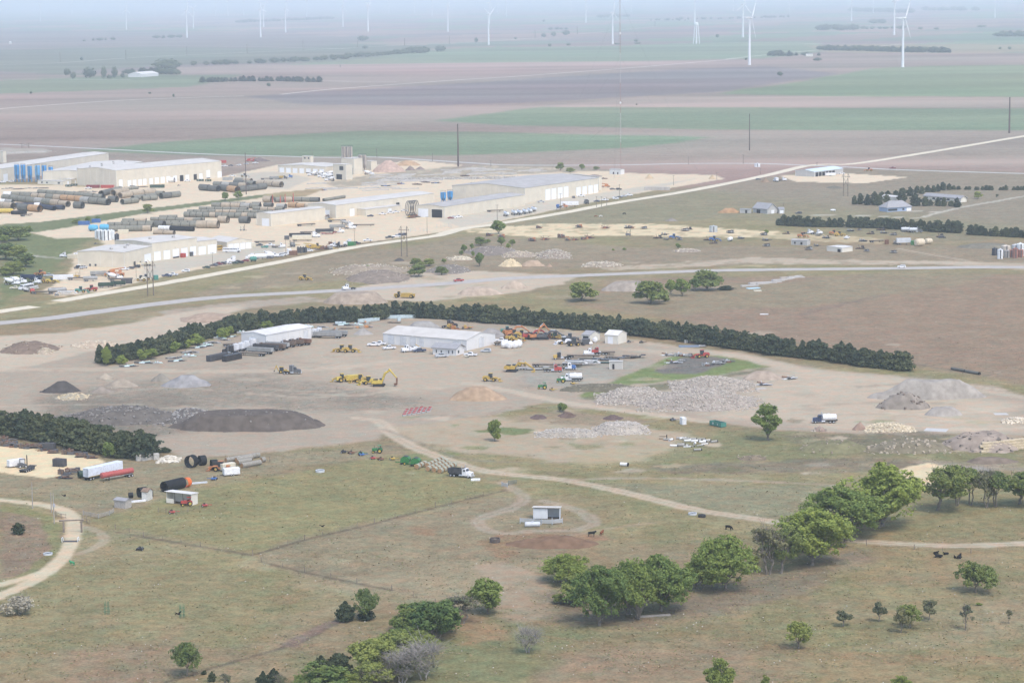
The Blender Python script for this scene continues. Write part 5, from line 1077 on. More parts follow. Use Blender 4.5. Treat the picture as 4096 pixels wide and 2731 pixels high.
# timber portal over the farm lane and the pale cattle grid
a=at('5a',668,1250); b=at('5a',852,1250); o=empty('gate_portal'); o.location=a; tag(o,'rough timber portal standing over the farm lane','gateway'); L=(b-a).length; h=hgt('5a',668,1250,1128)
for x in (0,L):MB().cyl((x,0,-.2),(x,0,h),.32,.26,8).build('post',FWOOD,o)
MB().cyl((-1.3,0,h),(L+.8,0,h+.25),.24,.2,8).build('beam',FWOOD,o)
a=at('6a',565,145); b=at('6a',705,140); o=empty('cattle_grid'); o.location=a; tag(o,'dark cattle grid with white end frames across the farm lane','cattle grid'); L=(b-a).length
for k in range(7):MB().box(0,L,-.9+k*.3,-.78+k*.3,.0,.09).build('rail',DKMET,o)
for x in (-.1,L):m=MB(); m.bar((x,-1,0),(x-.15,-1,1.1),.14); m.bar((x,1,0),(x-.15,1,1.1),.14); m.bar((x-.15,-1,1.1),(x-.15,1,1.1),.14); m.build('end_frame',WTANK,o)
# ---------------------------------------------------------------- vehicles and machines (all face +X, wheels on z = 0)
PAINT={}
def P_(name,rgb,rough=.45,var=.10,dirt=.30):return M('paint_'+name,rgb,rough,var,1.2,0,dirt)
WHITE=P_('white',(.80,.80,.80)); SILV=P_('silver',(.48,.50,.52)); BLK=P_('black',(.03,.03,.035)); NAVY=P_('navy',(.03,.05,.11)); RED=P_('red',(.42,.06,.05)); MAROON=P_('maroon',(.22,.04,.045)); DGRY=P_('charcoal',(.10,.105,.115)); BLUE=P_('blue',(.05,.14,.36)); TEAL=P_('teal',(.07,.25,.20)); GRN=P_('farm_green',(.035,.19,.055)); YEL=P_('machine_yellow',(.50,.335,.075),.55,.15,.5); YEL2=P_('bright_yellow',(.58,.43,.085),.55,.12,.4); ORG=P_('orange',(.50,.20,.08),.55,.15,.5); CREAM=P_('cream',(.68,.62,.48)); TANP=P_('tan',(.42,.35,.25)); RUSTC=M('rust',(.20,.11,.075),.9,.3,1.2); DGREEN=P_('dark_green',(.035,.075,.055)); BROWNP=P_('brown',(.17,.12,.09))
TYRE=M('tyre_rubber',(.025,.025,.027),.9,.2,2); RIM=M('wheel_rim',(.45,.46,.47),.5,.1,2); CHAS=M('chassis_black',(.045,.045,.05),.8,.2,1); DECK=M('plank_deck',(.22,.185,.15),.9,.2,1.5); CHROME=M('bright_metal',(.62,.64,.66),.3,.08,1,.6); ALU=M('aluminium_sheet',(.58,.60,.62),.5,.08,.6); GREYT=M('grey_trailer_sheet',(.36,.36,.35),.7,.15,.6,0,.2); DTRL=M('dark_trailer_sheet',(.085,.085,.09),.7,.2,.6)
def wheel(root,x,y,r,w,rim=RIM):
 m=MB(); m.rings([((x,y-w/2,r),r*.72),((x,y-w/2+.02,r),r*.95),((x,y-w*.3,r),r),((x,y+w*.3,r),r),((x,y+w/2-.02,r),r*.95),((x,y+w/2,r),r*.72)],14,'y'); o=m.build('wheel',TYRE,root)
 s=1 if y>0 else-1; MB().cyl((x,y+s*w*.38,r),(x,y+s*(w*.5+.02),r),r*.56,n=10).build('rim',rim,o); return o
def wheels(root,xs,yh,r,w,rim=RIM):
 for x in xs:
  for s in (-1,1):wheel(root,x,s*yh,r,w,rim)
def pickup(paint,flat=False):
 def make():
  o=empty('pickup_truck'); 
  MB().prism([(-2.85,.5),(2.8,.5),(2.9,.75),(2.85,1.08),(1.45,1.18),(1.2,1.2),(-.6,1.2),(-2.85,1.2),(-2.9,.7)],-.97,.97,.06).build('body',paint,o)
  MB().prism([(1.25,1.18),(.55,1.84),(-.75,1.86),(-1.0,1.18)],-.92,.92,.16).build('cab',paint,o)
  g=MB(); g.add([(1.27,-.74,1.24),(1.27,.74,1.24),(.64,.66,1.79),(.64,-.66,1.79)],[(0,1,2,3)]); g.build('windscreen',GLASS,o)
  for s in (-1,1):
   g=MB(); y0,y1=s*.89,s*.79
   g.loft([[(1.02,y0,1.26),(.56,y1,1.74),(-.66,y1,1.76),(-.84,y0,1.26)],[(1.02,y0+s*.05,1.26),(.56,y1+s*.06,1.74),(-.66,y1+s*.06,1.76),(-.84,y0+s*.05,1.26)]]); g.build('side_window',GLASS,o)
  if not flat:MB().box(-2.72,-1.1,-.78,.78,1.19,1.215).build('load_bed',DGRY,o)
  MB().box(2.82,2.96,-.9,.9,.45,.68).build('bumper',CHROME,o); MB().box(-2.98,-2.86,-.9,.9,.45,.66).build('bumper',CHROME,o)
  wheels(o,(1.85,-1.75),.86,.40,.28); return o
 return make
def car(paint,suv=False):
 def make():
  o=empty('parked_car'); z=.1 if suv else 0
  MB().prism([(-2.3,.35),(2.25,.35),(2.35,.6),(2.2,.84+z),(1.1,.98+z),(-1.9 if not suv else-2.2,1.0+z),(-2.35,.9+z)],-.9,.9,.08).build('body',paint,o)
  MB().prism([(1.15,.97+z),(.35,1.44+z*2.5),(-1.1 if not suv else-1.9,1.46+z*2.5),(-1.85 if not suv else-2.25,.98+z)],-.84,.84,.14).build('cabin',paint,o)
  g=MB(); g.add([(1.12,-.68,1.03+z),(1.12,.68,1.03+z),(.45,.6,1.40+z*2.3),(.45,-.6,1.40+z*2.3)],[(0,1,2,3)]); g.build('windscreen',GLASS,o)
  for s in (-1,1):
   g=MB(); g.loft([[(.85,s*(.80+q),1.04+z),(.3,s*(.72+q),1.38+z*2.3),(-1.0 if not suv else-1.75,s*(.72+q),1.38+z*2.3),(-1.5 if not suv else-1.95,s*(.80+q),1.04+z)] for q in (0,.05)]); g.build('side_window',GLASS,o)
  wheels(o,(1.4,-1.4),.8,.34,.22); return o
 return make
def tractor_cab(o,paint,x0=0,sleeper=True,hoodc=None,day=False):
 """conventional cab; its front bumper at x0, runs backwards"""
 hc=hoodc or paint
 MB().prism([(x0-.2,.75),(x0-.15,1.75),(x0-.6,1.95),(x0-1.9,2.1),(x0-1.9,.75)],-.95,.95,.22).build('hood',hc,o)
 MB().box(x0-.2,x0-.1,-.55,.55,.9,1.75).build('grille',CHROME,o)
 MB().box(x0-.15,x0+.08,-1.2,1.2,.4,.8).build('bumper',CHROME,o)
 for s in (-1,1):MB().prism([(x0-.35,.75),(x0-.35,1.15),(x0-.9,1.4),(x0-1.55,1.15),(x0-1.6,.75)],s*.8,s*1.2).build('fender',hc,o)
 MB().prism([(x0-1.85,.7),(x0-1.85,2.1),(x0-2.25,2.95),(x0-3.4,3.0),(x0-3.4,.7)],-1.1,1.1,.1).build('cab',paint,o)
 MB().add([(x0-1.84,-.9,2.15),(x0-1.84,.9,2.15),(x0-2.2,.85,2.85),(x0-2.2,-.85,2.85)],[(0,1,2,3)]).build('windscreen',GLASS,o)
 for s in (-1,1):MB().box(x0-3.0,x0-2.3,s*1.05-.03,s*1.05+.03,2.05,2.7).build('side_window',GLASS,o)
 if sleeper and not day:MB().prism([(x0-3.4,.9),(x0-3.4,3.05),(x0-3.0,3.6),(x0-5.0,3.65),(x0-5.0,.9)],-1.18,1.18,.06).build('sleeper',paint,o)
 xe=x0-(5.1 if sleeper and not day else 3.5)
 for s in (-1,1):MB().cyl((xe+.05 if day else x0-3.45,s*1.12,1),(xe+.05 if day else x0-3.45,s*1.12,4.0),.09,n=8).build('exhaust',CHROME,o)
 for s in (-1,1):MB().cyl((x0-4.6,s*.95,.75),(x0-3.3,s*.95,.75),.32,n=10).build('fuel_tank',CHROME,o)
 return xe
def semi(paint,day=False,hoodc=None):
 def make():
  o=empty('semi_tractor'); tractor_cab(o,paint,3.9,not day,hoodc,day)
  MB().box(-3.9,3.6,-.45,.45,.6,.95).build('chassis',CHAS,o)
  MB().cyl((-2.4,0,.95),(-2.4,0,1.2),.55,n=12).build('fifth_wheel',CHAS,o)
  wheels(o,(2.9,),1.0,.5,.3); wheels(o,(-1.9,-3.2),.92,.5,.6); return o
 return make
def trailer(kind_,paint,L=14.6):
 def make():
  names={'flat':'flatbed_trailer','box':'box_trailer','dump':'end_dump_trailer','low':'lowboy_trailer','belly':'belly_dump_trailer','tank':'tank_trailer','pneu':'pneumatic_tank_trailer'}
  o=empty(names[kind_]); h=L/2
  if kind_=='flat':
   MB().box(-h,h,-1.28,1.28,1.25,1.42).build('deck',DECK,o); m=MB(); m.box(-h,h,-.55,-.40,.85,1.25); m.box(-h,h,.40,.55,.85,1.25); m.build('frame',CHAS,o)
  elif kind_=='box':
   MB().bev(-h,h,-1.3,1.3,1.2,4.05,.06).build('body',paint,o); MB().box(-h,-h+.05,-1.2,1.2,1.3,3.95).build('rear_door',paint,o); MB().box(-h,h,-.5,.5,.9,1.2).build('frame',CHAS,o)
   MB().box(-h+.1,h-.1,-1.33,-1.29,1.2,1.36).build('side_rail',P_('ochre',(.45,.3,.06)),o)
  elif kind_=='dump':
   m=MB(); t=.12
   m.loft([[(x,-1.0,1.15),(x,1.0,1.15),(x,1.27,2.75),(x,1.15,2.75),(x,.92,1.3),(x,-.92,1.3),(x,-1.15,2.75),(x,-1.27,2.75)] for x in (-h,h)])
   m.build('tub',paint,o); MB().box(h-.05,h+.1,-1.27,1.27,1.15,3.0).build('headboard',paint,o); MB().box(-h-.08,-h+.04,-1.2,1.2,1.2,2.7).build('tailgate',paint,o); MB().box(-h,h,-.5,.5,.8,1.15).build('frame',CHAS,o)
  elif kind_=='low':
   MB().prism([(-h,.95),(-h*.45,.95),(-h*.40,.6),(h*.55,.6),(h*.6,1.4),(h,1.4),(h,1.2),(h*.66,1.15),(h*.6,.42),(-h*.42,.42),(-h*.5,.75),(-h,.75)],-1.28,1.28).build('deck',paint,o)
  elif kind_=='belly':
   for xa,xb,ya in ((0,0,0),):
    MB().loft([[(-h*.75,-1.25,2.6),(h*.75,-1.25,2.6),(h*.75,1.25,2.6),(-h*.75,1.25,2.6)],[(-h*.62,-1.25,2.2),(h*.62,-1.25,2.2),(h*.62,1.25,2.2),(-h*.62,1.25,2.2)],[(-h*.18,-.5,.7),(h*.18,-.5,.7),(h*.18,.5,.7),(-h*.18,.5,.7)]][::-1]).build('hopper',paint,o)
   MB().add([(-h*.7,-1.1,2.62),(h*.7,-1.1,2.62),(h*.7,1.1,2.62),(-h*.7,1.1,2.62)],[(0,1,2,3)]).build('load_opening',DARK,o)
   for s in (-1,1):m=MB(); m.bar((s*h*.95,-.6,1.2),(s*h*.6,-.9,2.3),.2); m.bar((s*h*.95,.6,1.2),(s*h*.6,.9,2.3),.2); m.bar((s*h*.95,-.7,1.2),(s*h*.95,.7,1.2),.25); m.bar((s*h*.95,-.6,1.2),(s*h*.2,-.5,.9),.2); m.build('frame',paint,o)
  elif kind_=='tank':
   MB().rings([((-h,0,1.95),.5),((-h+.12,0,1.95),.95),((h-.12,0,1.95),.95),((h,0,1.95),.5)],18,'x').build('tank',paint,o)
   for k in range(9):
    x=-h+.8+k*(L-1.6)/8; MB().rings([((x-.06,0,1.95),1.0),((x+.06,0,1.95),1.0)],18,'x').build('ring',paint,o)
   MB().box(-h*.9,h*.9,-.55,.55,.85,1.1).build('frame',CHROME,o); MB().cyl((0,0,2.8),(0,0,3.1),.3).build('hatch',CHROME,o)
  elif kind_=='pneu':
   MB().rings([((-h,0,2.3),.4),((-h+.6,0,2.35),1.05),((-h*.2,0,2.2),1.15),((h*.2,0,2.2),1.15),((h-.6,0,2.35),1.05),((h,0,2.3),.4)],18,'x').build('tank',paint,o)
   for x in (-h*.4,h*.3):MB().rings([((x,0,.7),.15),((x,0,1.5),.95)],12,'z').build('cone',paint,o)
   MB().box(-h*.9,h*.9,-.5,.5,.9,1.15).build('frame',CHAS,o); MB().box(-h*.6,h*.6,-.3,.3,3.32,3.42).build('walkway',CHAS,o)
  xs=(-h+1.0,-h+2.25) if kind_ not in ('low',) else (-h+.7,-h+1.9,-h+3.1)
  if kind_=='belly':xs=(-h*.95,-h*.95+1.2)
  wheels(o,xs,.95,.5 if kind_ !='low' else .42,.6)
  if kind_ !='belly':
   for s in (-1,1):MB().box(h-2.6,h-2.4,s*.8-.08,s*.8+.08,0,1.15).build('landing_leg',CHAS,o)
  return o
 return make
def straight_truck(kind_,paint,body):
 def make():
  o=empty({'mixer':'mixer_truck','dump':'dump_truck','tank':'water_truck','box':'box_truck','flat':'flatbed_truck','service':'service_truck'}[kind_]); tractor_cab(o,paint,4.4,False,None,True)
  MB().box(-4.4,4.0,-.45,.45,.6,1.0).build('chassis',CHAS,o)
  if kind_=='mixer':
   m=MB(); pts=[((-3.9,0,3.15),.55),((-2.4,0,2.75),1.15),((-1.0,0,2.45),1.25),((.4,0,2.2),.75)]; m.rings(pts,18,'x'); m.build('drum',body,o)
   MB().rings([((-4.2,0,3.0),.25),((-4.2,0,4.0),.8)],10,'z').build('hopper',body,o); MB().prism([(-4.7,1.3),(-4.5,1.3),(-4.1,2.6),(-4.4,2.6)],-.35,.35).build('chute',body,o)
   m=MB(); m.box(.3,.7,-.8,.8,1,2.0); m.box(-3.6,-3.2,-.8,.8,1,2.5); m.build('pedestal',CHAS,o)
  elif kind_=='dump':
   m=MB(); m.loft([[(x,-1.15,1.15),(x,1.15,1.15),(x,1.2,2.75),(x,1.08,2.75),(x,1.03,1.3),(x,-1.03,1.3),(x,-1.08,2.75),(x,-1.2,2.75)] for x in (-4.4,.7)]); m.build('dump_body',body,o)
   MB().box(.6,.75,-1.2,1.2,1.2,3.1).build('headboard',body,o); MB().box(-4.5,-4.36,-1.15,1.15,1.2,2.7).build('tailgate',body,o); MB().box(.7,1.4,-1.1,1.1,3.0,3.1).build('cab_guard',body,o)
   for k in range(5):MB().box(-4.0+k*1.0,-3.88+k*1.0,-1.26,-1.15,1.2,2.7).build('side_rib',body,o)
  elif kind_=='tank':
   MB().rings([((-4.4,0,2.1),.75),((-4.25,0,2.1),1.15),((.6,0,2.1),1.15),((.75,0,2.1),.75)],18,'x').build('tank',body,o); MB().cyl((-1.5,0,3.2),(-1.5,0,3.45),.35).build('hatch',body,o); MB().box(-4.7,-4.4,-1.1,1.1,.9,1.3).build('spray_bar',CHAS,o)
  elif kind_=='box':
   MB().bev(-4.4,.7,-1.2,1.2,1.0,3.5,.05).build('box_body',body,o)
  elif kind_=='service':
   MB().bev(-4.4,.7,-1.15,1.15,1.0,2.0,.05).build('service_body',body,o); m=MB(); m.bar((-4.0,.7,2.0),(-2.2,.4,3.3),.25); m.build('crane_arm',YEL,o); MB().cyl((-1,-.6,2.0),(-1,.6,2.0),.35).build('reel',CHAS,o)
  else:MB().box(-4.4,.7,-1.2,1.2,1.05,1.25).build('deck',DECK,o)
  wheels(o,(3.3,),1.0,.5,.3); wheels(o,(-2.0,-3.3),.92,.5,.6); return o
 return make
def bus(paint,stripe=None):
 def make():
  o=empty('parked_bus'); MB().prism([(-5.4,.55),(4.2,.55),(4.2,1.35),(5.4,1.4),(5.4,.6),(5.5,.6),(5.5,1.6),(4.3,1.9),(4.1,2.9),(-5.3,3.0),(-5.45,2.4)],-1.2,1.2,.12).build('body',paint,o)
  for s in (-1,1):
   for k in range(9):MB().box(-4.9+k*.98,-4.15+k*.98,s*1.15-.03,s*1.15+.03,1.85,2.5).build('side_window',GLASS,o)
  MB().add([(4.31,-1,1.95),(4.31,1,1.95),(4.15,.95,2.75),(4.15,-.95,2.75)],[(0,1,2,3)]).build('windscreen',GLASS,o)
  wheels(o,(4.3,-3.2),1.05,.48,.3); return o
 return make
def loader(paint,bucket=True):
 def make():
  o=empty('wheel_loader'); MB().prism([(-3.3,.9),(-3.3,2.0),(-2.9,2.2),(-.6,2.25),(-.2,1.4),(-.2,.8)],-.95,.95,.1).build('engine_body',paint,o)
  MB().prism([(.0,.75),(.0,1.6),(1.4,1.5),(2.0,.9),(1.6,.7)],-.65,.65).build('front_frame',paint,o)
  MB().bev(-.9,.6,-.75,.75,1.5,3.3,.1).build('cab',GLASS,o); MB().box(-1.0,.7,-.8,.8,3.28,3.42).build('cab_roof',paint,o)
  for s in (-1,1):m=MB(); m.bar((1.0,s*.55,1.6),(2.6,s*.55,1.5),.3); m.bar((2.6,s*.55,1.5),(3.6,s*.55,.6),.3); m.build('lift_arm',paint,o)
  MB().loft([[(3.5,y,.15),(4.7,y,.1),(4.75,y,.2),(3.75,y,.35),(3.7,y,1.2),(4.0,y,1.35),(3.5,y,1.35)] for y in (-1.4,1.4)]).build('bucket',paint,o)
  wheels(o,(1.3,-2.1),1.05,.78,.6,P_('machine_yellow',0)); return o
 return make
def scraper(paint):
 def make():
  o=empty('earth_scraper'); MB().prism([(-4.8,.8),(-4.8,2.2),(-3.9,2.6),(.6,2.6),(1.5,1.4),(1.2,.5),(-3.0,.6)],-1.5,1.5).build('bowl',paint,o)
  MB().prism([(3.1,1.0),(3.1,2.3),(5.2,2.1),(5.4,.9)],-.9,.9,.12).build('engine_hood',paint,o); MB().prism([(1.5,2.1),(1.5,2.5),(3.4,2.6),(3.4,2.0)],-.4,.4).build('gooseneck',paint,o)
  MB().bev(2.2,3.3,-.7,.7,1.7,3.3,.1).build('cab',GLASS,o); MB().box(2.1,3.4,-.8,.8,3.3,3.42).build('cab_roof',paint,o); MB().box(-6.0,-4.8,-.8,.8,1.0,2.3).build('rear_engine',paint,o)
  wheels(o,(3.6,-4.6),1.2,.95,.8,YEL); return o
 return make
def excavator(paint,pose=0):
 def make():
  o=empty('tracked_excavator')
  for s in (-1,1):MB().prism([(-2.1,.05),(2.1,.05),(2.45,.5),(2.1,.95),(-2.1,.95),(-2.45,.5)],s*1.3-.35,s*1.3+.35).build('track',CHAS,o)
  MB().cyl((0,0,.6),(0,0,1.2),.9,n=14).build('turntable',CHAS,o)
  MB().prism([(-2.9,1.2),(-2.9,2.5),(-2.4,2.7),(.6,2.5),(1.4,2.0),(1.4,1.2)],-1.4,1.4,.05).build('house',paint,o); MB().box(-3.15,-2.9,-1.3,1.3,1.15,2.2).build('counterweight',BLK if pose==0 else paint,o)
  MB().bev(.1,1.6,.45,1.4,1.3,3.1,.1).build('cab',GLASS,o); MB().box(-2.2,-.4,-1.2,.3,2.68,2.95).build('engine_cover',CHAS,o)
  el,st,bk=((4.6,0,6.6),(7.2,0,3.4),(7.5,0,1.0)) if pose==0 else ((6.0,0,3.6),(9.5,0,1.2),(8.6,0,.3))
  mid=((1.2+el[0])/2-.4,0,(2.2+el[2])/2+.9)
  m=MB(); m.cyl((1.2,0,2.0),mid,.35,.5,8); m.cyl(mid,el,.5,.32,8); m.build('boom',paint,o)
  m=MB(); m.cyl((el[0]-.6,0,el[2]+.5),st,.42,.26,8); m.build('stick',paint,o); MB().cyl((1.6,.45,1.7),(mid[0]+.1,.3,mid[2]-.2),.13).build('ram',CHROME,o); MB().cyl((mid[0],0,mid[2]+.6),(el[0]-.5,0,el[2]+.6),.13).build('ram',CHROME,o)
  MB().loft([[(st[0]-.2,y,st[2]+.2),(st[0]+.3,y,st[2]-.1),(st[0]+.2,y,bk[2]-.4),(st[0]-.9,y,bk[2]-.6),(st[0]-1.2,y,bk[2]+.2),(st[0]-.3,y,bk[2]+.2)] for y in (-.75,.75)]).build('bucket',RUSTC if pose==0 else paint,o)
  return o
 return make
def farm_tractor(paint,rim=YEL2):
 def make():
  o=empty('farm_tractor'); MB().prism([(2.0,.9),(2.0,1.65),(.2,1.8),(.2,.8)],-.4,.4,.05).build('hood',paint,o); MB().box(-1.0,.3,-.45,.45,.7,1.2).build('transmission',paint,o)
  for s in (-1,1):MB().prism([(-1.5,1.0),(-1.35,1.65),(-.6,1.85),(.1,1.6),(.1,1.45),(-.6,1.65)],s*.8-.25,s*.8+.25).build('fender',paint,o)
  m=MB(); 
  for x,y in ((-.9,-.55),(-.9,.55)):m.bar((x,y,1.2),(x,y,2.6),.09)
  m.build('roll_bar',CHAS,o); MB().box(-1.2,.1,-.75,.75,2.6,2.72).build('canopy',paint,o); MB().box(-.75,-.25,-.25,.25,1.3,1.75).build('seat',BLK,o); MB().cyl((1.2,.2,1.7),(1.2,.2,2.6),.06).build('exhaust',CHAS,o)
  wheels(o,(1.6,),.7,.45,.25,rim); wheels(o,(-.7,),.85,.8,.42,rim); return o
 return make
def backhoe(paint):
 def make():
  o=empty('backhoe_loader'); MB().prism([(2.0,.8),(2.0,1.6),(.4,1.7),(.4,.8)],-.5,.5).build('hood',paint,o); MB().bev(-1.2,.5,-.8,.8,1.1,2.7,.1).build('cab',GLASS,o); MB().box(-1.3,.6,-.85,.85,2.7,2.85).build('cab_roof',paint,o)
  for s in (-1,1):m=MB(); m.bar((.6,s*.6,1.4),(3.0,s*.6,.7),.2); m.build('lift_arm',paint,o)
  MB().loft([[(2.9,y,.1),(3.7,y,.1),(3.1,y,.4),(3.0,y,.95),(2.9,y,.95)] for y in (-1.1,1.1)]).build('bucket',paint,o)
  m=MB(); m.cyl((-1.6,0,1.0),(-2.5,0,3.4),.25,.2,6); m.build('boom',paint,o); MB().cyl((-2.5,0,3.4),(-3.3,0,1.4),.18,.14,6).build('stick',paint,o); MB().prism([(-3.2,1.5),(-3.1,.9),(-3.7,.7),(-3.6,1.3)],-.35,.35).build('digging_bucket',CHAS,o)
  wheels(o,(1.6,),.8,.5,.3,YEL); wheels(o,(-.7,),.85,.75,.45,YEL); return o
 return make
def forklift(paint):
 def make():
  o=empty('forklift'); MB().prism([(-1.7,.5),(-1.7,1.5),(-.2,1.6),(1.2,1.1),(1.2,.5)],-.85,.85).build('body',paint,o)
  m=MB()
  for x in (-1.0,.7):
   for y in (-.75,.75):m.bar((x,y,1.2),(x,y,2.9),.1)
  m.build('cage_post',CHAS,o); MB().box(-1.1,.8,-.8,.8,2.9,3.0).build('cage_roof',paint,o)
  for y in (-.5,.5):MB().bar((1.4,y,.1),(1.4,y,4.2),.18).build('mast',CHAS,o); MB().box(1.5,3.0,y-.08,y+.08,.15,.25).build('fork',CHAS,o)
  MB().box(1.32,1.48,-.6,.6,4.0,4.2).build('mast_head',CHAS,o); wheels(o,(.9,-1.0),.8,.55,.4); return o
 return make
def cargo_trailer(paint,L=5.4):
 def make():
  o=empty('cargo_trailer'); h=L/2; MB().bev(-h,h,-1.05,1.05,.5,2.6,.1).build('body',paint,o); MB().box(-h-.04,-h+.02,-.95,.95,.6,2.45).build('rear_door',SILV,o); MB().box(-h+.02,h-.02,-1.08,-1.04,.5,.66).build('side_trim',SILV,o)
  m=MB(); m.bar((h,-.7,.5),(h+1.2,0,.5),.1); m.bar((h,.7,.5),(h+1.2,0,.5),.1); m.build('drawbar',CHAS,o); wheels(o,(-.45,.35),1.0,.34,.2); return o
 return make
def container(paint,L=6.1,open_=False):
 def make():
  o=empty('dumpster' if open_ else 'shipping_container'); h=L/2
  if open_:
   MB().loft([[(x,-1.2,.2),(x,1.2,.2),(x,1.22,1.75),(x,1.1,1.75),(x,1.05,.3),(x,-1.05,.3),(x,-1.1,1.75),(x,-1.22,1.75)] for x in (-h,h)]).build('body',paint,o)
   for x in (-h,h):MB().box(x-.06,x+.06,-1.2,1.2,.2,1.75).build('end_wall',paint,o)
   MB().box(-h+.1,h-.1,-1.0,1.0,.9,1.0).build('rubbish',BROWNP,o); MB().box(-1.6,-1.1,-1.26,-1.22,.7,1.4).build('sticker',WHITE,o); MB().box(1.2,1.6,-1.26,-1.22,.7,1.2).build('sticker',WHITE,o)
  else:
   MB().bev(-h,h,-1.22,1.22,.05,2.6,.05).build('body',paint,o); MB().box(-h-.04,-h+.02,-1.1,1.1,.15,2.5).build('end_door',paint,o)
  for k in range(int(L/.75)):MB().box(-h+.35+k*.75,-h+.45+k*.75,-1.28,-1.2,.2,1.7 if open_ else 2.5).build('side_rib',paint,o)
  return o
 return make
def hay_baler(paint):
 def make():
  o=empty('hay_baler'); MB().prism([(-1.9,.8),(-2.0,2.0),(-1.2,2.75),(.4,2.75),(1.2,2.0),(1.2,.7)],-1.1,1.1,.05).build('chamber',paint,o); MB().prism([(-1.25,2.78),(-.1,2.95),(.6,2.6),(.5,2.5),(-1.2,2.7)],-.9,.9).build('belt',BLK,o); MB().box(-2.06,-1.96,-.9,.9,.9,2.0).build('tailgate',DGREEN,o)
  MB().box(-1.2,1.2,-1.25,-1.1,.7,1.0).build('stripe',YEL2,o); MB().bar((1.2,0,.7),(3.3,0,.6),.2).build('drawbar',paint,o); MB().cyl((.9,-1.1,.45),(.9,1.1,.45),.3).build('pickup_reel',CHAS,o); wheels(o,(-.4,),1.3,.5,.35,YEL2); return o
 return make
def hauler(paint):# implements: mower, rake
 def make():
  o=empty('farm_implement'); MB().bev(-1.1,.6,-.9,.9,.35,.75,.1).build('deck',paint,o); MB().bar((.6,0,.5),(2.0,0,.5),.14).build('drawbar',paint,o); m=MB(); m.bar((-.9,-.7,.7),(-.2,0,1.3),.1); m.bar((-.9,.7,.7),(-.2,0,1.3),.1); m.build('linkage',CHAS,o); MB().cyl((-.3,0,.7),(-.3,0,1.0),.25).build('gearbox',CHAS,o); wheels(o,(-1.0,),.85,.3,.18); return o
 return make
def hopper_cone(paint):
 def make():
  o=empty('cone_hopper'); MB().rings([((0,0,1.0),.2),((0,0,2.6),1.3),((0,0,3.8),1.3),((0,0,4.2),.5)],16,'z').build('hopper',paint,o)
  for k in range(4):
   a=k*math.pi/2+.7; MB().bar((math.cos(a)*1.4,math.sin(a)*1.4,0),(math.cos(a)*1.25,math.sin(a)*1.25,2.8),.16).build('leg',paint,o)
  return o
 return make
def htank(paint,L=4.5,r=1.2,sk=True):
 def make():
  o=empty('horizontal_tank'); z=r+(.4 if sk else 0); MB().rings([((-L/2,0,z),r*.55),((-L/2+r*.25,0,z),r*.95),((-L/2+r*.5,0,z),r),((L/2-r*.5,0,z),r),((L/2-r*.25,0,z),r*.95),((L/2,0,z),r*.55)],18,'x').build('shell',paint,o)
  if sk:
   for x in (-L*.28,L*.28):MB().box(x-.15,x+.15,-r*.8,r*.8,0,r*.8).build('cradle',CHAS,o)
  MB().cyl((0,0,z+r-.05),(0,0,z+r+.25),.3).build('hatch',paint,o); return o
 return make
def scrap(seed,paints,n_=9,L=5,W=3,H=1.6,name='scrap_heap'):
 """a heap of cut steel: beams, plates, frames, each a part"""
 def make():
  g=random.Random(seed); o=empty(name)
  MB().add([(L*.5*math.cos(a)*g.uniform(.8,1),W*.5*math.sin(a)*g.uniform(.8,1),.05) for a in [k*.5236 for k in range(12)]]+[(0,0,H*.25)],[(k,(k+1) % 12,12) for k in range(12)]).build('debris',CHAS,o)
  for k in range(n_):
   a=g.uniform(-.5,.5); l=g.uniform(.3,.9)*L; x,y=g.uniform(-.25,.25)*L,g.uniform(-.45,.45)*W; z=g.uniform(.1,H*.6); dz=g.uniform(-.25,.35)*H
   m=MB(); t=g.random()
   if t<.5:m.bar((x-l/2*math.cos(a),y-l/2*math.sin(a),max(.08,z-dz)),(x+l/2*math.cos(a),y+l/2*math.sin(a),max(.1,z+dz)),g.uniform(.12,.35)); nm='beam'
   elif t<.75:m.bev(x-l*.2,x+l*.2,y-.5,y+.5,0,H*g.uniform(.5,1.0),.08); nm='casing'
   elif t<.9:m.cyl((x-.3,y-.7,z+.3),(x-.3,y+.7,z+.3),g.uniform(.35,.6)); nm='drum'
   else:m.bar((x,y,0),(x+g.uniform(-.6,.6),y,H*1.3),.14); nm='strut'
   m.build(nm,g.choice(paints),o)
  return o
 return make
def truck_crane(paint):
 def make():
  o=empty('truck_crane'); MB().box(-4,4,-1.2,1.2,.7,1.4).build('carrier',paint,o); MB().bev(2.6,4.2,-1.1,1.1,1.4,2.5,.1).build('cab',paint,o); MB().box(4.15,4.22,-.9,.9,1.7,2.3).build('windscreen',GLASS,o); MB().bev(-2.6,.4,-1.0,1.0,1.4,2.7,.1).build('superstructure',paint,o)
  MB().cyl((-1.8,0,2.6),(5.6,0,3.6),.42,.3,6).build('boom',paint,o); wheels(o,(3,1.6,-1.8,-3.1),1.05,.5,.35); return o
 return make
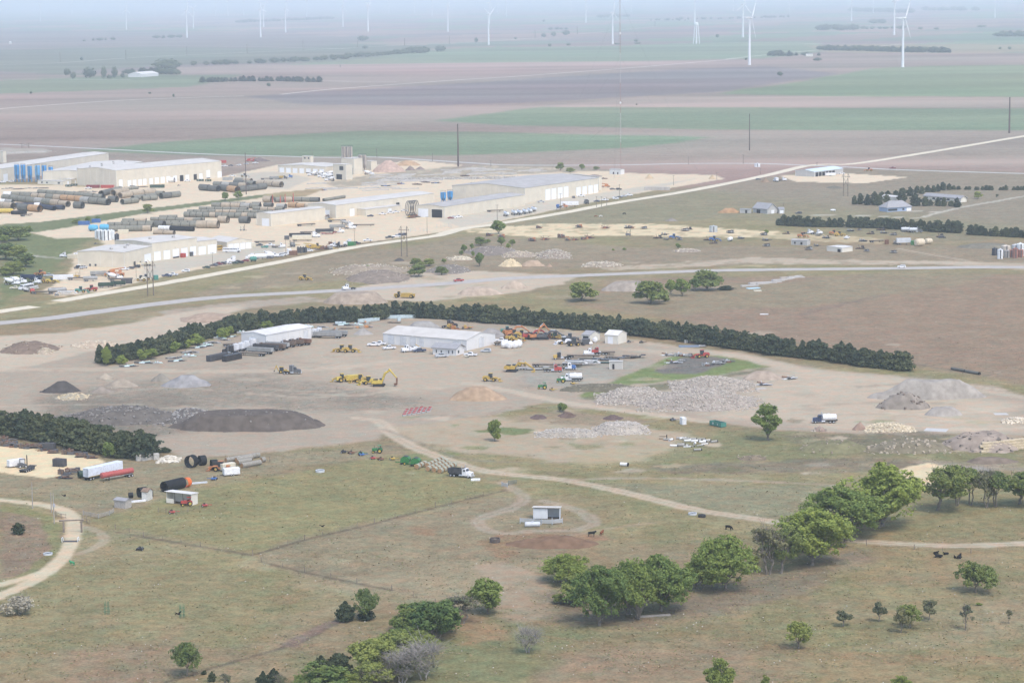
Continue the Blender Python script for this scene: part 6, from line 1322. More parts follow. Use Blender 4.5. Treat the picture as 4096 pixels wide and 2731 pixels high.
# person-sized, animals
def cow(paint,graze=True,lying=False):
 """one continuous body grown along a skeleton; only the horns of no account are left out"""
 def make():
  o=empty('cow'); zb=.55 if lying else 1.05
  V=[]; E=[]; Rd=[]
  def v(p,r):V.append(p); Rd.append(r); return len(V)-1
  def chain(a,pts):
   for p,r in pts:b=v(p,r); E.append((a,b)); a=b
   return a
  hip=v((-.75,0,zb+.12),.34); mid=chain(hip,[((-.3,0,zb+.06),.42),((.25,0,zb+.05),.43),((.7,0,zb+.12),.34)])
  nk=chain(mid,[((1.05,0,zb+(.0 if graze else .35)),.22),((1.25,0,zb-.45 if graze else zb+.5),.17),((1.5,0,zb-.8 if graze else zb+.42),.10)])
  chain(hip,[((-1.02,0,zb+.2),.08),((-1.1,0,zb-.2),.03),((-1.1,0,zb-.55),.04)])
  if lying:
   for s in (-1,1):
    chain(mid,[((.8,s*.3,.2),.13),((1.15,s*.32,.12),.08)]); chain(hip,[((-.55,s*.42,.25),.18),((-.1,s*.5,.12),.08)])
  else:
   for s in (-1,1):
    chain(mid,[((.68,s*.2,.72),.13),((.72,s*.2,.38),.075),((.70,s*.2,.03),.07)])
    chain(hip,[((-.72,s*.22,.80),.17),((-.88,s*.22,.45),.08),((-.80,s*.22,.03),.07)])
  for s in (-1,1):chain(nk-1,[((1.12,s*.2,(zb-.35 if graze else zb+.62)),.04),((1.1,s*.32,(zb-.35 if graze else zb+.60)),.03)])
  me=bpy.data.meshes.new('body'); me.from_pydata(V,E,[]); ob=bpy.data.objects.new('body',me); col.objects.link(ob); ob.parent=o; KIDS.setdefault(o,[]).append(ob); me.materials.append(paint)
  sk=ob.modifiers.new('skin','SKIN'); ss_=ob.modifiers.new('sub','SUBSURF'); ss_.levels=1; ss_.render_levels=1
  for i,r in enumerate(Rd):me.skin_vertices[0].data[i].radius=(r,r)
  me.skin_vertices[0].data[0].use_root=True
  return o
 return make
def bird(paint):
 def make():
  o=empty('bird'); MB().rings([((-.25,0,0),.03),((-.05,0,0),.09),((.15,0,.02),.06),((.24,0,.02),.02)],8,'x').build('body',paint,o)
  for s in (-1,1):MB().loft([[(.1,s*.05,.02),(-.1,s*.05,.02),(-.1,s*.05,.04),(.1,s*.05,.04)],[(.05,s*.35,.14),(-.12,s*.35,.14),(-.12,s*.35,.15),(.05,s*.35,.15)],[(-.05,s*.6,.10),(-.12,s*.6,.10),(-.12,s*.6,.11),(-.05,s*.6,.11)]]).build('wing',paint,o)
  MB().prism([(-.25,0),(-.45,.0),(-.45,.02),(-.25,.02)],-.08,.08).build('tail',paint,o); return o
 return make
# ---------------------------------------------------------------- placing the vehicles and machines
E1=61.0   # the yard's axis, along the gravel road
def V(key,b,c,x,y,hd,label,cat,group=None,s=1.0,z=0.0):
 if isinstance(hd,tuple):hd=head(c,*hd)
 return spawn(key,b,at(c,x,y),hd+R.uniform(-1.5,1.5),label,cat,group,s,z)
PK=lambda col_:('pickup_'+col_.name,pickup(col_)); CARK=lambda col_,suv=False:('car%d_' % suv+col_.name,car(col_,suv))
def many(rows):
 for kb,c,x,y,hd,lab,cat in rows:V(kb[0],kb[1],c,x,y,hd,lab,cat)
SEM=lambda p,day=False,h=None:('semi%d_%s_%s' % (day,p.name,h.name if h else ''),semi(p,day,h)); TR=lambda k,p,L=14.6:('tr_%s_%s_%s' % (k,p.name,L),trailer(k,p,L)); ST=lambda k,p,b:('st_%s_%s_%s' % (k,p.name,b.name),straight_truck(k,p,b)); LD=lambda p:('ld_'+p.name,loader(p)); CT=lambda p,L=6.1,o=False:('ct_%s_%s_%d' % (p.name,L,o),container(p,L,o)); HT=lambda p,L=4.5,r=1.2,s=True:('ht_%s_%s_%s_%d' % (p.name,L,r,s),htank(p,L,r,s)); FT=lambda p:('ft_'+p.name,farm_tractor(p)); IMP=lambda p:('imp_'+p.name,hauler(p)); EX=lambda p,k=0:('ex%d_' % k+p.name,excavator(p,k))
many([
 # on the roads
 (SEM(WHITE,True),'3b',1425,938,(1500,930,1345,942),'white tractor unit without trailer driving on the paved road','truck'),
 (PK(RED),'3c',482,722,(540,716,425,724),'bright red pickup on the paved road','pickup'),
 (CARK(WHITE,True),'3e',990,1170,181,'white estate wagon on the paved road at right','car'),
 (LD(YEL),'3b',965,838,-8,'yellow wheel loader alone on the grass above the paved road','loader'),
 (('scr_'+YEL.name,scraper(YEL)),'3b',2000,1022,160,'yellow earthmover on the pale spoil beside the windbreak','scraper'),
 (PK(MAROON),'3e',890,72,175,'dark red pickup on the grey crossroad','pickup'),
 (LD(ORG),'3e',625,98,175,'yellow orange machine at the pole by the crossroad','loader'),
 (('cargo_w',cargo_trailer(WHITE,9)),'3e',197,150,10,'white enclosed trailer parked before the storage bays','trailer'),(PK(WHITE),'3e',322,132,0,'white pickup with dark hitch beside the storage bays','pickup'),
 (ST('box',WHITE,WHITE),'3d',1706,462,100,'white box truck seen from behind at the dirt heap','truck'),(ST('flat',WHITE,DGRY),'3d',1768,455,20,'white and green flatbed truck beside the box truck','truck'),(CARK(DGRY),'3d',1522,445,10,'dark car left of the dirt heap by the gravel road','car'),
 (CARK(BLK,True),'3d',1945,800,180,'black vehicle on the lane behind the left cedar hedge','car'),
 # fabrication end of the yard
 (CARK(WHITE,True),'3d',30,642,20,'leftmost white car in the row at the far yard end','car'),(CARK(DGRY),'3d',75,632,20,'dark grey car in the row at the far yard end','car'),(CARK(SILV),'3d',118,622,20,'silver car in the row at the far yard end','car'),(PK(WHITE),'3d',172,612,20,'rightmost white pickup in the row at the far yard end','pickup'),
 (CARK(DGRY),'2c',2235,492,15,'left dark car behind the rear hall','car'),(CARK(BLK,True),'2c',2295,494,15,'right dark car behind the rear hall','car'),(('ct_crane',truck_crane(ORG)),'2c',2165,470,175,'rusty orange machine behind the rear hall','crane'),
 (PK(WHITE),'2c',1940,558,170,'white pickup before the four far white doors','pickup'),(CARK(DGRY,True),'2c',1868,570,100,'dark vehicle with a mast before the fabrication hall','car'),(CARK(NAVY),'2c',2085,607,175,'navy car beside the gravel road pole','car'),(PK(WHITE),'2c',2160,596,170,'white pickup near the yard end poles','pickup'),(CARK(WHITE),'2c',2265,582,20,'white car first of the line by the far gate','car'),
 (('cone_b',hopper_cone(BLUE)),'2c',1720,682,0,'blue cone hopper on legs before the white trailers','hopper'),(TR('box',WHITE,13.5),'2c',1828,655,12,'white box trailer before the fabrication hall','trailer'),(SEM(ORG,True),'2c',1765,662,12,'orange tractor beside the white box trailer','truck'),(ST('dump',DGRY,DGRY),'2c',1988,622,100,'dark dump truck standing alone in the yard end','truck'),
 (TR('flat',DECK,12),'2c',1130,700,14,'low flat trailer against the fabrication wing wall','trailer'),(PK(SILV),'2c',1560,612,20,'small blue grey vehicle in front of the fabrication hall','pickup'),
 (CARK(MAROON),'2c',714,765,15,'dark red car before the fabrication wing','car'),(CARK(WHITE,True),'2c',748,760,15,'white car between the dark red one and a pickup','car'),(PK(WHITE),'2c',785,755,12,'white pickup ending the trio before the fabrication wing','pickup'),
 (CARK(NAVY),'3b',1650,175,175,'dark car alone in front of the store shed','car'),(PK(WHITE),'3b',1778,155,175,'white pickup in front of the store shed','pickup'),(PK(WHITE),'3b',1862,142,190,'white pickup at the store shed door','pickup'),(PK(WHITE),'3b',1915,134,185,'white pickup right of the store shed door','pickup'),(PK(WHITE),'3b',2003,120,185,'white pickup under the twin white tanks','pickup'),
 # main yard trucks
 (TR('flat',DECK,13),'3b',980,270,(885,268,1075,258),'empty flat trailer on the open yard, nearest the assembly hall','trailer'),(TR('flat',DTRL,13),'3b',1300,228,(1200,222,1400,212),'loaded flat trailer in front of the two door hall','trailer'),(TR('flat',DECK,14.6),'3b',1580,275,0,'long dark flat trailer behind the mixer truck','trailer'),
 (SEM(WHITE),'3b',1440,302,3,'white tractor unit ahead of the grey dump trailer, main yard','truck'),(TR('dump',GREYT,10.5),'3b',1305,300,2,'grey dump trailer behind the white unit, main yard','trailer'),(ST('mixer',WHITE,GREYT),'3b',1408,268,10,'grey drum mixer behind the grey dump trailer','truck'),
 (SEM(WHITE,True),'3b',1318,343,2,'white low tractor unit in the middle of the truck row','truck'),(TR('dump',DTRL,12),'3b',1172,345,3,'long black dump trailer in the middle of the truck row','trailer'),(TR('low',RED,10),'3b',1215,358,2,'red lowboy trailer beside the long black one','trailer'),(TR('flat',DTRL,12),'3b',1010,352,2,'dark flat trailer above the white sleeper unit','trailer'),
 (SEM(WHITE),'3b',1065,390,2,'white sleeper unit nearest the cream box trailer','truck'),(TR('dump',BLK,14),'3b',915,390,3,'black high sided trailer behind the white sleeper unit','trailer'),(TR('box',CREAM,12.5),'3b',937,432,2,'cream box trailer on the open yard','trailer'),(CT(DGRY,3),'3b',778,415,0,'small dark steel box beside the black trailer','box'),
 (('fl_d',forklift(DGRY)),'3b',835,492,170,'brown forklift alone on the concrete','forklift'),(('fl_c',forklift(CREAM)),'3b',312,320,0,'cream forklift by the end door of the assembly hall','forklift'),
 (PK(WHITE),'3b',1622,432,180,'white pickup driving on the open yard','pickup'),(PK(BLK),'3b',1852,402,195,'black pickup in the roadside group','pickup'),(PK(WHITE),'3b',1928,390,195,'white pickup in the roadside group','pickup'),(PK(NAVY),'3b',1960,375,195,'blue pickup behind the white one in the roadside group','pickup'),(CARK(BLK,True),'3b',1995,372,195,'black car at the right of the roadside group','car'),
 (TR('flat',DTRL,13),'3b',545,452,2,'flat trailer with steel right of the bus garage','trailer'),(CARK(DGRY),'3b',490,480,175,'dark car under the steel trailer','car'),(CARK(TEAL),'3b',545,500,175,'teal car in front of the steel trailer','car'),(PK(WHITE),'3b',605,482,170,'white pickup beside the steel trailer','pickup'),(ST('flat',WHITE,DGRY),'3b',692,500,5,'white flatbed truck right of the steel trailer','truck'),(CT(CREAM,4),'3b',415,490,60,'cream storage box at the bus garage corner','container'),
 (('bus_w',bus(WHITE)),'3b',200,548,-12,'white bus parked before the bus garage','bus'),(('bus_y',bus(YEL)),'3b',48,528,60,'yellow bus half hidden in the bus garage bay','bus'),
 # the row of vehicles along the gravel road
 (CARK(DGRY),'3b',25,688,150,'grey car left end of the roadside row','car'),(PK(MAROON),'3b',62,680,150,'dark red pickup at the left end of the roadside row','pickup'),(CARK(DGRY,True),'3b',105,675,150,'charcoal car in the roadside row','car'),(PK(WHITE),'3b',150,668,150,'white pickup left of the white sleeper in the roadside row','pickup'),(SEM(WHITE),'3b',222,650,185,'white sleeper unit in the roadside row','truck'),(CARK(DGREEN),'3b',235,668,160,'dark green car in front of the white sleeper unit','car'),(CARK(BLK),'3b',287,662,160,'black car right of the white sleeper unit','car'),(CARK(MAROON),'3b',342,645,165,'dark red car in the roadside row','car'),
 (HT(TEAL,4,1.3),'3b',428,643,0,'green round tank in the roadside row','tank'),(SEM(WHITE),'3b',412,622,184,'white tractor unit before the white tankers','truck'),(TR('tank',WHITE,11),'3b',470,622,4,'left white tanker trailer of the roadside pair','trailer'),(TR('tank',WHITE,11.5),'3b',545,612,6,'right white tanker trailer of the roadside pair','trailer'),(ST('mixer',WHITE,WHITE),'3b',622,600,8,'white drum mixer at the end of the tanker row','truck'),(CARK(DGRY),'3b',600,612,10,'dark car before the white drum mixer','car'),(PK(SILV),'3b',692,595,10,'silver pickup right of the drum mixer','pickup'),
 (CARK(WHITE,True),'3b',735,582,8,'left white wagon beside the road pole','car'),(CARK(WHITE,True),'3b',772,576,8,'right white wagon beside the road pole','car'),(ST('box',WHITE,WHITE),'3b',800,568,100,'white cab seen end on by the rusty block','truck'),(CT(RUSTC,5),'3b',845,574,5,'rust brown crate beside the black tanks','crate'),
 (CARK(WHITE,True),'3b',1013,538,5,'white car right of the black tanks','car'),(('ct_y',truck_crane(YEL)),'3b',1045,512,172,'yellow crane carrier in the roadside row','crane'),(LD(YEL),'3b',1100,505,5,'yellow loader in the roadside row','loader'),(SEM(WHITE,True),'3b',1290,492,170,'white tractor unit right of the steel heap','truck'),(SEM(BLK,True),'3b',1340,488,175,'black tractor unit right of the steel heap','truck'),(SEM(WHITE),'3b',1432,470,175,'high white sleeper unit at the south yard pole','truck'),(CT(GRN,5),'3b',1455,478,5,'green steel box before the high white sleeper','container'),(PK(BLK),'3b',1502,462,8,'black pickup at the end of the roadside row','pickup'),
 # repair shop lot
 (PK(BLK),'3a',815,585,245,'black pickup at the corner of the repair shop','pickup'),(PK(SILV),'3a',872,586,240,'silver pickup right of the black one at the shop corner','pickup'),(PK(WHITE),'3a',845,562,245,'white pickup behind the black and silver ones','pickup'),(PK(WHITE),'3a',1298,602,175,'white pickup below the repair shop corner','pickup'),(CARK(DGRY),'3a',1365,590,160,'dark car right of the white pickup at the shop corner','car'),(CARK(BLK,True),'3a',1425,578,160,'dark wagon beside the shop window','car'),(ST('service',CREAM,CREAM),'3a',1505,555,170,'cream service truck at the first shop door','truck'),
 (SEM(WHITE,True),'3a',690,468,170,'white tractor left of the cream block','truck'),(CT(CREAM,10),'3a',792,482,-12,'long cream container left of the repair shop','container'),(PK(WHITE),'3a',822,440,10,'white pickup behind the cream container','pickup'),(IMP(DGRY),'3a',1005,333,0,'dark pallet on the grass above the shop','implement'),
 (CARK(WHITE,True),'3a',1942,620,175,'white car alone on the repair lot','car'),(PK(NAVY),'3a',1745,672,175,'navy pickup by the road edge','pickup'),(PK(WHITE),'3a',1808,660,172,'white pickup behind the navy one by the road edge','pickup'),(CARK(DGREEN),'3a',2156,583,172,'dark green car below the slim pole','car'),(CARK(DGRY),'3a',2232,562,168,'grey car right of the slim pole','car'),
 (CT(RED,2.5),'3a',1915,470,60,'small red machine at the shop doors','machine'),(CT(DGRY,2),'3a',1995,455,60,'dark bin at the shop doors','bin'),
 (LD(CREAM),'3a',1470,715,180,'cream loader beside the timber pylon','loader'),(LD(GREYT),'3a',1528,705,10,'grey loader touching the cream one','loader'),(CT(TEAL,2.4),'3a',1630,703,20,'teal pump unit right of the timber pylon','machine'),
 (LD(ORG),'3a',425,658,150,'orange white cabbed loader at the grass edge','loader'),(PK(SILV),'3a',510,668,0,'pale blue old pickup right of the orange loader','pickup'),(('fl_y',forklift(YEL)),'3a',810,682,10,'yellow forklift with tall mast in the machine lot','forklift'),(CT(WHITE,11),'3a',660,700,8,'long low white hopper in the machine lot','hopper',),
 (FT(ORG),'3a',470,732,10,'small orange tractor in the machine lot','tractor'),(LD(YEL2),'3a',540,735,5,'amber loader in the machine lot','loader'),(TR('dump',NAVY,8),'3a',290,700,-5,'dark navy dump box at the grass edge','trailer'),(TR('dump',NAVY,7),'3a',372,712,-15,'navy dump box behind the white tractor','trailer'),(SEM(WHITE,True),'3a',360,742,-10,'white tractor unit behind the white bus','truck'),
 (ST('mixer',WHITE,WHITE),'3a',130,755,0,'left old white mixer at the grass edge','truck'),(ST('mixer',WHITE,WHITE),'3a',200,742,10,'right old white mixer at the grass edge','truck'),(PK(CREAM),'3a',160,800,180,'cream old pickup before the white bus','pickup'),(('bus_w',bus(WHITE)),'3a',275,805,(370,775,190,810),'old white bus in the machine lot','bus'),(TR('belly',WHITE,11),'3a',335,818,(260,830,430,800),'white belly dump trailer behind the old bus','trailer'),(HT(RED,2.6,1.0),'3a',340,842,20,'red drum in front of the old bus','tank'),(TR('flat',DTRL,12),'3a',445,848,8,'flat dark trailer left of the white hoppers','trailer'),
 (TR('pneu',GREYT,10),'3a',600,850,12,'grey bulk hopper trailer at the front of the machine lot','trailer'),(TR('belly',WHITE,12),'3a',695,866,8,'white belly dump trailer at the front of the machine lot','trailer'),(LD(TEAL),'3a',848,838,5,'green round machine at the road edge','machine'),(LD(RED),'3a',955,822,175,'red orange loader at the road edge','loader'),(TR('dump',DGREEN,8),'3a',1105,785,6,'left dark green trailer at the road edge','trailer'),(TR('dump',DGREEN,8),'3a',1235,770,6,'right dark green trailer at the road edge','trailer'),(CT(DTRL,6),'3a',1325,742,8,'dark box by the road edge','container'),(TR('flat',DECK,13),'3a',1265,712,8,'flat trailer with girders before the big crane','trailer'),
 (TR('tank',GREYT,8),'3a',945,720,4,'pale tank trailer in the machine lot','trailer'),(TR('dump',GREYT,9),'3a',1030,665,10,'grey dump box in the machine lot','trailer'),(ST('mixer',WHITE,WHITE),'3a',1205,700,5,'white mixer before the orange crane','truck'),(('crane_o',truck_crane(ORG)),'3a',1195,645,5,'big orange crane in the machine lot','crane'),(('scr_'+ORG.name,scraper(ORG)),'3a',1190,672,175,'orange grader beside the big crane','machine'),(TR('flat',DTRL,12),'3a',820,704,8,'dark flat trailer under the yellow forklift','trailer'),
 # upper left yard
 (PK(WHITE),'2a',30,535,175,'white pickup at the left photo edge by the factory door','pickup'),(CARK(WHITE,True),'2a',130,525,175,'white wagon left of the blue silos','car'),(PK(WHITE),'2a',1038,606,170,'white pickup before the red containers','pickup'),(CT(MAROON,11),'2a',1095,595,-6,'left dark red container of the pair','container'),(CT(RED,11),'2a',1265,596,-6,'right lighter red container of the pair','container'),(CT(DGREEN,5,True),'2a',808,580,-5,'left dark green skip under the dock','skip'),(CT(DGREEN,5,True),'2a',872,570,-5,'right green skip under the dock','skip'),
 (CT(DGREEN,12),'2a',1850,592,-2,'large dark green block of boxes by the dock doors','container'),(PK(WHITE),'2a',2205,520,178,'white pickup at the open dock door','pickup'),(IMP(DGRY),'2a',2105,570,0,'dark pallet frame before the dock doors','implement'),(TR('flat',DTRL,10),'2a',312,925,(230,930,390,915),'dark flat trailer below the yellow tank','trailer'),(CT(BLUE,8),'2a',990,1028,-3,'long blue steel box left of the blue tanks','box'),(CT(BLUE,6),'2a',1132,1002,-3,'flat blue box behind the long blue one','box'),(CT(CREAM,7),'2a',1450,1128,-2,'cream box behind the fuel tanks','box'),
 (PK(WHITE),'2b',528,460,178,'white pickup right of the last dock door','pickup'),(LD(GREYT),'2b',672,465,0,'small pale loader beside the tall wooden pole','loader'),(CT(GREYT,5),'2b',447,505,0,'left grey crate at the factory corner','crate'),(CT(GREYT,5),'2b',497,505,0,'right grey crate at the factory corner','crate'),(CT(DGREEN,6,True),'2b',150,515,0,'left dark skip at the dock doors','skip'),(CT(DGREEN,5,True),'2b',245,518,0,'right dark skip at the dock doors','skip'),(TR('dump',GREYT,8),'2b',1020,495,0,'grey dump trailer alone before the garage','trailer'),(ST('dump',DGRY,YEL),'2b',1120,490,0,'dump truck with yellow body before the garage','truck'),(SEM(BLUE,True),'2b',1185,475,10,'blue tractor unit before the garage','truck'),(TR('flat',DTRL,10),'2b',930,497,5,'dark flat trailer left of the grey dump trailer','trailer'),
 (PK(WHITE),'2b',432,345,170,'white pickup in the far lot, leftmost','pickup'),(CARK(DGRY),'2b',510,338,170,'dark car in the far lot','car'),(CARK(WHITE),'2b',603,332,170,'white car in the far lot','car'),(CARK(SILV),'2b',690,318,170,'silver car in the far lot','car'),(PK(WHITE),'2b',795,308,170,'white pickup in the far lot, rightmost','pickup'),(CT(RED,6),'2b',420,300,0,'red box in the far lot behind the factory','container'),(('ct_r',truck_crane(RED)),'2b',735,285,0,'red machine at the dark far heap','machine'),
])
for k,(x,y,hd) in enumerate([(1468,450,170),(1545,445,172),(1590,470,170),(1640,478,165),(1660,445,170),(1668,478,150),(1672,512,165),(1905,438,0),(2138,440,0)]):
 V(*ST('mixer',WHITE,WHITE),'2b',x,y,hd,['white mixer truck at the half open garage door','second white mixer from the garage door','third white mixer nearest the control block','fourth white mixer close to the control block','white mixer drum showing behind the others','white mixer beside the control block posts','foremost white mixer at the weeds','white mixer between the control block and batch house','white mixer alone before the gravel pyramid'][k],'mixer truck','mixer trucks at the batch plant')
# white pneumatic tank trailers in a row on the fabrication yard
for k,(x,y) in enumerate([(1235,752),(1310,740),(1360,738),(1412,730),(1455,722),(1495,708)]):
 V(*TR('pneu',P_('tank_grey_white',(.66,.69,.72)),10.5),'2c',x,y-10,(1190,700,1285,735),ORD[k]+' from the left of the grey white bulk tankers parked side by side','tanker trailer','bulk tankers side by side')
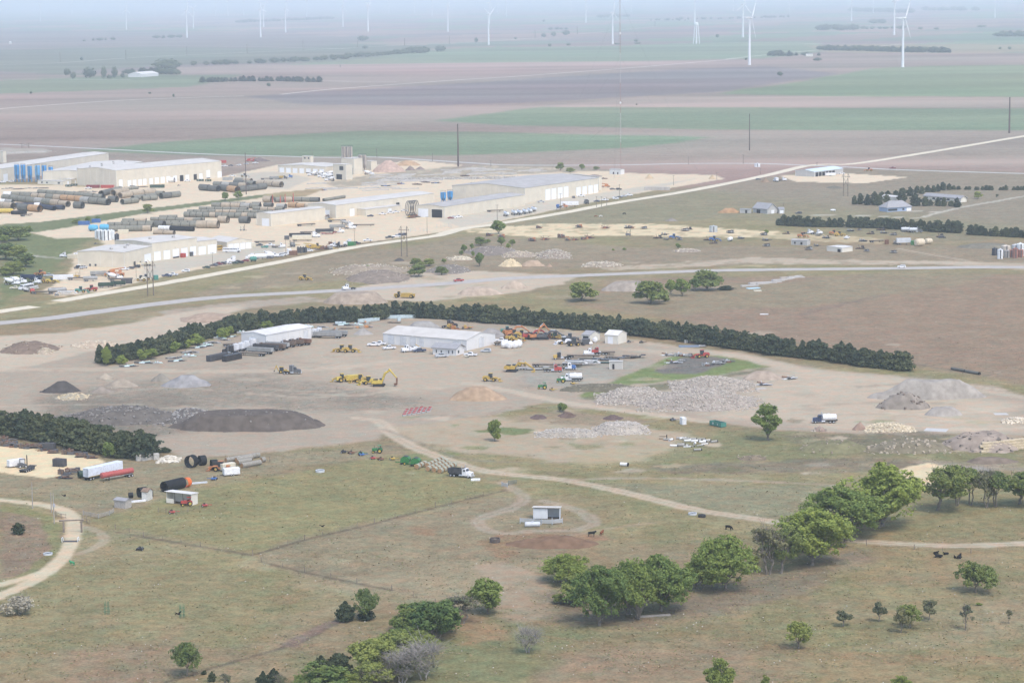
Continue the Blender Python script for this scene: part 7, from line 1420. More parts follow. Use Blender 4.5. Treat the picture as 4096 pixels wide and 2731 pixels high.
# central contractor yard
many([
 (PK(WHITE),'4b',1818,480,172,'white pickup left of the long white workshop','pickup'),(PK(WHITE),'4b',1878,468,172,'white pickup tucked at the workshop corner','pickup'),(PK(WHITE),'4b',1978,515,200,'white pickup before the first workshop door','pickup'),(ST('service',WHITE,WHITE),'4b',2200,540,205,'white service truck with yellow crane arm','truck'),(PK(NAVY),'4b',2295,543,205,'navy pickup beside the service truck','pickup'),
 (PK(SILV),'4c',435,598,195,'silver grey pickup before the white office','pickup'),(PK(WHITE),'4c',737,585,168,'white pickup right of the white office','pickup'),(('cargo_flat',hauler(CREAM)),'4c',690,598,170,'cream low trailer beside the white pickup','trailer'),(CARK(SILV,True),'4c',897,545,170,'grey car at the workshop end door','car'),(PK(WHITE),'4c',1060,436,175,'white pickup on the right of the workshop','pickup'),(TR('flat',DTRL,8),'4c',1075,472,5,'black flat trailer below the white pickup','trailer'),
 (LD(YEL),'4b',1480,545,165,'left yellow loader of the touching pair','loader'),(LD(YEL),'4b',1575,545,-8,'right yellow loader of the touching pair, bucket to the right','loader'),
 (('bh_y',backhoe(YEL)),'4b',862,765,5,'backhoe loader parked behind the grey tractor unit','backhoe'),(SEM(DGRY),'4b',962,772,2,'dark grey tractor unit alone in the middle of the yard','truck'),
 (LD(YEL),'4b',1480,850,185,'yellow loader at the left end of the machine row','loader'),(('scr_'+YEL2.name,scraper(YEL2)),'4b',1555,850,200,'bright yellow scraper in the machine row','scraper'),(LD(YEL),'4b',1672,860,190,'loader third in the machine row','loader'),(LD(YEL2),'4b',1758,880,200,'yellow loader left of the raised excavator','loader'),(EX(YEL2),'4b',1872,900,-4,'yellow excavator with its boom raised, bucket on the ground','excavator'),
 (LD(YEL),'4c',950,848,-12,'yellow loader with cream cab above the tan sand heap','loader'),(EX(YEL,1),'4c',1170,748,-10,'yellow excavator with long arm laid to the right','excavator'),(FT(GRN),'4c',1690,862,172,'green tractor beside the white water truck','tractor'),(FT(GRN),'4c',1495,930,175,'green tractor with yellow wheels near the sand heap','tractor'),(IMP(YEL),'4c',1600,945,10,'yellow rake implement behind the green tractor','implement'),(IMP(YEL),'4c',1815,880,0,'yellow blade implement by the water truck','implement'),(ST('tank',WHITE,WHITE),'4c',1790,845,175,'white water truck at the green strip','water truck'),
 (SEM(RED,True),'4c',1600,748,-6,'red tractor unit in the lowboy row','truck'),(TR('low',GREYT,13),'4c',1400,728,-6,'lowboy trailer behind the red tractor unit','trailer'),(SEM(WHITE,True,BLUE),'4c',1745,728,-6,'white and blue tractor unit in the lowboy row','truck'),(TR('flat',DTRL,12),'4c',1530,700,-6,'dark trailer behind the white and blue unit','trailer'),(TR('flat',ORG,6),'4c',1830,700,-6,'orange bed right of the white and blue unit','trailer'),(FT(ORG),'4c',1265,690,10,'orange tractor behind the long armed excavator','tractor'),
 (SEM(BLK,True,YEL),'4c',1690,618,188,'black tractor unit with orange hood','truck'),(TR('belly',WHITE,11),'4c',1830,688,-14,'left white belly dump trailer of the yard pair','trailer'),(TR('belly',WHITE,11),'4c',1965,682,-14,'right white belly dump trailer of the yard pair','trailer'),(TR('flat',DTRL,14),'4c',1915,605,-10,'long dark flat trailer behind the belly dumps','trailer'),(SEM(WHITE,True),'4c',2010,575,186,'white tractor unit at the trailer row','truck'),(SEM(RED,True),'4c',2085,565,186,'red tractor unit behind the white one','truck'),(TR('flat',BLK,6),'4c',2175,570,-5,'black deck behind the red tractor unit','trailer'),(TR('low',DGRY,14),'4c',2180,630,-10,'dark lowboy ending at the block hut','trailer'),(TR('low',DGREEN,12),'4c',2120,660,-10,'green lowboy below the dark one','trailer'),(TR('low',DECK,14),'4d',215,608,-10,'long wooden decked lowboy, upper right of the row','trailer'),(TR('low',DTRL,10),'4d',355,602,-8,'short dark lowboy, last of the row','trailer'),
 (LD(RED),'4d',1062,602,190,'small red loader behind the dark slab','loader'),(('bobcat',loader(WHITE)),'4c',1710,460,200,'small white skid loader in the machine yard','loader'),(('blk_m',loader(BLK)),'4c',1825,478,20,'small black skid loader in the machine yard','loader'),(CT(DGRY,3.5),'4c',1945,462,-5,'dark trailer box before the small open shed','box'),(IMP(DGRY),'4d',310,445,0,'dark implement right of the cream garage','implement'),(IMP(BLK),'4d',440,450,0,'black implement under the windbreak','implement'),
 (EX(ORG,1),'4c',1150,368,20,'orange excavator behind the workshop, left','excavator'),(LD(YEL),'4c',1275,385,10,'yellow roller between the orange excavators','machine'),(EX(RED,1),'4c',1350,408,10,'red orange excavator with raised arms','excavator'),(EX(ORG),'4c',1410,412,20,'tall orange excavator behind the workshop','excavator'),(EX(DGRY,1),'4c',1500,412,5,'dark excavator right of the orange ones','excavator'),(LD(ORG),'4c',1190,380,190,'small orange machine beside the left excavator','machine'),(LD(TEAL),'4c',1125,350,0,'blue green machine at the left of the orange ones','machine'),(LD(YEL),'4c',1210,425,10,'yellow plough frame right of the workshop pickup','machine'),(SEM(BLK),'4c',520,290,10,'black tractor and trailer behind the workshop roof','truck'),(LD(DGRY),'4c',1780,425,10,'dark grey machine left of the open shed','machine'),(LD(DGREEN),'4c',1625,395,10,'dark green machine in the machine yard','machine'),
 # beside the white warehouse
 (CT(DTRL,12),'4b',180,625,(75,635,290,590),'left black skip body on the ground','skip'),(CT(BLK,11),'4b',335,628,(235,640,430,600),'right black skip body on the ground','skip'),(SEM(BLK),'4b',318,560,155,'black tractor unit at the head of the truck rows','truck'),
 (SEM(WHITE),'4b',375,540,155,'first white unit of the angled truck row','truck'),(SEM(WHITE),'4b',432,528,155,'second white unit of the angled truck row','truck'),(SEM(WHITE),'4b',482,512,155,'third white unit of the angled truck row','truck'),(SEM(WHITE),'4b',552,490,155,'fourth white unit of the angled truck row','truck'),(SEM(WHITE),'4b',620,470,155,'fifth white unit of the angled truck row','truck'),
 (TR('flat',DECK,13),'4b',545,580,155,'flat trailer behind the first white unit','trailer'),(TR('dump',GREYT,12),'4b',630,560,155,'grey dump trailer behind the second white unit','trailer'),(TR('dump',DTRL,12),'4b',690,530,155,'dark dump trailer behind the third white unit','trailer'),(TR('dump',BROWNP,12),'4b',760,520,155,'brown dump trailer behind the fourth white unit','trailer'),(TR('dump',GREYT,11),'4b',810,505,155,'grey brown dump trailer behind the fifth white unit','trailer'),
 (ST('dump',WHITE,BROWNP),'4b',900,490,160,'first brown bodied dump truck at the warehouse wall','dump truck'),(ST('dump',BLK,BROWNP),'4b',985,478,160,'second brown bodied dump truck at the warehouse wall','dump truck'),(ST('dump',DGRY,RUSTC),'4b',1062,468,160,'third rusty dump truck at the warehouse wall','dump truck'),(TR('flat',DTRL,7),'4b',320,485,10,'black frames left of the truck rows','trailer'),
 (SEM(WHITE),'4b',1192,385,168,'left white unit beside the warehouse end','truck'),(SEM(WHITE),'4b',1245,372,168,'right white unit beside the warehouse end','truck'),(TR('dump',GREYT,13),'4b',1335,398,168,'front long grey dump trailer beside the warehouse','trailer'),(TR('dump',GREYT,13),'4b',1395,380,168,'rear long grey dump trailer beside the warehouse','trailer'),
 # lower yard and farm
 (ST('tank',NAVY,WHITE),'4e',255,1288,178,'dark blue tank truck with white tank on the pale ground','tank truck'),(CT(TEAL,6.7,True),'5d',1232,272,(1147,250,1255,276),'green open topped dumpster with white stickers','dumpster'),
 (CT(WHITE,1.6),'5d',868,252,20,'small white box beside the dark heap','box'),(('sm_dk',hauler(DGRY)),'5d',772,215,20,'dark rounded machine left of the white box','machine'),
 (ST('dump',WHITE,DTRL),'5c',640,540,-30,'white cabbed dump truck with black body beside the hay bales','dump truck'),
 (TR('box',P_('trailer_white',(.72,.76,.82)),15.8),'5a',1080,668,(890,690,1265,600),'long white box trailer on the limestone pad edge','trailer'),(TR('tank',P_('tank_red',(.44,.10,.09)),12.5),'5a',1225,690,(1380,660,1065,715),'red ringed tank trailer beside the long white one','trailer'),(('cargo_c',cargo_trailer(WHITE,5.6)),'5a',165,565,(270,550,95,575),'white cargo trailer on the limestone pad','trailer'),(('fl_d',forklift(DGRY)),'5a',240,575,20,'dark framed lift beside the white cargo trailer','forklift'),(TR('low',DTRL,7),'5a',292,608,(205,630,375,575),'flat equipment trailer on the limestone pad','trailer'),
 (CT(DTRL,4.2),'5a',625,560,(570,552,680,560),'black based crate stack on the limestone pad','crate'),(CT(DTRL,4),'5a',520,392,-15,'black open crate at the cedar belt','crate'),
 (('cargo_w6',cargo_trailer(WHITE,5.4)),'5b',328,525,(410,515,245,530),'white cargo trailer in front, two wheels showing','trailer'),(('cargo_c6',cargo_trailer(CREAM,5.0)),'5b',290,475,(360,460,230,480),'cream topped cargo trailer behind the white one','trailer'),(LD(ORG),'5b',215,478,170,'orange machine left of the cargo trailers','machine'),
 (FT(GRN),'5b',1860,290,175,'green tractor with cab roof in the implement row','tractor'),(FT(RED),'5a',1958,972,200,'red mower under the open machine shed','mower'),(IMP(RED),'5a',1808,1050,10,'red mower in the pipe pen','mower'),(IMP(RED),'5a',2150,980,10,'red mower right of the machine shed','mower'),(IMP(BLUE),'5a',2228,702,175,'low blue machine below the cargo trailers','machine'),
 (IMP(GRN),'5b',1690,305,0,'green and yellow implement in the row','implement'),(IMP(BLUE),'5b',1700,318,20,'blue implement in front of the green one','implement'),(IMP(RED),'5b',1815,355,0,'red implement below the green tractor','implement'),(IMP(YEL),'5b',2020,360,0,'yellow rake left of the green balers','implement'),(IMP(RUSTC),'5b',1900,365,20,'rusty implement left of the yellow rake','implement'),(IMP(CHAS),'5b',1510,290,0,'black implement at the left of the row','implement'),(IMP(RUSTC),'5b',1590,298,30,'brown implement second in the row','implement'),
 (('baler',hay_baler(GRN)),'5b',2140,408,165,'left green round baler','baler'),(('baler',hay_baler(GRN)),'5b',2245,425,165,'right green round baler','baler'),
 (LD(BLUE),'3f',645,278,0,'blue machine in the left scrap line','machine'),(LD(BLUE),'3f',1065,300,0,'small blue machine right of the grey tank','machine'),(('fl_d',forklift(DGRY)),'3f',165,243,0,'small dark forklift at the limestone strip','forklift'),
 (SEM(WHITE,True),'3f',2040,225,10,'white cab in the scrap rows','truck'),(SEM(WHITE,True),'3f',2135,228,10,'white cab right of another in the scrap rows','truck'),(LD(ORG),'3f',1985,262,0,'orange machine left of the two white cabs','machine'),(LD(ORG),'3e',240,805,0,'orange machine by the middle hedge','machine'),(LD(YEL),'3e',300,820,0,'yellow machine by the middle hedge','machine'),(CT(RUSTC,5),'3e',825,905,80,'rust red frame box in the scrap rows','box'),(TR('box',ALU,9),'3e',1010,915,2,'grey old box body in the scrap rows','trailer'),(CT(GRN,4),'3e',1120,915,70,'dark green box beside the cream tanks','box'),(TR('flat',WHITE,9),'3e',710,888,10,'pale flat trailer in the scrap rows','trailer'),(PK(WHITE),'3e',382,848,60,'white old pickup in the scrap rows','pickup'),(ST('tank',GREYT,ALU),'3e',1060,775,0,'grey tank truck before the middle hedge','truck'),(ST('tank',DGRY,ALU),'3e',1150,780,0,'second grey tank truck before the middle hedge','truck'),(CARK(BLK),'3e',1440,842,0,'black car body on the grass below the hedge','car'),
])
V(*HT(P_('cream_tank',(.68,.58,.42),.6,.1,.5),6.5,2.3,False),'3e',1190,930,35,'larger cream tank lying on its side in the scrap field','tank')
V(*HT(P_('cream_tank',(.68,.58,.42),.6,.1,.5),5,1.7,False),'3e',1290,905,35,'smaller cream tank lying behind the larger one','tank')
V(*HT(WHITE,4.5,1.1),'3f',1230,300,60,'white propane tank among the scrap','tank'); V(*HT(WHITE,3.6,.6),'3e',228,545,0,'small white propane tank on the lawn','tank'); V(*HT(ALU,4.6,.75,False),'5c',1385,1060,2,'pale oblong water trough before the cattle panels','trough')
V(*HT(P_('sky_blue_tank',(.10,.42,.66)),6.4,2.0),'2a',1098,1102,-6,'left blue tank lying on the south yard','tank'); V(*HT(P_('sky_blue_tank',(.10,.42,.66)),6.4,2.0),'2a',1228,1096,-6,'right blue tank lying on the south yard','tank'); V(*HT(P_('sky_blue_tank',(.10,.42,.66)),6.5,1.6),'3b',1846,92,15,'sky blue tank on the store shed roof','tank',None,1.0,4.8)
V(*HT(YEL2,12,1.7),'2a',62,895,-5,'long yellow tank at the left photo edge','tank')
for k,(x,y) in enumerate([(895,545),(922,545),(950,542),(975,540)]):stand_tank('3b',x,y+8,492,26,M('black_tank',(.04,.045,.06),.5),ORD[k]+' from the left of the four black upright tanks by the road','black upright tanks by the road')
for k,(x,y,w) in enumerate([(1105,500,4),(1150,503,4.5),(1205,500,4),(1240,492,4)]):V(*HT(WHITE,4.2,1.6,False),'4c',x,y,[0,80,75,80][k],ORD[k]+' from the left of the white tanks dumped behind the workshop','tank','white tanks dumped behind the workshop')
V(*HT(WHITE,2.2,1.2,False),'4c',2040,442,80,'white round tank before the small open shed','tank'); V(*HT(WHITE,1.6,.6,False),'4c',1995,466,0,'little white drum before the small open shed','tank')
# cattle, a horse or three, birds
BCOAT=M('black_coat',(.018,.017,.018),.85,.2,2); RCOAT=M('red_brown_coat',(.22,.075,.035),.85,.2,2); WCOAT=M('pale_coat',(.6,.58,.54),.85,.1,2)
V('cow_b',cow(BCOAT),'6c',2048,42,-35,'black cow grazing alone near the two tiered cottonwood','cow'); V('cow_s',cow(BCOAT,False),'6c',820,100,2,'black cow standing at the straw heap','cow'); V('cow_r',cow(RCOAT,False),'6c',912,88,60,'red brown calf beside the black cow','calf',None,.85)
for k,(x,y,s,a) in enumerate([(1590,290,1,160),(1562,256,.7,20),(1655,264,.75,200),(1772,297,1.05,60),(1734,294,.6,100)]):V('cow_l',cow(BCOAT,False,True),'6d',x,y,a,['larger black cow lying left of the resting cattle','black calf resting furthest left','black calf resting between the lying cows','largest black cow lying beside the fence post','smallest black calf against the largest cow'][k],'cow' if s>.9 else 'calf',None,s)
V('horse_b',cow(BCOAT),'3d',125,808,170,'black horse grazing on the green below the gravel road','horse'); V('horse_d',cow(RCOAT),'2c',2078,752,170,'brown horse on the green by the gravel road','horse'); V('horse_w',cow(WCOAT),'2c',2122,750,10,'white horse beside the brown one','horse')
for c,x,y,z,lab in (('5a',672,868,12,'black bird flying over the farm lane'),('5b',1278,1055,14,'dark bird flying over the pasture'),('6a',1600,795,10,'black bird with folded wings low over the pasture')):
 p=at(c,x,y,z); spawn('bird',bird(BCOAT),p,R.uniform(0,90),lab,'bird',None,2.2,z).rotation_euler=(R.uniform(-.6,.6),.5,R.uniform(0,1))
# ---------------------------------------------------------------- pipes, bales, heaps and small things
PC={'g':('grey',(.225,.220,.18)),'d':('dark grey',(.145,.145,.13)),'t':('tan',(.42,.345,.255)),'o':('ochre',(.46,.29,.16)),'k':('black',(.022,.024,.03)),'n':('navy',(.06,.07,.10)),'w':('white',(.72,.72,.70)),'l':('light grey',(.36,.35,.32))}
def pipe_b(name,mat,L,r,wall=.12,n=20):
 def make():
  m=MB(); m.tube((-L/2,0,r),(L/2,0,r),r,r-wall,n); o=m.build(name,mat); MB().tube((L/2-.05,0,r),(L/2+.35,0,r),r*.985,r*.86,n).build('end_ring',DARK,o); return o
 return make
def prow(c,cols,x0,y0,x1,y1,dpx,row,L=None,hd=None,group='pipe sections of the two pipe yards',name='pipe_section'):
 n_=len(cols); sc_=CR[c][2]
 for k,q in enumerate(cols):
  t=k/max(1,n_-1); x=x0+(x1-x0)*t; y=y0+(y1-y0)*t; p=at(c,x,y+dpx*.46); r=dpx*sc_/(FPX/p.length)/2
  if n_>1:
   a=at(c,x0,y0+dpx*.46); b=at(c,x1,y1+dpx*.46); l_=(L or (b-a).length/(n_-1)*.945); h=math.degrees(math.atan2(b.y-a.y,b.x-a.x)) if hd is None else hd
  else:l_=L or 6.8; h=-24 if hd is None else hd
  w,rgb=PC[q]; l_=round(l_*2)/2; rr=round(r*5)/5
  lab=f'{w} pipe section '+(f'{ORD[k]} in ' if n_>1 else '')+row
  spawn(f'pipe_{q}_{l_}_{rr}',pipe_b(name,M('pipe_'+w.replace(' ','_'),rgb,.85,.16,.5,0,.12),l_,rr),p,h,lab,'pipe',group)
U='upper yard'; W_='south yard'
for a in [('2a','ggggggg',510,648,1165,695,62,'the back row of the '+U),('2a','wggg',95,668,400,672,60,'the left back row of the '+U),('2a','gttgtooo',340,682,940,722,66,'the tan second row of the '+U),('2a','gggglgtt',90,708,755,780,70,'the long middle row of the '+U),('2a','lgg',1015,740,1225,758,78,'the short right row of the '+U),('2a','d',1330,728,0,0,72,'right of the short row of the '+U),('2a','wl',30,748,112,752,50,'the pale pair, left edge of the '+U),('2a','tt',15,798,112,808,80,'the tan pair at the left edge of the '+U),('2a','nnnw',215,790,440,790,44,'the small navy row of the '+U),('2a','nn',520,815,600,828,56,'the navy pair of the '+U),('2a','n',702,825,0,0,54,'foremost navy of the '+U),('2a','do',285,825,412,836,80,'the front pair of the '+U),('2a','d',925,800,0,0,78,'foremost grey of the '+U),('2a','kk',178,885,262,886,46,'the black pair by the yellow tank'),
  ('2a','dg',1245,650,1360,622,68,'the grey pair behind tan ones, '+U),('2a','tt',1370,650,1450,635,74,'the upper tan row of the '+U),('2a','ttt',1475,678,1745,642,72,'the front tan row of the '+U),('2a','gg',1500,600,1580,595,36,'the low grey pair by the dock doors'),('2a','gg',1625,708,1760,690,60,'the grey green pair right in the '+U),('2a','gg',1480,755,1570,745,68,'the lower pair right in the '+U),('2a','gg',1712,716,1800,710,62,'the right grey pair of the '+U),('2a','dg',1942,684,2052,672,74,'the rightmost pair of the '+U),('2a','g',1880,660,0,0,60,'behind the rightmost pair of the '+U),('2a','w',1990,504,0,0,56,'before the factory dock doors',9,-8),
  ('2b','gt',610,498,705,502,44,'the top pair of the far stack'),('2b','dg',612,528,732,538,54,'the upper pair of the far stack'),('2b','ttt',872,540,1062,552,68,'the tan trio of the far stack'),('2b','gldt',362,552,660,566,60,'the back four of the far stack'),('2b','dd',205,592,312,600,72,'the left pair of the far stack'),('2b','do',438,596,540,610,76,'the orange ended pair of the far stack'),('2b','ddd',645,606,860,582,72,'the dark right trio of the far stack'),
  ('2b','gttlg',345,798,800,808,60,'the fourth row of the '+W_),('2b','d',950,792,0,0,52,'dark ended, behind the red posts'),('2b','l',1105,808,0,0,60,'beside the orange ones, '+W_),('2b','oot',1242,798,1440,808,60,'the orange row against the hall, '+W_),('2b','gggtg',455,772,815,774,30,'the low back row of the '+W_),('2b','gggggg',185,838,660,848,42,'the fifth row of the '+W_),('2b','gttg',815,836,1085,844,46,'the fifth row right part of the '+W_),('2b','ggggtttggggg',38,866,960,874,38,'the third row of the '+W_),('2b','ggggtggggtgg',0,908,830,922,64,'the long second row of the '+W_),
  ('2b','gt',1075,735,1175,730,62,'the pair between the red posts'),('2b','t',945,728,0,0,72,'left of the red posts'),('2b','dggd',1200,728,1500,732,56,'the row right of the red posts'),('2b','gg',1660,728,1785,708,34,'the flat pair behind the two door hall'),
  ('2a','gt',1505,972,1650,970,40,'the low left pair of the '+W_),('2a','gg',1922,938,2030,936,44,'the upper left pair of the '+W_),('2a','ggggtg',1820,962,2320,970,44,'the third row left part of the '+W_),('2a','ggggggggg',1470,996,2260,994,36,'the flat middle row of the '+W_),('2a','gggggg',1310,1026,1760,1030,52,'the second front row of the '+W_),('2a','d',1880,1018,0,0,78,'large dark in the second front row of the '+W_),('2a','gggg',1980,1026,2290,1030,52,'the second front row right part of the '+W_),('2a','ggggt',1335,1076,1728,1072,66,'the front row of the '+W_),('2a','wwkkkk',1905,1064,2240,1076,58,'the white and black front row of the '+W_),('2a','tt',1868,1116,1990,1120,50,'the tan pair behind the repair shop'),
  ('2b','t',422,968,0,0,78,'large brown of the '+W_),('2b','d',670,972,0,0,80,'large with dark mouth beside the assembly hall'),('2b','tt',175,1026,300,1028,86,'the large tan pair nearest in the '+W_),('2b','g',100,1018,0,0,62,'left of the large tan pair'),('2b','tg',42,970,145,966,44,'the low pair behind the large tan pair')]:
 prow(*a)
# concrete drain pipes and black corrugated pipes near the farm
for k,(x,y,d,h) in enumerate([(250,672,34,-22),(1018,515,28,10),(770,474,26,-12),(845,470,32,0),(910,485,15,-3),(945,478,15,-18),(885,466,18,5),(1045,470,17,24),(1095,453,18,20),(835,396,20,4),(868,402,20,10),(895,404,22,14),(915,422,24,14),(965,408,20,4),(985,425,26,18),(1020,420,24,16),(992,450,24,80),(1060,400,18,6),(1070,436,20,14),(1110,430,18,12),(1115,412,18,6),(1190,430,28,35),(740,415,22,60),(700,412,20,-10),(655,396,24,-8),(655,372,22,-2)]):
 prow('5d','t' if k>23 else 'wl'[k % 2],x,y,0,0,d,['with dark mouth alone in the stony weeds','below the concrete pipe dump'][k] if k<2 else f'{ORD[k - 2] if k < 22 else ["leaning", "short", "front yellowish", "top yellowish"][k - 22]} of the concrete pipe dump',2.6,h,'concrete pipes dumped by the farm','concrete_pipe')
CORR=M('black_corrugated_plastic',(.02,.021,.024),.6,.2,1)
def corr(L,r,mat):
 def make():
  o=empty('corrugated_pipe'); m=MB(); m.tube((-L/2,0,r),(L/2,0,r),r*.96,r*.88,20); m.build('wall',mat,o)
  for k in range(int(L/.55)+1):MB().tube((-L/2+k*.55-.1,0,r),(-L/2+k*.55+.1,0,r),r,r*.93,20).build('rib',mat,o)
  return o
 return make
hd_=head('5a',1700,830,1950,770)
V('corr_l',corr(8.4,1.75,CORR),'5a',1815,808,hd_,'long black corrugated pipe ending in an orange ring','pipe'); V('corr_o',corr(1.6,1.55,P_('safety_orange',(.75,.17,.04))),'5a',1955,775,hd_,'orange ring section at the end of the long black pipe','pipe')
V('corr_a',corr(2.4,1.6,CORR),'5a',1490,880,35,'black pipe arch behind the narrow white hut','pipe'); V('corr_s',corr(1.2,.9,CORR),'5a',1370,890,20,'coil of black pipe left of the white hut','pipe'); V('corr_s',corr(1.2,.9,CORR),'5a',1582,878,10,'coil of black pipe right of the white hut','pipe')
V('corr_b',corr(2.2,2.1,CORR),'5a',2003,572,60,'tall black tyre like ring standing left of another','pipe'); V('corr_c',corr(2.0,1.7,CORR),'5a',2118,548,30,'black ring pile right of the tall ring','pipe'); V('corr_c',corr(2.0,1.7,CORR),'5b',150,462,20,'black ring pile beside the cargo trailers','pipe'); V('corr_g',corr(2.2,1.2,DGREEN),'5a',858,680,30,'dark green pipe end at the long white trailer','pipe')
prow('4e','dd',1660,728,1810,756,34,'the black culvert by the far field')
# ring reels
for k in range(6):
 p=at('2c',312+k*15,738-k*1.5); o=MB().tube((-.15,0,5.4),(.15,0,5.4),5.4,4.9,28).build('steel_ring',DKMET,None,p,math.radians(-20)); tag(o,'dark upright steel ring in the row before the fabrication wing','ring','upright steel rings')
# hay bales
HAYW=M('net_wrapped_hay',(.36,.36,.28),.95,.16,2.5); HAYD=M('weathered_hay',(.30,.28,.24),.95,.2,2.5); HAYE=M('bale_end',(.40,.24,.13),.95,.2,3)
def bale(mat):
 def make():
  o=empty('hay_bale'); MB().rings([((-.75,0,.86),.80),((-.68,0,.86),.88),((.68,0,.86),.88),((.75,0,.86),.80)],18,'x').build('wrap',mat,o)
  for s in (-1,1):MB().cyl((s*.75,0,.86),(s*.765,0,.86),.78,n=18).build('end',HAYE,o)
  return o
 return make
def bales(c,n_,x0,y0,x1,y1,mat,row,hd=None):
 h=head(c,x0,y0,x1,y1) if hd is None else hd
 for k in range(n_):
  t=k/max(1,n_-1); V('bale_'+mat.name,bale(mat),c,x0+(x1-x0)*t,y0+(y1-y0)*t,h,f'round hay bale, {ORD[k]} from the left in the {row}' if n_>1 else f'round hay bale, {row}','hay bale','round hay bales',1.0)
bales('5b',9,290,388,600,338,HAYD,'long back row by the cargo trailers'); bales('5b',5,395,388,525,362,HAYD,'second row by the cargo trailers'); bales('5b',4,415,412,515,395,HAYD,'third row by the cargo trailers'); bales('5b',6,455,445,615,415,HAYD,'front row by the cargo trailers'); bales('5b',1,660,385,0,0,HAYD,'alone right of the rows by the cargo trailers',40)
for r_,(x0,y0,n_) in enumerate([(185,455,3),(292,440,5),(300,478,6),(365,488,5),(425,500,5)]):bales('5c',n_,x0,y0,x0+35*(n_-1),y0-15*(n_-1),HAYW,['pair at the green balers','back row beside the dump truck','second row beside the dump truck','third row beside the dump truck','front row beside the dump truck'][r_])
# heaps of earth, gravel and rubble
STONES={}
def pile(name,label,c,x0,x1,yt,yb,rgb,ry=.6,rocks=0,rock=(.5,.48,.44),rs=.5,flat=.0,rough=.16,rot=None,seed=[0]):
 seed[0]+=1; g=np.random.RandomState(seed[0]); A=at(c,x0,(yb*2+yt)/3); B=at(c,x1,(yb*2+yt)/3); rx=(B-A).length/2; rr=rx*ry
 f=at(c,(x0+x1)/2,yb); cx,cy=f.x,f.y+rr*.92; d=ray(c,(x0+x1)/2,yt); pk=Vector((cx,cy+rr*flat*.5,0)); H=max(.3,CAMH+d.z*math.hypot(pk.x,pk.y)/math.hypot(d.x,d.y))
 if 'gravel' not in name:
  D_=math.hypot(f.y,CAMH); vp=(yb-yt)*CR[c][2]; rr=.58*vp/(f.y**-2*FPX*CAMH)/2; rr=min(rr,1.7*rx); H=max(.35,.42*vp/(FPX/D_)); cy=f.y+rr*.92
 n_=46; u=np.linspace(-1.12,1.12,n_); X,Y=np.meshgrid(u,u); nz=fbm(X*rx+seed[0]*31,Y*rr,max(rx*.5,1.5),4,seed[0])-.5; r_=np.sqrt(X**2+Y**2)*(1+.5*nz)
 Z=np.clip((1-r_)/(1-flat*.8),-.05,1)**.92 if flat<.9 else np.clip(1-r_,-.05,1); Z=np.where(r_<1,Z,-.06); fn=fbm(X*rx,Y*rr,max(.8,rx*.12),3,seed[0]+5)-.5
 Z=Z*(1+rough*nz*3)+rough*fn*np.clip(Z,0,1)*.9
 me=bpy.data.meshes.new(name); vv=np.stack([X*rx,Y*rr,Z*H],2).reshape(-1,3); ii=(np.arange(n_-1)[:,None]*n_+np.arange(n_-1)).ravel()
 me.from_pydata(vv.tolist(),[],np.stack([ii,ii+1,ii+n_+1,ii+n_],1).tolist()); me.polygons.foreach_set('use_smooth',[True]*len(me.polygons))
 o=bpy.data.objects.new(name,me); col.objects.link(o); o.location=(cx,cy,0); me.materials.append(M('earth_%s_%d' % (name,seed[0]),(rgb[0]*1.03,rgb[1]*.99,rgb[2]*.93),.97,.22,.35)); tag(o,label,'pile'); kind(o,'thing')
 if rocks:
  m=MB(); zi=Z*H
  for k in range(rocks):
   i,j=g.randint(2,n_-2,2)
   if Z[i,j]<.02 and g.rand()<.55:continue
   p=np.array([X[i,j]*rx+g.uniform(-.5,.5)*rx*.05,Y[i,j]*rr+g.uniform(-.5,.5)*rr*.05,max(0,zi[i,j])]); s=rs*g.uniform(.35,1.3); q=g.uniform(.5,1.1,8); e=Matrix.Rotation(g.uniform(0,6.3),3,'Z') @ Matrix.Rotation(g.uniform(-.6,.6),3,'X'); fl=g.uniform(.3,.8)
   m.add([Vector(p)+e @ Vector((a*s*q[t],b*s*q[t]*.8,cc*s*fl)) for t,(a,b,cc) in enumerate([(-1,-1,-1),(1,-1,-1),(1,1,-1),(-1,1,-1),(-1,-1,1),(1,-1,1),(1,1,1),(-1,1,1)])],[(4,5,6,7),(0,1,5,4),(1,2,6,5),(2,3,7,6),(3,0,4,7)])
  if m.v:kind(m.build('rubble',M('rubble_%.2f_%.2f' % rock[:2],(rock[0],rock[1]*.96,rock[2]*.90),.9,.3,.8),o),'stuff')
 return o
ASH=(.085,.080,.080); GRV=(.30,.295,.285); SAND=(.37,.275,.195); SOIL=(.21,.17,.14); CONR=(.46,.425,.385); LIM=(.60,.51,.36)
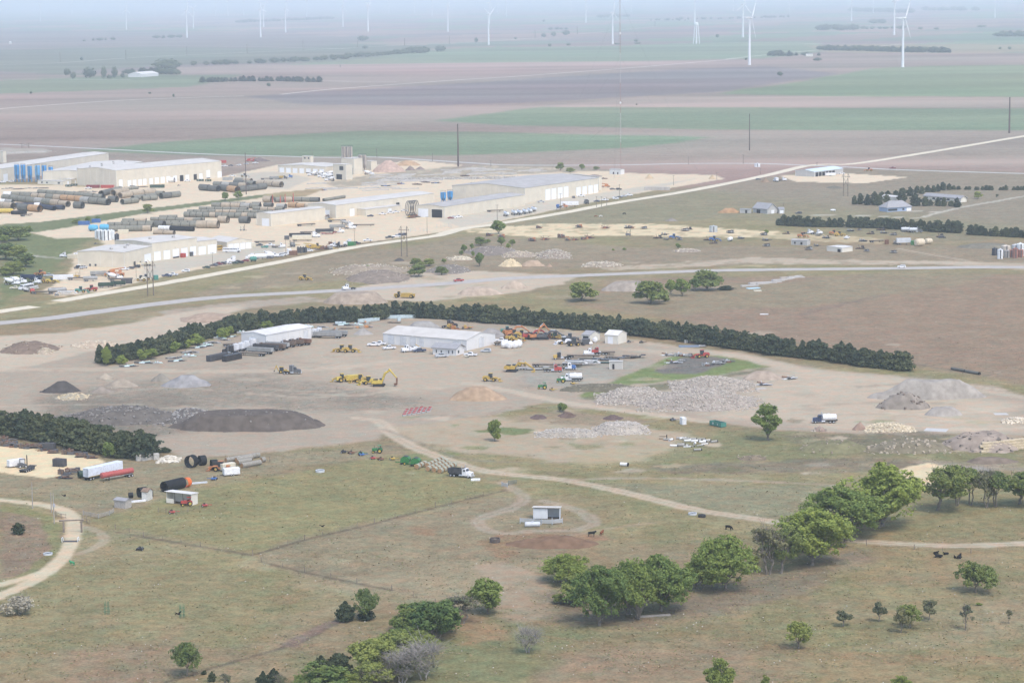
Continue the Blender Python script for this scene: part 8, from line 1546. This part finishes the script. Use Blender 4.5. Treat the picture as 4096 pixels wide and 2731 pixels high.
for a in [('gravel_pile','long dark millings heap, the biggest black one above the farm','4b',-320,1190,1150,1370,(.12,.105,.095),.42,60,GRV,.3,.85,.07),('rubble_pile','broad dark broken asphalt mound left of the millings heap','4a',540,1850,1052,1310,(.135,.125,.115),.45,420,(.24,.23,.22),.55,.6,.12),('rubble_pile','right shoulder of the dark asphalt mound with pale stones','4a',1680,2190,1060,1290,(.14,.13,.125),.7,260,(.34,.33,.32),.55,.3,.15),('gravel_pile','black coal dark heap at the left of the yard','4a',430,830,848,972,ASH,.6,0,GRV,.3,.3,.06),('gravel_pile','blue grey gravel heap in the left yard','4a',1690,2190,785,915,(.29,.29,.30),.6,0,GRV,.3,.4,.05),('gravel_pile','small pointed grey heap beside the blue grey one','4a',1560,1780,762,852,(.25,.235,.205),.7,0,GRV,.3,.0,.08),('gravel_pile','small tan pointed heap behind the black one','4a',990,1180,760,832,(.33,.29,.235),.7,0,GRV,.3,.0,.08),('gravel_pile','wide faint grey tan heap left of the blue grey one','4a',1070,1430,825,915,(.32,.28,.23),.6,0,GRV,.3,.3),('rubble_pile','pale stone heap in front of the black one','4a',570,900,945,1045,(.36,.33,.26),.6,160,LIM,.4,.3),('gravel_pile','dull brown heap behind the asphalt mound','4a',930,1170,895,975,(.25,.22,.19),.6),
  ('spoil_heap','dark brown spoil heap at the left photo edge','4a',-40,540,392,562,(.20,.155,.125),.6,80,(.3,.25,.2),.6,.5,.2),('rubble_pile','pale rock heap against the dark spoil','4a',330,530,480,562,(.42,.36,.29),.6,160,(.5,.45,.36),.5,.3),('rubble_pile','low cream rubble bank left of the windbreak','4a',730,1230,410,500,(.45,.37,.29),.4,260,(.58,.52,.42),.5,.6,.2),('spoil_heap','tan spoil bank above the windbreak left leg','4a',1850,2500,105,240,(.36,.28,.22),.5,0,GRV,.3,.6,.2),
  ('gravel_pile','orange tan sand heap in the middle of the yard','4c',515,1090,900,1058,SAND,.6,0,GRV,.3,.4,.10),('gravel_pile','grey gravel heap behind the workshop, left','4c',20,450,222,340,(.31,.305,.30),.6,0,GRV,.3,.5,.05),('gravel_pile','grey gravel heap behind the workshop, right','4c',790,1120,296,395,(.28,.27,.265),.7,0,GRV,.3,.3,.05),('gravel_pile','pale gravel heap right of the long grey trailers','4b',1600,1800,296,366,(.35,.34,.33),.7,0,GRV,.3,.2,.05),
  ('gravel_pile','wide grey spoil fan beside the road above the windbreak','3b',1150,1850,960,1090,(.34,.285,.235),.5,0,GRV,.3,.8,.06),('rubble_pile','white limestone rubble bank by the road bend','3b',1210,2010,640,780,(.30,.255,.20),.4,200,(.5,.455,.38),.55,.6,.2),('spoil_heap','grey stony spoil before the rubble bank','3b',1370,2050,690,868,(.23,.195,.165),.5,160,(.4,.36,.31),.4,.5,.15),('gravel_pile','small dark peak on the rubble bank','3b',1890,2010,600,640,ASH,.8),('spoil_heap','weedy brown spoil bank with trees on its crest','3c',550,1080,318,450,(.21,.185,.165),.5,160,(.4,.37,.33),.5,.5,.15),('spoil_heap','grey weedy mound between the roadside bushes','3c',130,620,520,640,(.20,.18,.16),.5,120,(.45,.42,.38),.4,.5),('rubble_pile','short cream rubble row left of the spoil bank','3c',360,610,450,500,(.4,.35,.28),.35,160,(.62,.57,.46),.6,.6),('rubble_pile','cream boulder row right of the spoil bank','3c',940,1300,392,470,(.33,.28,.23),.35,220,(.54,.48,.39),.6,.7),('rubble_pile','pale boulder row beyond the yellow heap','3c',1300,1660,362,485,(.28,.24,.20),.4,260,(.48,.44,.38),.6,.6),('gravel_pile','bright yellow limestone heap in the field','3c',905,1140,490,568,LIM,.5,120,(.75,.65,.45),.4,.4),('gravel_pile','pinkish sand heap right of the yellow one','3c',1130,1390,500,565,(.40,.31,.235),.5,0,GRV,.3,.5),('gravel_pile','tiny pink sand heap','3c',1395,1465,535,568,(.42,.31,.235),.6),('rubble_pile','thin line of pale rocks in the field','3c',1780,2190,505,570,(.3,.26,.21),.25,200,(.58,.53,.45),.6,.8),('gravel_pile','pointed pale sand heap by the paved road','3c',920,1220,712,800,(.42,.35,.285),.6,0,GRV,.3,.3,.1),('gravel_pile','broad pale sand fan by the paved road','3c',450,930,778,868,(.41,.34,.28),.5,0,GRV,.3,.6,.06),('gravel_pile','domed pale heap right of the large round tree','3c',1960,2600,716,825,(.33,.295,.26),.5,0,GRV,.3,.6,.05),('rubble_pile','small rock row in the brown field','3f',640,930,372,415,(.3,.26,.22),.35,120,(.55,.5,.42),.5,.7),('gravel_pile','grey low mound on the green below the gravel road','3d',550,690,840,875,(.24,.22,.2),.6),('spoil_heap','dark weedy mound by the pylon','3e',175,345,232,292,(.17,.16,.13),.6),('gravel_pile','brown dirt heap at the gravel road trucks','3d',1550,1650,420,472,(.25,.19,.14),.6),('gravel_pile','tan heap in the far yard','3d',340,430,378,432,(.45,.36,.25),.6),('gravel_pile','small tan heap by the short pole','3d',1000,1085,392,436,(.45,.36,.25),.6),('gravel_pile','orange dirt before the lean-to barn','3d',1110,1340,738,790,(.38,.24,.14),.5,0,GRV,.3,.5),('spoil_heap','green grey earth berm round the scrap tanks','3e',1640,2300,880,960,(.19,.18,.145),.4,0,GRV,.3,.7,.05),
  ('gravel_pile','pink gravel pyramid of the batch plant','2c',-40,280,215,328,(.45,.34,.29),.7,0,GRV,.3,.2,.05),('gravel_pile','orange sand heap behind the pink pyramid','2c',190,420,218,268,(.42,.30,.20),.6,0,GRV,.3,.5),('gravel_pile','left dark small heap at the batch plant','2c',285,380,264,310,(.22,.185,.175),.6),('gravel_pile','right dark small heap at the batch plant','2c',375,470,272,305,(.22,.185,.175),.6),('gravel_pile','dark heap behind the far lot cars','2b',730,950,232,285,(.17,.14,.14),.6),('spoil_heap','brown heap behind the far factory yard','2c',2000,2140,330,372,(.3,.24,.2),.6),('gravel_pile','tan rock on the field behind the factory','2a',555,640,222,250,(.5,.4,.28),.6),
  ('rubble_pile','huge grey concrete rubble mountain, left tongue','4d',-20,800,862,1090,(.33,.295,.265),.42,1900,CONR,.42,.6,.2),('rubble_pile','huge grey concrete rubble mountain, high crest','4d',780,1640,730,960,(.33,.295,.26),.5,1900,CONR,.42,.35,.18),('rubble_pile','huge grey concrete rubble mountain, front slope','4d',420,1720,880,1155,(.33,.295,.265),.34,2200,CONR,.42,.6,.2),('gravel_pile','tan gravel mound behind the rubble mountain','4d',1490,1920,742,838,(.37,.31,.26),.5,0,GRV,.3,.5,.06),('spoil_heap','weedy dark bank left of the rubble mountain','4d',-420,420,850,960,(.15,.14,.105),.3,120,(.3,.28,.22),.4,.7,.15),
  ('gravel_pile','long grey sand ridge on the right yard','4e',790,2020,830,1045,(.33,.31,.285),.28,0,GRV,.3,.6,.10),('gravel_pile','grey brown dug heap before the long ridge','4e',825,1390,985,1150,(.255,.23,.205),.5,60,(.2,.17,.15),.5,.5,.2),('gravel_pile','low pale gravel patch right of the dug heap','4e',1330,1720,1120,1220,(.35,.33,.31),.5,0,GRV,.3,.7),('rubble_pile','cream stone pile by the tank truck','5e',700,1210,212,335,(.4,.34,.27),.5,700,(.62,.55,.42),.5,.5),('gravel_pile','pinkish dirt cone left of the cream stones','5e',555,710,220,318,(.30,.22,.18),.7),('gravel_pile','small brown heap under the tank truck','5e',130,290,270,332,(.28,.22,.19),.6,40,(.4,.36,.3),.4),('rubble_pile','white boulder pile at the right photo edge','5e',2150,2400,165,245,(.35,.30,.25),.6,160,(.66,.6,.5),.8),('spoil_heap','sloped grey spoil bank above the yellow stone wall','5e',1560,2420,255,545,(.32,.27,.23),.35,60,(.2,.18,.16),.6,.6,.2),('spoil_heap','weedy terrace bank above the meadow','5e',780,1640,370,560,(.20,.18,.13),.3,160,(.42,.37,.3),.5,.7,.2),('spoil_heap','grassy bank left of the weedy terrace','5e',20,760,380,560,(.19,.185,.11),.35,60,(.35,.3,.25),.4,.7,.15),('spoil_heap','weedy small mound on the meadow','5d',1460,1760,555,632,(.2,.165,.12),.4,60,(.3,.26,.2),.4,.5,.2),('spoil_heap','dark low berm at the right photo edge','5e',1740,2300,575,670,(.2,.165,.135),.25,0,GRV,.3,.7),
  ('rubble_pile','white rubble spread in the weeds, right part','5d',-60,520,190,360,(.38,.35,.31),.4,1000,(.50,.47,.44),.33,.8,.12),('rubble_pile','white rubble spread in the weeds, left part','5c',1420,2100,15,130,(.36,.33,.29),.35,700,(.48,.46,.43),.3,.85,.1),('straw_heap','long trampled straw heap before the cattle','5c',1130,2060,1110,1290,(.19,.125,.085),.3,0,GRV,.3,.6,.5),('rubble_pile','white stone dump behind the stacked pallets','5a',1640,1860,432,525,(.45,.41,.34),.5,300,(.68,.65,.58),.5,.4),('brush_pile','purple brown brush heap left in the rubble','4c',1360,1540,1175,1245,(.14,.105,.10),.5,0,GRV,.3,.4,.5),('brush_pile','brown brush heap under the bright green bush','4c',1650,1850,1155,1230,(.15,.11,.095),.5,0,GRV,.3,.4,.5),('brush_pile','purple brown brush heap right in the rubble','4d',30,250,1185,1255,(.14,.105,.10),.5,0,GRV,.3,.4,.5)]:
 pile(*a)
# stone wall of yellow blocks at the right edge
o=empty('stone_wall'); A=at('5e',1900,555); B=at('5e',2420,500); o.location=A; tag(o,'yellow limestone block wall at the right photo edge','wall'); d=B-A; L=d.length; h=hgt('5e',2350,510,420)
for q in range(4):
 m=MB()
 for k in range(int(L/2.2)):
  p=d*((k+(q % 2)*.5)*2.2/L) if (k+1)*2.2<L else None
  if p is not None:y=q*.9; m.bev(p.x+.05,p.x+2.1+R.uniform(-.1,.1),p.y+y,p.y+y+2,q*h/4,(q+1)*h/4-.05,.12)
 m.build('course',M('yellow_limestone',(.54,.45,.31),.9,.18,1),o)
# scrap, crates and building material
SCP=[RUSTC,DKMET,GREYT,DECK,CHAS]
def heaps(key,b,c,lst,lab,cat,grp,s=(.7,1.2)):
 for k,(x,y) in enumerate(lst):V(key+str(k % 3),b(k % 3),c,x,y,R.uniform(-20,20),lab,cat,grp,R.uniform(*s))
SC3=lambda ps,L=5,W=3,H=1.6:(lambda k:scrap(100+k+int(L*7),ps,8,L,W,H))
heaps('sa',SC3(SCP,6,3,1.8),'3f',[(165,165),(330,170),(480,270),(540,235),(760,195),(800,178),(560,285),(1230,215),(1010,290),(1600,295),(1580,240),(1820,225),(2230,270),(700,290),(1060,325),(1340,275),(1610,355),(1990,310),(2130,350),(2050,390)],'rusty scrap heap in the scrap rows beside the limestone strip','scrap heap','scrap heaps by the limestone strip')
heaps('sa',SC3(SCP,6,3,1.8),'3e',[(420,765),(520,755),(650,795),(790,790),(900,810),(160,835),(560,880),(600,990),(540,960),(940,905),(900,1005),(770,755),(1080,770),(340,975),(1420,828),(60,815)],'rusty implement remains in the field before the cedar hedges','scrap heap','scrap before the cedar hedges')
heaps('sb',SC3([RUSTC,ORG,DKMET,MAROON],6,3,2.2),'3c',[(800,245),(930,265),(1390,285),(1560,265),(1620,295),(1700,290),(1790,285),(1250,300),(1850,270),(1320,165),(1740,160),(2020,165),(2280,165)],'dark rusty scrap before the limestone lane','scrap heap','scrap along the limestone lane')
heaps('sc',SC3([DGRY,DKMET,BROWNP,RUSTC],6,3,1.5),'5a',[(60,345),(130,340),(200,355),(270,370),(400,365),(460,395),(720,430),(860,460),(960,475),(690,640),(780,615),(680,685),(40,300),(560,420)],'dark steel attachments on the limestone pad','equipment','attachments on the limestone pad')
heaps('sd',SC3([YEL,DKMET,RUSTC,GREYT],8,3,2.4),'3b',[(1120,520),(1190,515),(1240,512),(1000,505),(1240,465),(850,470),(2060,190),(2130,180),(1200,205),(1180,190)],'steel and crane parts in the south yard','scrap heap','steel heaps of the south yard')
heaps('se',SC3([YEL,RUSTC,ORG,DKMET],7,3,2),'4c',[(1580,390),(1470,385),(1640,405),(1160,420),(1240,445),(1080,340),(560,300),(700,300)],'machine parts behind the white workshop','scrap heap','machine parts behind the workshop')
heaps('sf',SC3([RUSTC,DKMET,GREYT,ALU],6,2.5,1.4),'4d',[(930,445),(1070,490),(720,580),(830,585),(920,590),(780,660),(1110,685),(1240,670),(1990,825),(1330,650),(870,640),(1720,890),(1230,1060),(1370,1100),(1330,1055)],'steel stock round the dark slab and rubble','scrap heap','steel stock round the dark slab')
heaps('sg',SC3([DKMET,GREYT,P_('sheet_white',(.7,.74,.74)),P_('sheet_mint',(.45,.66,.60))],9,3,.9),'4a',[(1490,660),(1640,660),(1820,610),(1840,640),(1960,590),(1990,550),(2060,500),(2150,470),(2220,450),(1330,695)],'building material stacks along the windbreak, left of the warehouse','material stack','material stacks along the windbreak')
heaps('sg',SC3([DKMET,GREYT],9,3,.9),'4b',[(40,485),(200,400),(260,420),(330,385),(440,345),(600,300),(720,300),(1120,280),(1290,285),(1480,265),(1640,262)],'dark material stacks behind the white warehouse','material stack','material stacks behind the warehouse')
heaps('sh',SC3([P_('form_orange',(.62,.28,.10)),GREYT,DECK],7,2.5,.8),'4b',[(1740,245),(1640,290),(1530,300),(1420,310),(1740,285),(2030,240)],'orange formwork stacks behind the long grey trailers','material stack','orange formwork stacks')
# concrete beams and rubble in the boneyard behind the factory
BEAM=M('precast_concrete',(.47,.44,.40),.9,.15,.3)
def beam(L,st=3):
 def make():
  m=MB()
  for k in range(st):m.bev(-L/2+k*.3,L/2-k*.2,-1.1+k*.12,1.1-k*.12,k*.34,k*.34+.32,.04)
  return m.build('concrete_beam',BEAM)
 return make
for k in range(64):
 x,y=(R.uniform(0,640),R.uniform(350,420)) if k<22 else ((R.uniform(700,1560),R.uniform(288,350)) if k<46 else (R.uniform(-620,300),R.uniform(430,500)-0*k))
 V('beam%d' % (k % 3),beam(12+5*(k % 3),2+k % 2),'2c',x,y,15+R.uniform(-4,4),'pale precast concrete slab stack in the boneyard behind the long hall','concrete slab','precast slabs of the boneyard',1.0)
for k in range(9):pile('rubble_pile','grey weedy rubble of the boneyard, '+ORD[k]+' heap from the left','2c',(q :=60+k*185),q+220,378-k*3,402-k*2,(.30,.28,.25),.5,60,(.5,.48,.45),.8,.6,.2)
heaps('si',SC3([DKMET,RUSTC,BLUE,GREYT],9,3,1.2),'2c',[(100,460),(240,440),(480,425),(570,432),(730,390),(850,365),(940,432),(1060,425),(1180,420),(1740,355),(1800,365),(400,445),(-300,480),(-480,500),(2150,390)],'steel formwork in the boneyard behind the long hall','scrap heap','formwork of the boneyard')
heaps('sj',SC3([DKMET,GREYT,DECK],9,3,.8),'2a',[(60,605),(130,598),(220,610),(330,600),(420,600),(520,600),(740,640),(860,645),(980,640),(1080,645),(1560,575),(1680,585)],'dark bar stock rows before the office block','material stack','bar stock of the upper yard')
for k,(x,y) in enumerate([(120,180),(180,190),(250,175),(330,182),(400,168),(470,176),(540,165)]):V('beam0',beam(12,2),'2a',x,y,5,'pale slab row at the far left field edge','concrete slab','pale slabs at the far left edge')
for k in range(7):V('blk%d' % (k % 2),container(BEAM,4.5),'3d',360+k*35,552,0,'light concrete box in the row by the far gate','concrete box','concrete boxes by the far gate')
for k,(x,y) in enumerate([(1452,500),(1505,498),(1545,490),(1588,486),(1632,488)]):V('pal%d' % (k % 2),(lambda:tag(MB().bev(-1,1,-.9,.9,0,2.1,.1).build('stone_pallet',M('palletised_stone',(.46,.44,.40),.9,.2,1.5)),'','')),'5a',x,y,20,'stack of grey stone on pallets right of the cedar belt','stone stack','stone stacks by the cedar belt')
def toter():
 o=empty('crate'); MB().bev(-.6,.6,-.6,.6,.15,1.25,.06).build('tank',P_('pale_teal',(.5,.6,.62)),o); MB().box(-.65,.65,-.65,.65,0,.15).build('pallet',DECK,o); return o
for k,(c,x,y) in enumerate([('4b',1430+q*38,262) for q in range(3)]+[('4b',1668+q*32,235-q*3) for q in range(7)]+[('4b',1930+q*34,198-q*1) for q in range(10)]+[('4b',2080,222)]):V('toter',toter,c,x,y,R.uniform(0,20),'pale caged tank in the line under the windbreak apex','tank crate','caged tanks under the windbreak',1.35)
def barrier():
 o=empty('barricade'); MB().bev(-.75,.75,-.4,.4,0,.6,.1).build('base',GREYT,o); MB().bev(-.6,.6,-.25,.25,.61,1.0,.08).build('top',P_('barrier_red',(.38,.06,.06)),o); return o
for k in range(22):V('barrier',barrier,'4c',45+(k % 6)*50+(k//6)*10,1212-(k % 6)*8-(k//6)*17,R.uniform(0,30),'red and grey barricade in the block on the bare yard','barricade','red barricades on the bare yard')
def ring_tub(mat,r,h):return lambda:tag(MB().tube((0,-h/2,r),(0,h/2,r),r,r*.9,20).build('stock_tank',mat),'','')
for c,x,y,r,h,mt,lab in [('5b',1255,488,1.5,.7,ALU,'round galvanised stock tank in the mown pasture'),('6a',430,262,1.3,.5,ALU,'round galvanised tub beside the lane'),('5d',968,1195,1.3,.6,ALU,'pale round tub by the farm lane'),('5d',1065,1220,1.2,.7,BLK,'black round tub by the farm lane'),('5c',992,1222,1.5,1.2,M('round_feeder',(.13,.11,.10),.8,.2),'dark round bale feeder left of the straw heap')]:
 p=at(c,x,y); o=empty('stock_tank'); o.location=p; tag(o,lab,'trough'); n20=[2*math.pi*k/20 for k in range(20)]
 MB().loft([[(math.cos(a)*q,math.sin(a)*q,z) for a in n20] for q,z in ((r,0),(r,h),(r*.9,h),(r*.88,.1))]).build('tub',mt,o); MB().cyl((0,0,h*.5),(0,0,h*.6),r*.86,n=20).build('contents',M('still_water',(.10,.12,.13),.15,.05) if r !=1.5 or h<1 else HAYD,o)
V('dino',cow(P_('statue_green',(.04,.30,.13)),False),'6a',648,358,150,'small green animal statue at the lane bend','statue',None,.8); V('pump',hauler(BLK),'6a',1258,222,80,'black well pump on bare ground in the pasture','pump')
def treeguard():
 o=empty('tree_guard'); m=MB()
 for k in range(6):a=k*math.pi/3; MB().cyl((math.cos(a)*.7,math.sin(a)*.7,0),(math.cos(a)*.6,math.sin(a)*.6,3.4),.05,n=5).build('stake',P_('guard_green',(.10,.22,.13)),o)
 for z in (.6,1.6,2.6):m.rings([((0,0,z),.68),((0,0,z+.1),.68)],10,'z',False)
 m.build('hoop',P_('guard_green',(.10,.22,.13)),o); return o
V('guard',treeguard,'6a',958,798,0,'left green wire tree guard on the pasture','tree guard'); V('guard',treeguard,'6a',1633,828,0,'right green wire tree guard on the pasture','tree guard')
for c,x,y,l_,w_,rz,mt,lab in [('4d',930,488,9,4.5,0,P_('blue_grey_plate',(.22,.27,.34)),'blue grey steel plate under the windbreak'),('5a',1400,935,7.5,1.3,25,WHITE,'white metal trough lying before the narrow hut'),('5a',2070,740,6,.9,22,ALU,'pale steel lattice beam behind the long black pipe'),('5c',790,575,3,2,0,WHITE,'white slab before the dump truck'),('5e',1430,312,8,6,-20,M('pale_muddy_water',(.52,.50,.46),.55,.05),'puddle on the right yard'),('5e',2110,145,5,4,0,M('pale_muddy_water',(.52,.50,.46),.55,.05),'small puddle at the right yard edge'),('4d',1715,152,4,1,0,WHITE,'white board lying on the open field'),('3f',1470,795,7,3,20,P_('pale_blue_sheet',(.5,.68,.78)),'pale blue sheets on the field dump'),('3f',1515,822,4,3,5,CREAM,'cream block on the field dump'),('6c',1370,818,9,.7,12,PALEBARK,'fallen pale limb under the cottonwood')]:
 p=at(c,x,y); o=MB().bev(-l_/2,l_/2,-w_/2,w_/2,.012,.03 if 'puddle' in lab else .45,.01).build('puddle' if 'puddle' in lab else ('fallen_limb' if 'limb' in lab else 'steel_sheet'),mt,None,p,math.radians(rz)); tag(o,lab,lab.split()[0] if 'puddle' in lab else 'sheet')
for k in range(22):V('slab%d' % (k % 3),beam(4+3*(k % 3),1+k % 2),'3f',1380+k*27,775-k*5+R.uniform(-14,14),20,'pale concrete slab in the field dump right of the grove','concrete slab','slabs of the field dump')
for k,(x,y) in enumerate([(1160,1080),(1210,1070),(1150,1105),(1060,1125),(1030,1110),(1270,1065),(1680,930),(1440,1060),(1240,800-400)]):V('slab0',beam(4,1),'4d',x,y,R.uniform(-30,30),'white broken slab at the foot of the rubble mountain','concrete slab','slabs at the rubble mountain foot')
# look-alikes that can be told apart by their place get it into their label
ORD+=['twenty-'+k for k in ORD[:9]]+['thirtieth']
same={}
for o in list(col.objects):
 if o.parent is None and 'label' in o.keys():same.setdefault(o['label'],[]).append(o)
for lab,os_ in same.items():
 if 1<len(os_)<=30:
  for k,o in enumerate(sorted(os_,key=lambda q:q.location.x/max(1,q.location.y))):o['label']=ORD[k]+' from left, '+lab
# ---------------------------------------------------------------- the hazy air
hz=MB().box(-45000,45000,-1400,90000,-1.0,235).build('haze',bpy.data.materials.new('pale_air'))
kind(hz,'stuff'); hz.display_type='WIRE'
hm=hz.data.materials[0]; hm.use_nodes=True; n=hm.node_tree.nodes; l=hm.node_tree.links
n.remove(n["Principled BSDF"]); pv=n.new("ShaderNodeVolumePrincipled")
pv.inputs["Color"].default_value=(.83,.93,1.0,1); pv.inputs["Density"].default_value=0.000090; pv.inputs["Anisotropy"].default_value=.0
pv.inputs["Density Attribute"].default_value=""
l.new(pv.outputs[0],n["Material Output"].inputs["Volume"])
hm.cycles.homogeneous_volume=True
